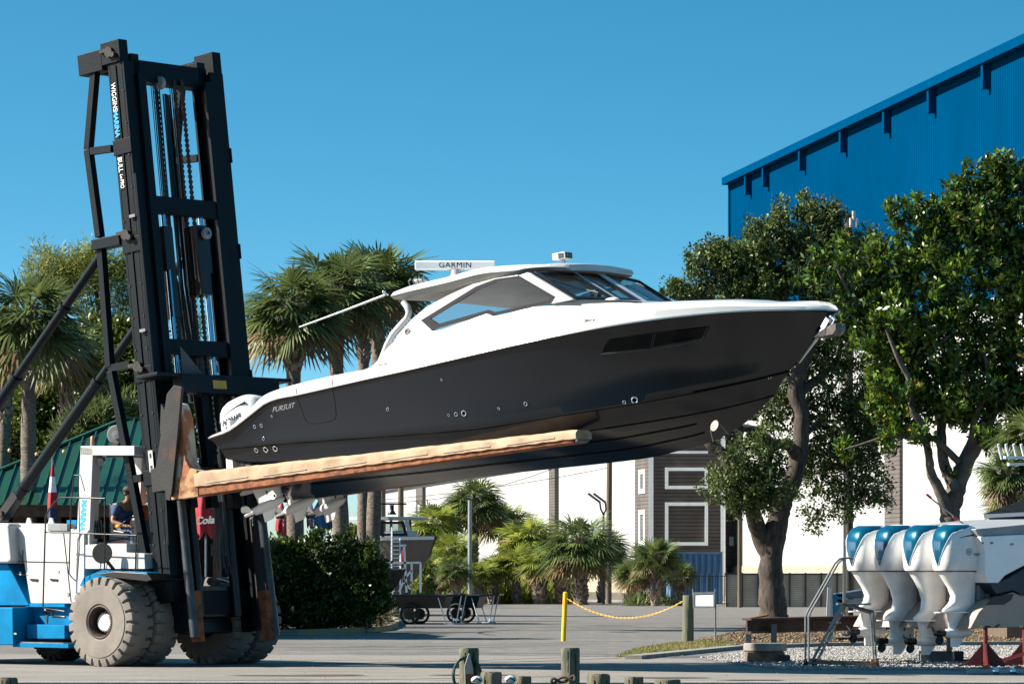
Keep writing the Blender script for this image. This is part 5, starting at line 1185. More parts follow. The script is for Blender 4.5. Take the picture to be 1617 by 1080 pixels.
# ---------------- cabin frames, windows
CYW = 1.46
def side_poly(L, y=CYW): return [hit(BT, a, b, -y) for a, b in L]
Wo = [(665,506),(682,521.5),(771,494.5),(776.5,498.5),(871,478),(877,469),(818,436),(782,441),(751,453)]
Wi = [(679,503),(692,511.5),(770,489.5),(781,493),(864,474.5),(868,469.5),(816.5,440),(784,445),(757,456)]
blackf = mat('black_frame', (.008,.008,.009), .2)
def mir(P, s): return [V(p.x, p.y*(1 if s < 0 else -1), p.z) for p in P]
for s_ in (-1, 1):
    wf = MB(); wf.frame(mir(side_poly(Wo), s_), mir(side_poly(Wi), s_), (0,-s_*.04,0)); wo = wf.build('side_window', blackf, boat, smooth=0)
    g = MB(); g.add([p+V(0,-s_*.015,0) for p in mir(side_poly(Wi), s_)], [tuple(range(len(Wi)))]); g.build('pane', glass_t, wo, smooth=0)
    L = [(620,541),(629,527),(650,504),(674,484),(708,466),(745,449),(780,440),(818,434),(818,436),(782,441),(751,453),(665,506),(682,521.5),(662,530)]
    g = MB(); pp_ = mir(side_poly(L), s_); k = len(pp_)
    g.prism(pp_, (0,-s_*.07,0)); g.build('aft_pillar', white, boat, smooth=0, bevel=.006)
    g = MB(); g.prism(mir(side_poly([(818,435),(833,430),(905,473),(871,480),(871,478),(877,469)]), s_), (0,-s_*.08,0)); g.build('front_pillar', white, boat, smooth=0, bevel=.006)
    g = MB(); g.tube(mir(side_poly([(637,477),(643,484),(646,493),(643,502),(632,514),(620,528),(611,545),(604,565),(596,582)], 1.40), s_), [.05,.055,.055,.05,.05,.05,.05,.055,.06], 12); g.build('hardtop_support', white, boat, smooth=70)
# hardtop
def wt(x): return 1.50 if x < 5.6 else 1.50*math.sqrt(max(.0, 1-((x-5.6)/1.75)**2))**.8
up_px = [(607,465.5),(625,458.5),(644.6,451.5),(709,436),(756,423.6),(790,420),(826,418),(860,417.5),(890,417.5),(915,419),(935,422)]
lo_px = [(609,471),(622,473),(700,457),(764.5,441),(814,436),(832,429.5),(863,425.5),(899,426.5),(920,429),(935,432.5)]
zu = curve(trace(up_px, wt)); zl = curve(trace(lo_px, wt)); x0_, x1_ = zu.x0, 7.15
g = MB(); rr = []; N_ = 60
for i in range(N_+1):
    t = i/N_; x = x0_+(x1_-x0_)*(1-(1-t)**1.3); w_ = max(wt(x), .04)*(min(1, .86+t*6)); xx = min(x, zu.x1); zt = zu(xx)-(max(0,x-zu.x1)**2)*.35; zb2 = zl(min(max(x,zl.x0), zl.x1))-(max(0,x-zl.x1)**2)*.25
    zt = max(zt, zb2+.02); zm = (zt+zb2)/2; cr = .05*min(1, w_)
    top = [V(x, y*w_, zt+cr*(1-y*y)) for y in (-.96,-.8,-.5,-.2,.2,.5,.8,.96)]
    bot = [V(x, y*w_, zb2+.03*(1-abs(y))) for y in (.95,.6,.2,-.2,-.6,-.95)]
    rr.append([V(x,-w_,zm)]+top+[V(x,w_,zm)]+bot)
g.loft(rr, True); 
ht_m = white
ht = g.build('hardtop', [white, mat('hardtop_liner', (.50,.48,.45), .5, var=.1)], boat, smooth=50)
for p in ht.data.polygons:
    if p.normal.z < -.55: p.material_index = 1
# windshield (three panes, curved across)
A_ = hit(BT,838,431,-1.38); B_ = hit(BT,902,473,-1.40); D_ = hit(BT,948,436,0); C_ = hit(BT,1016,478,0)
Ex = (D_-A_).x*.5; 
def ws(y, s):                              # y from -1.38 to 1.38, s from top 0 to base 1
    k = 1-(y/1.4)**2; t = V(A_.x+(D_.x-A_.x)*k, y, A_.z+(D_.z-A_.z)*k); b = V(B_.x+(C_.x-B_.x)*k, y*1.01, B_.z+(C_.z-B_.z)*k); return t.lerp(b, s)
for (y0, y1) in ((-1.34,-.62),(-.54,-.08),(.08,1.34)):
    n = 8; ou = [ws(y0+(y1-y0)*i/n, .0) for i in range(n+1)]+[ws(y1+(y0-y1)*i/n, 1) for i in range(n+1)]
    iu = [ws(y0+.06+(y1-y0-.12)*i/n, .06) for i in range(n+1)]+[ws(y1-.06+(y0-y1+.12)*i/n, .94) for i in range(n+1)]
    g = MB(); g.frame(ou, iu, (.02,0,.03)); wo = g.build('windshield', blackf, boat, smooth=30)
    g = MB(); g.add(iu, [(i, i+1, 2*n-i, 2*n+1-i) for i in range(n)]); g.build('pane', glass_t, wo, smooth=60)
for y in (-.58, .0):
    g = MB(); g.bar(ws(y,-.02)+V(.0,0,.0), ws(y,1.02), .085, .06, (0,0,1)) if y else g.bar(ws(y,-.02), ws(y,1.02), .17, .07, (0,0,1)); g.build('windshield_mullion', white, boat, smooth=0, bevel=.01)
g = MB(); rr = []
for i in range(21):
    y = -1+2*i/20; b = ws(1.40*y, 1); E_ = V(xb1+.12, y*(cab_hb(xb1+.12)+.01), zdk(max(xb1,zdk.x0))+.02*(1-y*y)+.004)
    if abs(y) > .99: b = V(b.x, y*1.46, zsill(b.x)+.006)
    rr.append([b+V(-.3,0,-.02), b+V(-.02,0,.012), b.lerp(E_,.33)+V(0,0,.015*(1-y*y)+.004), b.lerp(E_,.66)+V(0,0,.012*(1-y*y)+.004), E_, E_+V(.05,0,-.06)])
g.loft(rr, False, False); g.build('windshield_base', white, boat, smooth=60)
for a, b, c in (((868,446),(903,458),(940,466)),((955,455),(985,463),(1008,473))):
    g = MB(); y = -.85 if a[0] < 900 else .2; P = [hit(BT,*q,y)+V(.06,0,.03) for q in (a,b,c)]; g.tube(P, .013, 6); g.bar(P[2]+V(.0,0,0), P[2]+V(-.02,.0,-.06), .10, .06); g.build('wiper', black_pl, boat)
g = MB(); c = hit(BT,966,474,-.9); g.ball(c, .09, (1.6,.8,.5)); g.build('horn_fairing', white, boat)
# radar, dome, searchlight, antenna bits, outrigger
ax_ = (BTi.to_3x3() @ V(1,0,0)).normalized(); fz_ = (BTi.to_3x3() @ V(0,0,1)); up_ = V(0,0,1); rc = hit(BT,718.5,419.5,0)
rdr = MB(); L_ = .645
rdr.loft([[rc+ax_*(s*L_)*k+V(.629,-.777,0)*a*.07+fz_*b*.072 for a, b in ((-1,-.8),(-.6,-1),(.6,-1),(1,-.8),(1,.8),(.6,1),(-.6,1),(-1,.8))] for s, k in ((-1,1),(-1,1),(1,1))][1:]) 
ro = rdr.build('radar_array', mat('radar_white', (.86,.86,.86), .4, var=.03), boat, smooth=0, bevel=.015)
g = MB(); g.lathe([(.16,-.20),(.15,-.12),(.10,-.09),(.09,.0),(.0,.0)], rc+V(0,0,-.07), (0,0,1), 20); g.bx(rc.x-.05,rc.x+.05,-.05,.05,rc.z-.3,rc.z-.15); g.build('radar_pedestal', white, ro)
tm = plane_M(hit(BT,719,423.8,0)+V(.629,-.777,0)*.075, ax_, fz_)
text('radar_lettering', 'GARMIN', .135, tm, black_pl, ro, .001, 0, 0, 1.05, 'CENTER')
g = MB(); c = hit(BT,663,447,-.4); g.lathe([(.0,.07),(.09,.06),(.11,.03),(.08,.0),(.03,-.01),(.025,-.09),(.0,-.09)], c, (0,0,1), 18); g.build('gps_dome', white, boat)
g = MB()
for k in range(4): c = hit(BT,648+k*7,452-k*1.6,-1.1+.2*k); g.tube([c, c+V(-.03,0,.08), c+V(.02,0,.12)], .012, 6)
g.build('antenna_mount', steel, boat)
g = MB(); c = hit(BT,888,405,0); g.box(c, (.26,.2,.11)); g.lathe([(.05,-.13),(.04,-.05),(.0,-.05)], c, (0,0,1), 12); g.lathe([(.08,-.17),(.05,-.12),(.0,-.12)], c, (0,0,1), 16); sl = g.build('searchlight', white, boat, smooth=30, bevel=.012)
g = MB()
q = V(.63,-.78,0)
for i in range(4):
    for j in range(2): g.box(c+V(.01+.028*i,-.102,-.022+.045*j), (.024,.01,.038))
for i in range(3):
    for j in range(2): g.box(c+V(.132,-.06+.06*i,-.022+.045*j), (.01,.045,.038))
g.build('lens', mat('lens_dark', (.05,.08,.09), .1), sl, smooth=0)
g = MB(); g.tube([hit(BT,608,466,-1.40), hit(BT,540,492,-1.5), hit(BT,473,516.5,-1.6)], [.02,.017,.012], 8); g.build('outrigger_pole', white, boat, smooth=60)
g = MB(); c = hit(BT,606,461,-1.35); g.ball(c, .03); g.tube([c, c+V(.08,0,-.06)], .015, 6); g.build('outrigger_bracket', chrome, boat)
# helm seats and interior seen through the glass
seat_m = mat('grey_upholstery', (.50,.50,.49), .6, var=.08)
for x, y, h in ((5.05,-.6,.62),(5.05,.6,.62),(3.9,-.9,.35)):
    zb3 = zs_(x)+.05; g = MB(); g.bx(x-.1,x+.1,y-.32,y+.32,zb3,zb3+h); g.bx(x-.1,x+.5,y-.32,y+.32,zb3-.15,zb3+.0); g.build('helm_seat', seat_m, boat, bevel=.06)
g = MB(); x = 6.5; z = zs_(x); g.bx(x,x+.6,-1.2,1.2,z-.2,z+.42); g.build('dashboard', mat('dash_grey', (.08,.08,.085), .5), boat, bevel=.05)
# ---------------- hull windows
hw = mat('hull_window_glass', (.002,.005,.007), .12, var=.05, spec=.12); hwf = mat('hull_window_ledge', (.06,.065,.07), .3)
hgrid('hull_window', [(963,537),(1031,527.5),(1026.5,549.5),(951,556.5)], hw); hgrid('hull_window', [(1036,527),(1117,516),(1108,534),(1031,548)], hw)
hline('window_ledge', [(949,559),(990,555.5),(1026,552),(1070,545),(1106,538),(1112,532)], .010, hwf, 8)
for L in ([(949,559),(962,536),(1031,526)],[(1031,526),(1075,520.5),(1121,515),(1112,532)],[(1033.5,526),(1028.5,551)]): hline('window_frame', L, .007, MATS['hull_window_ledge'] if 0 else stripe, 8)
# ---------------- fittings (through-hulls)
def fitting(px, py, r):
    q, nn = onhull(px, py, 0)
    if q is None: return
    g = MB(); g.torus(q+nn*.006, nn, r, r*.28, 18, 8); g.lathe([(.0,.002),(r*.9,.002),(r*.9,-.01),(.0,-.01)], q, nn, 14, 1); g.build('through_hull_fitting', [chrome, stripe], boat)
for px, py, r in ((402.5,673.5,.025),(413,672,.025),(416.5,692.5,.023),(405,710.5,.035),(420,709.5,.042),(435,708,.042),(429.5,657.5,.016),(612.5,646.5,.023),(697.5,599.5,.016),(709,655.5,.018),(720.5,654,.028),(733,652.5,.040),(788,645,.018),(830.5,637.5,.027),(986,635,.024),(1002.5,631.5,.046),(1215.5,596,.02)): fitting(px, py, r)
# ---------------- lettering projected on to the hull and cabin side
def decal(name, body, px, py, size_px, slope, m, tree=None, bold=.0, shear=0, sp=1, sx=1.0):
    cu = bpy.data.curves.new(name, 'FONT'); cu.body = body; cu.size = 1; cu.offset = bold; cu.shear = shear; cu.space_character = sp; cu.resolution_u = 2
    tmp = bpy.data.objects.new(name, cu); COL.objects.link(tmp); me = bpy.data.meshes.new_from_object(tmp.evaluated_get(bpy.context.evaluated_depsgraph_get())); bpy.data.objects.remove(tmp)
    for v in me.vertices:
        X, Y_ = v.co.x*size_px*sx, v.co.y*size_px
        q, nn = onhull(px+X, py+X*slope-Y_, .006, tree) if tree != 'side' else (hit(BT, px+X, py+X*slope-Y_, -1.503), V(0,-1,0))
        if q is not None: v.co = q
    me.materials.clear(); me.materials.append(m); me.name = name; o = bpy.data.objects.new(name, me); COL.objects.link(o); o.parent = boat; return o
silver = mat('silver_lettering', (.55,.58,.60), .3, .3, var=.05)
decal('hull_lettering', 'PURSUIT', 430, 651.0, 11.5, -.22, silver, None, .0, .25, .96, .82)
decal('model_lettering', 'DC 365', 643, 538.5, 7, -.12, black_pl, 'side', .02, .3, 1.0, 1.05)
decal('cabin_lettering', 'SEAT II', 922, 509, 5, -.10, black_pl, cab_bvh, .02, .3, 1.0, 1.1)
q, nn = hit(BT, 643.5, 524, -1.495), V(0,-1,0)
if q is not None:
    g = MB(); g.lathe([(.0,.004),(.055,.004),(.055,-.004),(.0,-.004)], q, nn, 22); g.torus(q+V(0,-.004,0), nn, .042, .004, 22, 6, 1); g.build('round_emblem', [blackf, silver], boat)
    decal('emblem_mark', 'Z', 641, 526.2, 6.5, -.1, silver, 'side', .03, .4)
hline('deck_vent', [(596,577.5),(603,576),(611,574.5)], .012, black_pl, 4, None, 0, cab_bvh)
# ---------------- bow gear
g = MB(); g.tube([hit(BT,1325,490,0), hit(BT,1308,508,0), hit(BT,1291,534,0), hit(BT,1262,573,0)], [.03,.028,.02,.012], 8); g.build('stem_guard', chrome, boat)
g = MB(); a = hit(BT,1316,500,0); b = hit(BT,1295,534,0); g.bar(a, b, .14, .05, (0,1,0)); g.bar(hit(BT,1309,503,0)+V(.03,-.05,.0), hit(BT,1298,520,0)+V(.05,-.05,0), .10,.05,(0,1,0)); g.build('anchor_shank', chrome, boat, bevel=.01, smooth=0)
g = MB(); P = side_poly([(1296,536),(1303,528),(1322,516),(1330,514),(1330,524),(1325,531),(1310,534)], .0); g.add(P+[p+V(-.03,-.13,.03) for p in P]+[p+V(-.03,.13,.03) for p in P], [tuple(range(7)), tuple(range(7,14)), tuple(range(14,21))]+[(i,(i+1)%7,7+(i+1)%7,7+i) for i in range(7)]+[(i,(i+1)%7,14+(i+1)%7,14+i) for i in range(7)]); g.build('anchor_fluke', mat('worn_anchor_steel', (.30,.27,.24), .35, .7, var=.3, scale=8), boat, smooth=0)
g = MB(); c, nn = onhull(1257, 582, .01)
if c is not None: g.torus(c, nn, .05, .012, 16, 6); g.build('bow_eye', chrome, boat)
# trim tab bracket at the stern
g = MB(); g.prism([hit(BT,a,b,-1.35) for a,b in ((380,722),(388,721),(398,738),(390,740))], (0,.25,0)); g.build('trim_tab', white, boat, smooth=0, bevel=.01)
# ---------------- outboards
def cowl_ring(z, xa, xf, hw_, n=36, p=3.0, grow=0.0):
    cx_ = (xa+xf)/2; a = (xf-xa)/2+grow; b = hw_+grow; r = []
    for k in range(n):
        t = 2*math.pi*k/n; c, s = math.cos(t), math.sin(t)
        r.append(V(cx_+a*abs(c)**(2/p)*math.copysign(1,c), b*abs(s)**(2/p)*math.copysign(1,s), z))
    return r
COWL = [(.70,-.42,.36,.25),(.74,-.455,.40,.28),(.90,-.47,.42,.30),(1.10,-.47,.43,.305),(1.25,-.455,.42,.30),(1.36,-.42,.39,.285),(1.44,-.36,.34,.25),(1.495,-.26,.24,.19),(1.52,-.12,.10,.09)]
def outboard(parent, M, cw, capm=None, ext=0.0, blade=steel, name='outboard_motor', word=None):
    o = bpy.data.objects.new(name, None); COL.objects.link(o); o.parent = parent; o.matrix_parent_inverse = Matrix(); o.matrix_basis = M
    g = MB(); g.loft([cowl_ring(z+ext, a, b, h) for z, a, b, h in COWL]); cwl = g.build('cowling', cw, o, smooth=40)
    g = MB(); g.loft([cowl_ring(z+ext, a, b, h, 36, 3, .006) for z, a, b, h in ((.695,-.42,.36,.25),(.712,-.43,.37,.26))]); g.build('cowling_seam', black_pl, cwl)
    # air intake arc
    g = MB(); P = []
    for s_ in (-1, 1):
        P = [V(.02+.30*t, s_*(.302-.04*max(0,t-.5)), 1.29+ext+.085*math.sin(t*1.6)) for t in [k/8 for k in range(9)]]
        P = [V(-.22+.5*(k/8), s_*(.29-.02*(k/8)**2), 1.335+ext-.03*(1-k/8)**2*2) for k in range(9)]
        g.tube(P, [.004+.02*(k/8) for k in range(9)], 6)
    g.build('air_intake', black_pl, cwl)
    if capm:
        g = MB(); n = 36; rs = []
        for i in range(15):
            z = .80+i*.05 if i < 14 else 1.5
            tt = (z-.80)/.7; lim = 1.15*(.04+.90*tt)**1.5*1.0+(1.1*max(0,tt-.78)/.22 if tt > .78 else 0)
            k = max(j for j in range(len(COWL)-1) if COWL[j][0] <= z); q = (z-COWL[k][0])/(COWL[k+1][0]-COWL[k][0]); a, b, h = [COWL[k][m_]*(1-q)+COWL[k+1][m_]*q for m_ in (1,2,3)]
            cx_ = (a+b)/2; ra = (b-a)/2+.008; rb = h+.008; row = []
            for j in range(25):
                t = math.pi+(j/24*2-1)*lim; c, s = math.cos(t), math.sin(t); row.append(V(cx_+ra*abs(c)**(2/3)*math.copysign(1,c), rb*abs(s)**(2/3)*math.copysign(1,s), z+ext+(.006 if z > 1.35 else 0)))
            rs.append(row)
        g.loft(rs, False, False); g.build('blue_panel', capm, cwl, smooth=60)
        for s_ in (-1, 1):
            g = MB(); g.tube([r[0 if s_ > 0 else -1] for r in rs], .006, 5); g.build('panel_edge', cw, cwl)
    g = MB(); mid = [(.0,-.34,.36,.055),(.04,-.36,.38,.07),(.10,-.27,.38,.095),(.17,-.17,.38,.115),(.28+ext*.5,-.13,.38,.12),(.42+ext*.8,-.20,.38,.135),(.55+ext,-.30,.37,.17),(.66+ext,-.38,.37,.21),(.70+ext,-.41,.36,.235)]
    g.loft([cowl_ring(z, a, b, h, 28, 2.6) for z, a, b, h in mid]); md = g.build('midsection', cw, o, smooth=50)
    g = MB(); g.bx(.36,.54,-.16,.16,.20+ext,.62+ext); g.bx(.50,.58,-.20,.20,.05+ext,.62+ext); g.cyl((.45,-.2,.5+ext),(.45,.2,.5+ext),.045); g.cyl((.44,-.19,.28+ext),(.44,.19,.28+ext),.035); g.build('mount_bracket', mat('bracket_grey', (.30,.30,.31), .5), md, smooth=0, bevel=.01)
    g = MB(); g.loft([cowl_ring(z, -.52, .34, .17, 28, 2.2) for z in (-.012,.006)]); g.build('cavitation_plate', cw, md, smooth=30)
    g = MB(); g.loft([cowl_ring(z, a, b, h, 24, 2.2) for z, a, b, h in ((-.36,-.20,.34,.05),(-.2,-.22,.34,.045),(-.012,-.26,.35,.055))]); g.lathe([(.02,-.36),(.07,-.30),(.088,-.1),(.088,.12),(.06,.28),(.02,.36),(.0,.37)], V(0,0,-.36), V(1,0,0), 20)
    g.prism([V(-.16,-.012,-.42),V(.18,-.012,-.42),V(.02,-.012,-.60),V(-.16,-.012,-.60)], (0,.024,0)); g.build('gearcase', cw, md, smooth=40)
    g = MB()
    for zz in (-.16,): g.bx(.05,.08,-.052,.052,zz-.03,zz+.03); g.bx(.19,.22,-.05,.05,zz-.13,zz-.09)
    g.build('water_inlet', black_pl, md, smooth=0)
    g = MB(); c = V(-.42,0,-.36); g.lathe([(.0,-.12),(.05,-.11),(.06,.0),(.06,.10),(.0,.10)], c, V(1,0,0), 18)
    for k in range(3):
        t0 = k*2.094+.5
        rows = []
        for i in range(7):
            r = .05+.155*i/6; wch = .34+.5*math.sin(math.pi*min(1,(i+1)/7))*.9 if i < 6 else .2; tw = R(62-30*i/6); row = []
            for j in range(5):
                q = (j/4-.5)*wch; a = t0+q*math.cos(tw)*1.2; row.append(c+V(-.11*q*math.sin(tw)*2.0-.02*i/6, r*math.cos(a), r*math.sin(a)))
            rows.append(row)
        g.loft(rows, False, False)
    g.build('propeller', blade, md, smooth=60)
    if word:
        text('cowling_lettering', word, .13, plane_M(V(-.36,-.312,1.12+ext), V(1,0,.0), V(0,.0,1)), mat('navy_lettering', (.02,.04,.10), .4), cwl, .002, .002, .2, .95)
        g = MB(); g.tube([V(-.30+.08*k,-.309,.98+ext+.012*k*k*.3+.02*k) for k in range(8)], [.004,.007,.009,.009,.008,.006,.004,.002], 5); g.build('cowling_swoosh', MATS['navy_lettering'], cwl)
    return o
ow = mat('outboard_white', (.62,.62,.61), .35, var=.04, scale=1.5, coat=.15, k=1)
for y in (-.76, 0, .76):
    outboard(boat, Matrix.Translation((.40, y, -.0)) @ Matrix.Rotation(R(-14), 4, 'Y'), ow, word='YAMAHA' if y < 0 else None, ext=.0, blade=chrome)
# small disc hanging under the bow
hd_ = thing('hanging_disc', 'small round grey disc hanging on two thin straps under the bow', 'disc', M=Matrix.Translation(at(1128,672,63.0)))
g = MB(); g.lathe([(.0,-.012),(.08,-.01),(.085,0),(.0,.014)], V(0,0,0), V(-.75,-.6,.3), 24); o = g.build('plate', mat('disc_grey', (.40,.38,.34), .6), hd_); o.scale = (1,1,1)
g = MB(); g.tube([V(.07,0,.03), V(.22,.1,-.13)], .008, 5); g.tube([V(-.06,0,-.06), V(-.01,.1,-.24)], .006, 5); g.build('strap', mat('strap_grey', (.35,.34,.32), .7), hd_)
# ================================================================= OTHER THINGS
def wthing(name, label, cat, px, Y, group=None, rz=0): return thing(name, label, cat, loc=(gx(px,Y),Y,0), rz=rz, group=group)
def rel(t, px, py, Y): return t.matrix_world.inverted() @ at(px, py, Y)
# ---- green roofed bar
YG = 99.0; gb_ = wthing('green_roof_bar', 'open bar building with dark green standing seam metal hip roof behind the forklift', 'building', 120, YG)
def gr(px, py, dy=0): return rel(gb_, px, py, YG+dy)
grn = mat('green_metal_roof', (.008,.085,.045), .42, var=.15, scale=.8); grn2 = mat('green_seam', (.01,.10,.055), .4)
el, er = gr(-130,797), gr(368,797); pk1, pk2 = gr(196,662,6), gr(232,662,6); bl_, br_ = gr(-130,797,12), gr(368,797,12)
bl_.z = el.z; br_.z = el.z
MB().add([el,er,pk2,pk1,bl_,br_], [(0,1,2,3),(1,5,2),(5,4,3,2),(4,0,3)]).build('roof', grn, gb_, smooth=0)
g = MB(); nr = 26
for i in range(1, nr):
    a = el.lerp(er, i/nr)
    # run straight up the slope to the hip or ridge
    t = min((a.x-el.x)/(pk1.x-el.x), 1, (er.x-a.x)/(er.x-pk2.x)); b = V(a.x, el.y+(pk1.y-el.y)*t, el.z+(pk1.z-el.z)*t)
    g.bar(a+V(0,-.02,.02), b+V(0,-.02,.02), .035, .05, (0,0,1))
g.build('roof_seam', grn2, gb_, smooth=0)
g = MB(); g.bar(el+V(0,-.03,.03), pk1+V(0,-.03,.03), .12, .05); g.bar(er+V(0,-.03,.03), pk2+V(0,-.03,.03), .12, .05); g.bar(pk1+V(0,0,.03), pk2+V(0,0,.03), .16, .06); g.build('ridge_cap', grn2, gb_, smooth=0)
brn = mat('brown_timber', (.14,.075,.04), .8, var=.3, scale=4, bump=.3)
g = MB(); g.bx(el.x, er.x, .1, .25, el.z-.28, el.z-.01); g.build('eave_fascia', brn, gb_, smooth=0)
g = MB(); g.bx(el.x+.3, er.x-.3, 7, 7.3, 0, el.z); g.bx(el.x+.3, el.x+.5, .4, 7, 0, el.z); g.build('back_wall', mat('dark_brown_wall', (.05,.03,.022), .85, var=.3), gb_, smooth=0)
g = MB(); g.bx(el.x+.6, er.x-1.5, 3, 3.6, 0, 1.12); g.bx(el.x+.5, er.x-1.4, 2.85, 3.7, 1.12, 1.18); g.build('bar_counter', brn, gb_, smooth=0)
for i in range(8):
    x = el.x+.4+(er.x-el.x-.8)*i/7; MB().bx(x-.09, x+.09, .3, .48, 0, el.z).build('post', brn, gb_, smooth=0)
g = MB()
for i in range(40):
    x = el.x+.8+i*.17; h = random.uniform(.15,.3); g.cyl((x,6.6,1.5+.5*(i%2)),(x,6.6,1.5+.5*(i%2)+h),.035)
g.build('bottle_shelf', mat('dark_bottles', (.05,.10,.06), .2), gb_)
# string lights
sl_ = wthing('string_lights', 'wire of small round amber bulbs strung along the green roof', 'string lights', 40, 97.5)
P = [rel(sl_, a, b, 97.5) for a, b in ((-60,742),(-20,722),(15,706),(60,712),(101,708),(150,690),(178,672))]
MB().tube(P, .008, 5).build('wire', black_pl, sl_)
for a, b in ((15,711),(101,713),(-22,727),(58,717)): c = rel(sl_, a, b, 97.5); MB().ball(c, .045, n=10).build('bulb', mat('amber_glass', (.75,.38,.14), .2), sl_)
# ---- closed umbrellas
def umbrella(label, px, y0, y1, Y, wpx, cols, seed=0, word=None):
    s = FP/Y; t = wthing('closed_umbrella', label, 'umbrella', px, Y); zt_ = CH+(HY-y0)/s; zb_2 = CH+(HY-y1)/s; wv = wpx/s/2; rnd = random.Random(seed)
    MB().cyl((0,0,0),(0,0,zt_+.15),.022,n=10).build('pole', steel, t); MB().lathe([(.0,0),(.28,0),(.26,.06),(.04,.1),(.0,.1)], n=20).build('base', black_pl, t)
    g = MB(); n = 24; rr = []
    for i in range(9):
        q = i/8; r0 = wv*(.12+1.0*min(1, q*1.5)**.8*(1 if q < .8 else 1-.1*(q-.8)*5)); ring = []
        for k in range(n):
            a = 2*math.pi*k/n; r = r0*(1+.24*math.sin(a*6+seed)*q); ring.append(V(r*math.cos(a), r*math.sin(a), zt_+(zb_2-zt_)*q+(.1*math.sin(a*4+seed) if i == 8 else 0)))
        rr.append(ring)
    g.loft(rr); 
    o = g.build('canopy', cols, t, smooth=70)
    if len(cols) > 1:
        for p in o.data.polygons:
            z = (p.center.z-zb_2)/(zt_-zb_2); p.material_index = min(len(cols)-1, int(z*len(cols)))
    if word: text('canopy_lettering', word, .22, plane_M(V(-.22,-wv*1.18,zb_2+(zt_-zb_2)*.14), V(1,-.12,.08), V(0,0,1)), white_paint, t, .02, .006, .35)
    return t
red = mat('red_canvas', (.52,.008,.03), .7, var=.15); bluec = mat('blue_canvas', (.01,.17,.42), .7, var=.1); orc = mat('orange_canvas', (.75,.16,.05), .7, var=.1); navy = mat('navy_canvas', (.02,.04,.14), .7); wcan = mat('white_canvas', (.7,.7,.72), .7)
umbrella('red closed umbrella with white script lettering seen between the mast legs', 325, 725, 845, 90, 27, [red], 1, 'Cola')
umbrella('red closed umbrella with pleats under the boat engines, left one', 445, 792, 842, 124, 16, [red], 2)
umbrella('red closed umbrella under the boat engines beside the palm trunk', 457, 788, 853, 122, 17, [red], 3)
umbrella('blue canvas closed umbrella over the clipped bush', 508, 785, 832, 128, 32, [bluec], 4)
umbrella('narrow red and white umbrella left of the blue one', 491, 790, 830, 130, 12, [red, orc, wcan], 5)
umbrella('slim orange umbrella right of the blue one', 533, 785, 845, 130, 11, [orc, orc, wcan], 6)
umbrella('slim closed umbrella in red, white and navy behind the white engine cover', 83, 728, 826, 92, 13, [navy, red, wcan, red], 7)
# ---- far console boat on its stand
YB_ = 150.0; fb = wthing('console_boat', 'grey hulled centre console boat standing on blocks beyond the palms', 'boat', 688, YB_, rz=R(-52))
Ls = 9.5; gh = mat('grey_hull', (.17,.16,.15), .35, var=.1)
def fbp(x, y, z): return V(x-Ls, y, z)
g = MB(); rr = []; zS = CH+(HY-849)/44.5
for i in range(25):
    t = i/24; x = Ls*t; hb = 1.45*(1-max(0,(t-.5)/.5)**2.4); zk = .85+.0*t+1.1*max(0,(t-.72)/.28)**2.2; zc2 = .85+.45+.9*max(0,(t-.5)/.5)**1.8; zs2 = zS-.12*(1-t)
    xo = -.55*max(0,(t-.72)/.28)
    if t > .985: hb = .03
    rr.append([fbp(x,-hb,zs2), fbp(x+xo*.3,-hb*.88,(zs2+zc2)/2), fbp(x+xo*.6,-hb*.72,zc2), fbp(x+xo,0,zk), fbp(x+xo*.6,hb*.72,zc2), fbp(x+xo*.3,hb*.88,(zs2+zc2)/2), fbp(x,hb,zs2)])
g.loft(rr, True, False); n_ = 7; g.f.append(tuple(range(n_))); g.m.append(0); g.build('hull', gh, fb, smooth=40)
g = MB(); g.loft([[r[0]+V(0,-.03,-.06), r[0]+V(0,-.03,.05), r[0]+V(0,.14,.06), r[-1]+V(0,-.14,.06), r[-1]+V(0,.03,.05), r[-1]+V(0,.03,-.06)] for r in rr], True, False); g.build('gunwale', white, fb, smooth=40)
c = fb.matrix_world.inverted() @ at(624,840,YB_+2.0); cx_, cy_ = c.x, c.y
def cz_(py): return CH+(HY-py)/43.9
g = MB(); g.bx(cx_-.9,cx_+.6,cy_-.6,cy_+.6,1.6,cz_(838)); g.build('console', white, fb, bevel=.05)
g = MB(); g.bx(cx_-.1,cx_+.02,cy_-.55,cy_+.55,cz_(841),cz_(824)); g.build('windshield', glass_t, fb, smooth=0)
g = MB()
for sx_ in (-1.0,.15):
    for sy_ in (-.62,.62): g.bar((cx_+sx_,cy_+sy_,1.6),(cx_+sx_-.1,cy_+sy_,cz_(820)),.06,.09)
g.build('top_frame', black_pl, fb, smooth=0)
g = MB(); g.bx(cx_-1.6,cx_+.8,cy_-.9,cy_+.9,cz_(821),cz_(816)); g.build('hardtop', white, fb, bevel=.04)
g = MB(); g.lathe([(.18,-.35),(.08,-.2),(.08,.0),(.0,.0)],(cx_-.2,cy_,cz_(797)),(0,0,1),14); g.build('radar', black_pl, fb)
for q in ((-5,-4.4,-.5,.5,0,.85),(-8.8,-8.2,-.5,.5,0,.85),(-2.4,-2.0,-.4,.4,0,1.1)): g = MB(); g.bx(*q); g.build('keel_block', wood, fb, smooth=0)
fr_ = lambda a, b, Y=YB_+.6: rel(fb, a, b, Y)
g = MB(); off = fb.matrix_world.inverted().to_3x3() @ V(0,.1,0); g.frame([fr_(598,823),(fr_(638,823)),fr_(644,846),fr_(598,846)], [fr_(604,827),fr_(634,827),fr_(638,842),fr_(604,842)], off); g.build('window_frame', black_pl, fb, smooth=0)
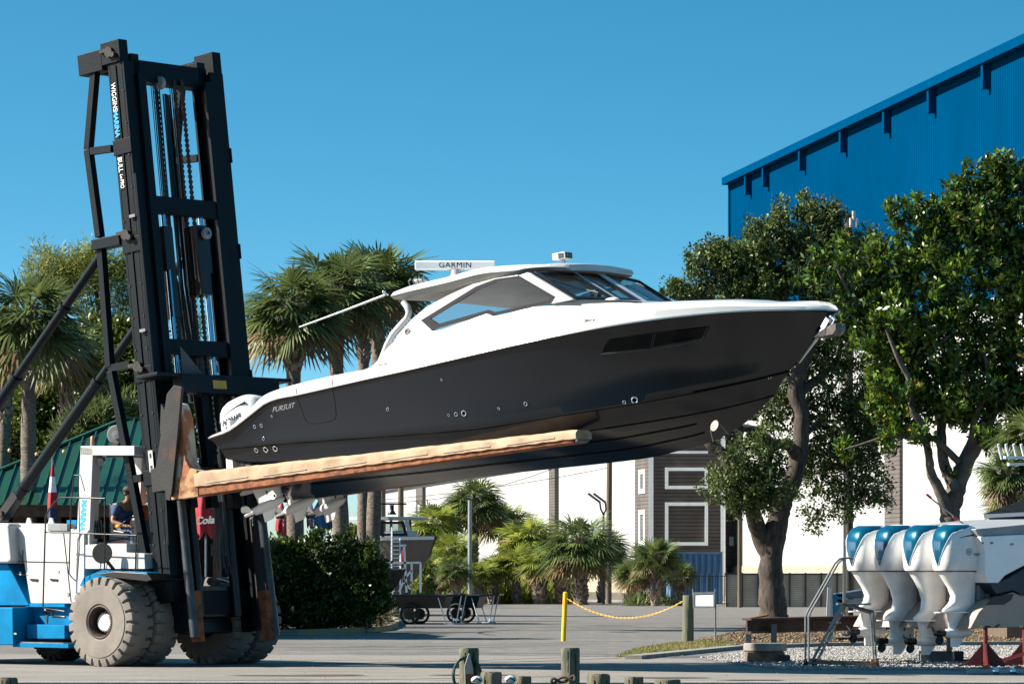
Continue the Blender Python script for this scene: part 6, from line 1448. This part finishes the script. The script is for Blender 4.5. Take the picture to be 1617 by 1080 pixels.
g = MB(); g.prism([fr_(638,821),fr_(644,821),fr_(652,846),fr_(645,846)], off); g.build('side_post', white, fb, smooth=0)
g = MB(); g.bar(fr_(588,795.5,YB_+1), fr_(642,795.5,YB_+1), .10,.06); g.build('radar_bar', black_pl, fb, smooth=0)
ld = wthing('step_ladder', 'white ladder leaning against the grey hull of the far console boat', 'ladder', 625, 143)
def lrel(px, py, Y=143): return rel(ld, px, py, Y)
alu = mat('white_aluminium', (.68,.72,.75), .4, .2)
g = MB(); g.bar(lrel(618,905), lrel(618.5,833,144), .045,.07); g.bar(lrel(632,905), lrel(631.5,850,144), .045,.05); g.build('rail', alu, ld, smooth=0)
for i in range(9): g = MB(); yy = 900-i*6.4; g.bar(lrel(618,yy,143.2), lrel(632,yy,143.2), .04,.03); g.build('rung', alu, ld, smooth=0)
g = MB(); g.bar(V(lrel(618,905).x,0,0), lrel(618,905), .045,.07); g.bar(V(lrel(632,905).x,0,0), lrel(632,905), .045,.05); g.build('rail', alu, ld, smooth=0)
bs_ = wthing('boat_stand', 'pale metal frame with a bright strut beneath the far console boat', 'boat stand', 640, 141)
g = MB(); L_ = lambda a, b: rel(bs_, a, b, 141)
for a, b in (((638,862),(642,935)),((632,861),(641,861)),((606,889),(664,888)),((650,889),(650,918)),((650,900),(640,912)),((606,889),(620,900)),((636,915),(648,930)),((640,912),(630,934)),((620,900),(622,934)),((664,888),(664,935))): g.bar(L_(*a), L_(*b), .07,.07)
g.build('frame', alu, bs_, smooth=0); MB().tube([L_(636,868),L_(635,893)], .03, 8).build('red_strut', red, bs_); MB().bx(-.8,.6,-.3,.3,0,.18).build('base', wood, bs_, smooth=0)
sb = wthing('dark_boat_hull', 'dark navy skiff bow poking out right of the clipped bush', 'boat', 642, 136, rz=R(-25))
g = MB(); rr = []
for i in range(13):
    t = i/12; x = -5+5*t; hb = .9*(1-t**3); zz = CH+(HY-898)/49; rr.append([V(x,-hb,zz-.02*(1-t)-.1*(1-t)), V(x-.35*t**3,-hb*.6,zz-.55), V(x-.8*t**3,0,.25+.5*t**4), V(x-.35*t**3,hb*.6,zz-.55), V(x,hb,zz-.1*(1-t))])
g.loft(rr, True, False); g.f.append((0,1,2,3,4)); g.m.append(0); g.build('hull', mat('navy_hull', (.012,.02,.035), .3), sb, smooth=40)
g = MB(); g.tube([r[0] for r in rr], .03, 6); g.build('rub_rail', mat('pale_rail', (.35,.42,.5), .4), sb); g = MB(); g.bx(-3.4,-1.2,-.4,.4,0,.35); g.build('trailer', black_pl, sb, smooth=0)
# ---- garden carts
def cart(label, px, Y, w, rz):
    t = wthing('dock_cart', label, 'cart', px, Y, 'dock carts parked at the kerb', rz); gk = mat('dark_green_plastic', (.012,.022,.020), .4, var=.2); s = FP/Y
    zt_ = CH-(938-HY)/s
    g = MB(); g.frame([(-w/2,-.55,zt_),(w/2,-.55,zt_),(w/2,.55,zt_),(-w/2,.55,zt_)],[(-w/2+.1,-.45,zt_),(w/2-.1,-.45,zt_),(w/2-.1,.45,zt_),(-w/2+.1,.45,zt_)],(0,0,-.06))
    g.loft([[V(-w/2*k,-.5*k,z),V(w/2*k,-.5*k,z),V(w/2*k,.5*k,z),V(-w/2*k,.5*k,z)] for z, k in ((zt_-.03,.96),(zt_-.42,.80))]); g.build('tub', gk, t, bevel=.02, smooth=0)
    g = MB(); g.prism([V(w/2-.1,-.5,zt_-.02),V(w/2+.55,-.3,zt_+.02),V(w/2+.55,.3,zt_+.02),V(w/2-.1,.5,zt_-.02)], (0,0,-.05)); g.build('lip', gk, t, smooth=0)
    for sy_ in (-.58,.58):
        wh = bpy.data.objects.new('wheel', None); COL.objects.link(wh); wh.parent = t; wh.location = (-w/2+.75, sy_, .31)
        MB().torus((0,0,0),(0,1,0),.275,.04,32,8).build('tyre', rubber, wh); g = MB()
        for k in range(14): a = k*math.pi/7; g.cyl((0,0,0),(.27*math.cos(a),0,.27*math.sin(a)),.006,n=5)
        g.torus((0,0,0),(0,1,0),.25,.012,32,6); g.cyl((0,-.05,0),(0,.05,0),.04); g.cyl((0,-.01,0),(0,.01,0),.17,n=24); g.build('spokes', black_pl, wh)
    for sy_ in (-.45,.45):
        g = MB(); g.tube([(w/2-.30,sy_,zt_-.08),(w/2-.05,sy_,.05),(w/2-.12,sy_,.02),(w/2+.25,sy_,.02)], .018, 8); g.tube([(w/2+.38,sy_*.6,zt_-.04),(w/2+.22,sy_*.6,.04)], .018, 8); g.build('leg', alu, t)
    return t
cart('dark dock cart with large spoked wheel next to the bush', 665, 128, 1.9, R(-14)); cart('dark dock cart with bent tubular legs, further along the kerb', 728, 131, 1.5, R(-14))
# ---- bollard, chain, post, sign
yel = mat('yellow_paint', (.78,.46,.01), .5, var=.12, scale=5)
b_ = gp(889.5,1012); tp_ = at(893,935.5,b_.y); g = MB(); g.cyl((0,0,-.05), (tp_.x-b_.x,0,tp_.z), .055, n=16); g.ball((tp_.x-b_.x,0,tp_.z), .055, (1,1,.4), n=12); o = g.build('bollard', yel); o.location = (b_.x,b_.y,0); tag(o, 'yellow steel bollard leaning slightly at the road edge', 'bollard')
pb = gp(1086,1016); g = MB(); rr = []
for z, r in ((-.05,.125),(.3,.12),(.7,.115),(1.05,.112),(1.075,.10)): rr.append([V(r*(1+.05*math.sin(3*k+z*4))*math.cos(k*math.pi/9), r*(1+.05*math.sin(3*k+z*4))*math.sin(k*math.pi/9), z) for k in range(18)])
g.loft(rr); gw_ = mat('greenish_post_wood', (.27,.25,.16), .9, col2=(.14,.16,.10), scale=5, streak=.2, bump=.6, bscale=16); o = g.build('wooden_post', gw_, smooth=40); o.location = (pb.x,pb.y,0); tag(o, 'round greenish wooden post at the right end of the yellow chain', 'post')
g = MB(); a = V(tp_.x, b_.y, CH-(943-HY)/(FP/b_.y)); b = V(pb.x, pb.y, CH-(944-HY)/(FP/pb.y)); n = 62
for i in range(n):
    t = (i+.5)/n; p = a.lerp(b, t); p.z -= .455*4*t*(1-t)
    d = (b-a)/n; d.z += -.455*4*(1-2*t)/n; d.normalize(); sd_ = V(0,1,0) if i % 2 else V(0,0,1); sd_ = (sd_-d*sd_.dot(d)).normalized(); L2 = .036
    q = [p+d*L2*math.cos(k*math.pi/4)+sd_*.016*math.sin(k*math.pi/4) for k in range(9)]; g.tube(q, .0075, 5)
tag(g.build('plastic_chain', mat('yellow_chain', (.70,.40,.03), .5), smooth=60), 'yellow chain sagging between the bollard and the wooden post', 'chain')
sg = wthing('blank_sign', 'small white sign panel on two thin grey posts beside the wooden post', 'sign', 1112, 98.5)
MB().cyl((gx(1093,98.5)-sg.location.x,0,-.05),(gx(1093,98.5)-sg.location.x,0,1.2),.022,n=8).build('post', steel, sg); MB().cyl((gx(1131,98.5)-sg.location.x,0,-.05),(gx(1131,98.5)-sg.location.x,0,1.2),.022,n=8).build('post', steel, sg)
a = rel(sg,1093,960,98.4); b = rel(sg,1131,935,98.4); g = MB(); g.frame([(a.x,-.03,a.z),(b.x,-.03,a.z+.01),(b.x,-.03,b.z+.02),(a.x,-.03,b.z)],[(a.x+.05,-.03,a.z+.05),(b.x-.04,-.03,a.z+.05),(b.x-.04,-.03,b.z-.03),(a.x+.05,-.03,b.z-.05)],(0,.03,0)); g.build('frame', steel, sg, smooth=0)
MB().bx(a.x+.052,b.x-.042,-.016,-.006,a.z+.052,b.z-.052).build('panel', mat('sign_white', (.85,.85,.85), .5), sg, smooth=0); sg.rotation_euler = (0,0,R(-24))
# ---- rusty beam on blocks
bm = wthing('rusty_beam', 'long rusty steel beam propped on a timber and concrete block stack', 'beam', 1180, 74.6)
def br(px, py, Y): return rel(bm, px, py, Y)
g = MB(); p = br(1179,989,74.6); q = br(1480,981,77.5); 
g.bar(p+V(0,0,.13), q+V(0,0,.13), .24, .035); g.bar(p-V(0,0,.10), q-V(0,0,.10), .24, .035); g.bar(p, q, .04, .24); g.build('beam', mat('dark_rust', (.085,.045,.035), .8, col2=(.04,.025,.022), scale=4, bump=.4), bm, smooth=0)
g = MB(); g.bar(br(1179,977,74.7), br(1212,971,75.3), .07,.03); g.build('end_plate', rust, bm, smooth=0)
for px, y0, Y in ((1182,1001,74.4),(1222,985,74.8)): g = MB(); a = br(px,1018,Y); g.bar(a, V(a.x,a.y,br(px,y0,Y).z), .10,.10,(0,1,0)); g.build('prop', mat('grey_steel_prop', (.20,.22,.24), .5, .4), bm, smooth=0)
bs2 = wthing('block_stack', 'stack of grey concrete and timber blocks carrying the rusty beam', 'block stack', 1208, 74.2)
g = MB(); z0 = CH-(1047-HY)/(FP/74.2); g.bx(-.33,.33,-.3,.3,.012,.20); g.build('timber', mat('old_timber', (.30,.20,.12), .9, col2=(.14,.10,.07), scale=5), bs2, smooth=0, bevel=.02)
g = MB(); g.lathe([(.36,.204),(.38,.22),(.38,.33),(.36,.345),(.0,.345)], n=28); g.lathe([(.3,.2),(.0,.2)], n=28); g.build('round_block', concrete, bs2); g = MB(); g.bx(.20,.42,-.35,.1,.012,.14); g.build('timber', black_pl, bs2, smooth=0)
bt_ = wthing('blue_trolley', 'blue and white covered trolley standing behind the rolling ladder', 'trolley', 1335, 96)
f3 = lambda a, b, y=96: rel(bt_, a, b, y)
g = MB(); g.prism([f3(1314,938),f3(1330,937),f3(1336,958),f3(1330,975),f3(1314,975)], (0,.4,0)); g.build('blue_cover', mat('bright_blue_cover', (.02,.30,.50), .6), bt_, smooth=0)
g = MB(); g.bar(f3(1310,927)*1, V(f3(1306,980).x,0,0), .09,.09); g.bar(f3(1312,928), V(f3(1314,980).x,0,0), .06,.06); g.build('white_post', white_paint, bt_, smooth=0)
g = MB(); g.prism([f3(1318,937),f3(1362,930),f3(1362,944),f3(1322,944)], (0,.6,0)); g.build('dark_roll', mat('slate_blue', (.10,.16,.24), .6), bt_, smooth=0, bevel=.03); g = MB(); g.prism([f3(1320,946),f3(1362,946),f3(1362,952),f3(1330,954)], (0,.5,0)); g.build('tray', steel, bt_, smooth=0); g = MB(); g.bx(-.2,.5,.1,.5,0,.1); g.build('foot', black_pl, bt_, smooth=0)
# ---- rolling ladder
rl = wthing('rolling_ladder', 'grey steel rolling ladder with handrails and casters in front of the outboards', 'ladder', 1325, 70.8)
lr = lambda a, b, Y=70.8: rel(rl, a, b, Y)
gal = mat('worn_galvanised', (.36,.38,.38), .45, .6, col2=(.22,.16,.12), scale=7, lo=.3, hi=.45)
for k, Y in enumerate((70.6, 71.1)):
    o = 5*k
    g = MB(); g.tube([lr(1272+o,1052,Y),lr(1272+o,974,Y),lr(1276+o,964,Y),lr(1318+o,890,Y),lr(1326+o,882,Y),lr(1334+o,880.5,Y),lr(1348,881,Y)], .018, 8); g.tube([lr(1332+o*.4,882,Y),lr(1332+o*.4,952,Y)], .018, 8); g.build('handrail', gal, rl)
    g = MB(); g.bar(lr(1333+o,950,Y), lr(1284+o*1.6,1040,Y), .02,.045); g.build('stringer', gal, rl, smooth=0)
    g = MB(); g.tube([lr(1374+o,968,Y),lr(1380+o*.7,1045,Y)], .017, 8); g.build('rear_leg', gal, rl)
for i in range(7):
    t = i/6; x = 1331-47*t; yy = 954+86*t; g = MB(); a = lr(x,yy,70.6); b = lr(x+6,yy,71.1); g.bar(a, b, .15,.025); g.build('tread', gal, rl, smooth=0)
rf_ = mat('rusty_frame', (.22,.13,.08), .7, col2=(.30,.28,.25), scale=8)
for q in ((lr(1330,953,70.6), lr(1376,968,70.6)),(lr(1272,1046,70.6), lr(1384,1049,70.6)),(lr(1279,1043,71.1), lr(1388,1046,71.1)),(lr(1330,951,71.1), lr(1380,966,71.1))): g = MB(); g.bar(*q, .03,.04); g.build('base_frame', rf_, rl, smooth=0)
g = MB(); a = lr(1333,952,70.6); g.bx(a.x-.1,a.x+.45,a.y,a.y+.5,a.z-.03,a.z); g.build('platform', gal, rl, smooth=0)
for px, Y in ((1272,70.6),(1286,70.7),(1378,70.6),(1385,70.7)):
    a = lr(px,1050,Y); g = MB(); g.cyl((a.x,a.y-.02,.045),(a.x,a.y+.02,.045),.045,n=16); g.bar((a.x,a.y,.06),(a.x,a.y,.14),.03,.05); g.build('caster', mat('rust', (.2,.1,.05), .8) if px > 1300 else rubber, rl)
# ---- boat with four outboards at the right edge
QY = R(37.7); fq = V(math.cos(QY), math.sin(QY), 0); lq = V(-math.sin(QY), math.cos(QY), 0)
E4 = V(gx(1512,73.0), 73.0, .90); QC = E4+lq*1.095
QM = Matrix.Translation((QC.x,QC.y,0)) @ Matrix.Rotation(QY, 4, 'Z')
qb = thing('quad_outboard_boat', 'white and navy boat on red stands with four teal capped outboards at right edge', 'boat', M=QM)
teal = mat('teal_metallic', (.0,.16,.30), .22, .5, var=.25, scale=1.5, coat=.8)
qw = mat('quad_white', (.76,.76,.75), .32, var=.12, coat=.2, k=1)
dprop = mat('dark_propeller', (.05,.055,.06), .25, .8)
for i, (y, e) in enumerate(((-1.095,0),(-.365,.15),(.365,.15),(1.095,0))):
    o = outboard(qb, Matrix.Translation((0, y, .90-e)), qw, teal, e, dprop)
    if i == 0 or 1:
        cw_ = o.children[0]
        g = MB(); c = V(-.02,-.306,1.04+e); g.torus(c, (0,1,0), .055, .006, 20, 6); g.torus(c, (0,1,0), .02, .005, 12, 5); g.build('maker_emblem', MATS['navy_lettering'], cw_)
        text('engine_lettering', 'YAMAHA', .07, plane_M(V(.08,-.309,.97+e), V(1,0,0), V(0,0,1)), MATS['navy_lettering'], cw_, .002, 0, .2, 1.1)
QP = lambda L, y=-1.55: [hit(QM, a, b, y) for a, b in L]
qhw = mat('quad_hull_white', (.85,.85,.85), .3, var=.03)
def qside(name, L, m, y=-1.55, dv=3.1, bevel=.02): g = MB(); g.prism(QP(L,y), (0,dv,0)); return g.build(name, m, qb, smooth=0, bevel=bevel)
qside('topsides', [(1548,847),(1720,838),(1720,872),(1617,893),(1588,908),(1577,920),(1562,920),(1556,905),(1556,872)], qhw)
qside('navy_band', [(1562,921),(1590,913),(1617,897),(1720,868),(1720,938),(1612,938),(1601,932),(1574,938)], mat('navy_gelcoat', (.008,.03,.065), .45), -1.53, 3.06)
tanm = mat('tan_hull_bottom', (.60,.48,.39), .5, var=.12, scale=1)
qside('hull_bottom', [(1532,992),(1546,966),(1566,946),(1600,934),(1612,940),(1720,941),(1720,982),(1617,990)], tanm, -1.5, 3.0)
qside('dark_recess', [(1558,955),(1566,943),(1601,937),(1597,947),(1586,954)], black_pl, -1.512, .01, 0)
qside('scupper', [(1570,990),(1577,985),(1580,986),(1574,991)], black_pl, -1.512, .01, 0)
qside('gunwale_panel', [(1541,835),(1720,818),(1720,838),(1546,847)], mat('grey_white_panel', (.5,.52,.54), .4), -1.5, 3.0)
qside('swim_platform', [(1552,918),(1596,918),(1596,924),(1553,924)], white, -1.3, 2.6)
for px, py in ((1551,857),(1566,857),(1598,859)): q = QP([(px,py)], -1.556)[0]; MB().box(q, (.06,.02,.035)).build('cleat', steel, qb)
g = MB()
for k in range(6): g.tube(QP([(1548+2*k,900+3*k),(1556+2*k,888+5*math.sin(k)),(1566+3*k,890+4*k),(1575+2*k,892+5*math.sin(k*2))], -1.2), .012, 6)
g.build('rigging_hose', black_pl, qb)
g = MB()
for k in range(4): g.box(QP([(1552+k*1.2,868+9*k)], -1.4)[0], (.10,.05,.06))
g.build('steering_linkage', black_pl, qb)
g = MB(); g.tube(QP([(1463,781),(1500,810),(1545,846)], -.9), .014, 8); op = g.build('outrigger_pole', mat('pole_grey', (.35,.35,.36), .4), qb)
for a, b in (((1463,780),(1470,786)),((1505,815),(1511,821))): g = MB(); g.tube(QP([a,b], -.9), .022, 8); g.build('red_tip', red, op)
rh = MB()
for k in range(5):
    a = QP([(1582+k*12,725)], .3)[0]; rh.cyl(a, a+V(-.09,0,.27), .024, n=12)
rh.bar(QP([(1586,722)],.3)[0], QP([(1720,722)],.3)[0], .05,.05); rh.bar(QP([(1592,733)],.3)[0], QP([(1720,731)],.3)[0], .05,.05); a = QP([(1660,733)],.3)[0]; rh.cyl(a, V(a.x,a.y,1.4), .04)
rh.build('rod_holder', alu, qb)
# red jack stands
rdp = mat('red_stand_paint', (.22,.012,.014), .5, col2=(.12,.012,.012), scale=5)
def stand(label, px, Y):
    t = wthing('jack_stand', label, 'jack stand', px, Y, 'red jack stands under the quad outboard boat'); s = FP/Y
    MB().cyl((0,0,.1),(0,0,CH-(990-HY)/s),.04,n=14).build('post', rdp, t); g = MB()
    for a in (0,90,180,270):
        d = V(math.cos(R(a)),math.sin(R(a)),0); n_2 = V(-d.y,d.x,0)*.012; g.prism([d*.03+V(0,0,.42)-n_2, d*.34+V(0,0,.05)-n_2, d*.03+V(0,0,.05)-n_2], n_2*2); g.bar(d*.03+V(0,0,.035), d*.45+V(0,0,.035), .07,.05)
    g.build('base', rdp, t, smooth=0); g = MB(); g.lathe([(.0,.0),(.09,.0),(.09,.03),(.0,.03)],(0,0,CH-(990-HY)/s)); g.build('pad', rubber, t); return t
stand('red jack stand nearest the outboards', 1556, 70.4); stand('red jack stand cut by the right edge of the picture', 1618, 71.5)
g = MB(); g.bar((0,0,.05),(1.2,-.3,.42),.06,.06); o = g.build('red_brace', rdp, smooth=0); o.location = (gx(1563,71),71,0); tag(o, 'sloping red steel brace between the two jack stands', 'brace')
pr = wthing('prop_block', 'grey blocks with an upright pale post under the outboard propellers', 'prop block', 1490, 74.5)
MB().bx(-.42,.15,-.15,.15,.01,.2).build('block', mat('slate_block', (.20,.24,.27), .8), pr, smooth=0, bevel=.01); MB().bx(.18,.34,-.15,.15,.01,.2).build('block', black_pl, pr, smooth=0, bevel=.01); MB().cyl((.10,0,.2),(.10,0,.62),.05,n=14).build('post', mat('pale_post', (.45,.42,.37), .7), pr)
tr_ = wthing('launching_trolley', 'pale steel trolley bar on orange casters at the lower right corner', 'trolley', 1575, 65.5)
s_t = FP/65.5; z_ = lambda py: CH-(py-HY)/s_t
MB().bar((-.47,0,z_(1060)),(1.6,0,z_(1057)),.10,.075).build('bar', mat('pale_blue_steel', (.50,.56,.60), .35, .3, var=.2), tr_, smooth=0, bevel=.012)
for px in (1556,1608): x = (px-1575)/s_t; g = MB(); g.cyl((x,-.03,.075),(x,.03,.075),.072,n=20); g.build('caster', mat('orange_rubber', (.42,.17,.08), .6), tr_); MB().bar((x-.02,0,.08),(x-.02,0,z_(1060)),.06,.09).build('fork', steel, tr_, smooth=0)
for px in (1572,1599): x = (px-1575)/s_t; MB().ball((x,-.03,z_(1059)),.06,(1,1,1),n=12).build('bracket', chrome, tr_)
# ---- pilings along the seawall
pil_m = mat('piling_wood', (.25,.21,.14), .9, col2=(.09,.13,.085), scale=3.5, streak=.35, bump=.9, bscale=16, lo=.4, hi=.55)
def piling(label, x0, x1, py, Y, seed, tilt=0):
    s = FP/Y; r = (x1-x0)/2/s; px = (x0+x1)/2; zt_ = CH-(py-HY)/s; rnd = random.Random(seed); t = wthing('dock_piling', label, 'piling', px, Y, 'wooden pilings along the seawall'); g = MB(); rr = []
    H = [-2.3,-1.2,-.6,-.2,.1,zt_-.25,zt_-.12,zt_-.03,zt_]
    for i, z in enumerate(H): rr.append([V(r*(1+.035*math.sin(5*k+seed)+.02*math.sin(11*k+z*3))*(1.0 if i < 8 else .95)*math.cos(k*math.pi/16), r*(1+.035*math.sin(5*k+seed)+.02*math.sin(11*k+z*3))*(1.0 if i < 8 else .95)*math.sin(k*math.pi/16), z+(.012*math.sin(k*.9+seed) if i == 8 else 0)) for k in range(32)])
    g.loft(rr); g.build('shaft', pil_m, t, smooth=50)
    g = MB()
    for k in range(3):
        a = rnd.uniform(-2.4,-.7); z = zt_-rnd.uniform(.02,.1); g.bar((r*1.005*math.cos(a),r*1.005*math.sin(a),z),(r*1.0*math.cos(a+.03),r*1.0*math.sin(a+.03),z-rnd.uniform(.25,.5)),.008,.012,(0,1,0))
    g.build('crack', mat('dark_crack', (.02,.018,.015), .9), t, smooth=0); g = MB(); g.lathe([(.0,zt_-.005),(r*.9,zt_-.005),(r*.9,zt_+.008),(.0,zt_+.014)], n=24); g.build('end_grain', mat('end_grain', (.32,.27,.19), .9, col2=(.14,.12,.09), scale=9), t); return t
PL = [('tall piling with green hose coiled round it',725,756,1023,58.6),('low green stained piling right of the coiled hose',759,792,1061,58.3),('low brown piling with a pale cap beside it',812,839,1068,58.5),('tall split top piling below the yellow bollard',886,915,1023,58.8),('low greenish piling right of the tall split one',927,963,1064,58.2),('low piling third from the right of the row',986,1016,1069,58.5),('lowest piling with a dark flat top at the right end of the row',1034,1074,1073,58.3),('piling top cut by the lower left corner',-6,28,1070,58.4)]
for i, (lb, a, b, py, Y) in enumerate(PL): piling(lb, a, b, py, Y, i*2.3)
hs_m = mat('green_hose', (.012,.10,.06), .45); g = MB(); c = V(gx(740,58.6),58.6,CH-(1062-HY)/(FP/58.6)); P = []
for i in range(230):
    a = i/24*2*math.pi; k = i/230; P.append(V(c.x-.02+(.19+.012*math.sin(i*.31))*math.cos(a), c.y-.17-.05*math.cos(a*.5)-.02*math.sin(i*.17), c.z-.03+(.25+.02*math.sin(i*.23))*math.sin(a)+ .0))
g.tube(P, .011, 6); tag(g.build('garden_hose', hs_m), 'coiled green garden hose hung on the tall left piling', 'hose')
pk = wthing('pointed_bracket', 'grey pointed bracket fixed on the front of the tall hose piling', 'bracket', 741, 58.35)
zc_2 = CH-(1046-HY)/(FP/58.35); g = MB(); g.prism([V(-.06,-.02,zc_2-.32),V(.07,-.02,zc_2-.32),V(.06,-.02,zc_2-.1),V(.012,-.02,zc_2+.13),V(-.012,-.02,zc_2+.13),V(-.07,-.02,zc_2-.05)], (0,.05,0)); g.build('plate', mat('grey_bracket', (.36,.36,.36), .6), pk, smooth=0, bevel=.01); g = MB(); g.bx(-.05,.06,-.06,-.02,zc_2-.5,zc_2-.15); g.build('board', brn, pk, smooth=0)
for px, py, lb in ((753,1073,'small white float wedged beside the hose piling'),(806,1072,'small white float beside the low brown piling')):
    Y = 58.1; g = MB(); g.ball((0,0,0), .075, (1.1,1,.75), n=14); g.tube([(-.06,-.05,-.02),(0,-.075,.03),(.06,-.05,-.02)], .012, 6, 1); o = g.build('mooring_float', [white_paint, navy]); o.location = at(px,py,Y); tag(o, lb, 'float')
g = MB(); c = at(889,1072,58.4); P = [V(c.x+.16*math.cos(a*.5),c.y-.19+.02*math.sin(a),c.z+.035*math.sin(a*1.5)+.02*math.cos(a*.5)) for a in [i*.35 for i in range(60)]]; g.tube(P, .02, 6); tag(g.build('mooring_rope', mat('brown_rope', (.14,.10,.07), .95)), 'dark brown mooring rope looped on the tall split piling', 'rope')
# ---- small dark roof at the right edge
sr = wthing('roof_kiosk', 'corner of a small hut with dark roof and white fascia at the right edge', 'building', 1570, 99)
k_ = lambda a, b, dy=0: rel(sr, a, b, 99+dy)
MB().add([k_(1552,812),k_(1760,800),k_(1700,760,3),k_(1622,786,3),k_(1552,812,7),k_(1760,800,7)], [(0,1,2,3),(0,3,4),(4,3,2,5),(1,5,2)]).build('roof', mat('dark_shingle', (.014,.02,.024), .9, var=.3, scale=6, bump=.4, spec=.05), sr, smooth=0)
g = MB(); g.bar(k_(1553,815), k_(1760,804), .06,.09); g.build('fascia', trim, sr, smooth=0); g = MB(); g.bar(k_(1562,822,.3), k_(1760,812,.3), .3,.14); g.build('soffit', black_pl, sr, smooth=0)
g = MB(); a = k_(1590,824,.6); g.bx(a.x,a.x+3,a.y,a.y+5,0,a.z+.1); g.build('wall', mat('brown_wall', (.17,.12,.085), .85), sr, smooth=0)
# long log or kerb stone beyond the gravel and a far shed behind the trees on the left
g = MB(); g.tube([gp(1326,1006)+V(0,0,.05), gp(1364,1005)+V(0,0,.05)], .06, 10); o = g.build('drift_log', mat('pale_log', (.40,.42,.40), .9)); tag(o, 'short pale log lying on the mulch behind the ladder', 'log')
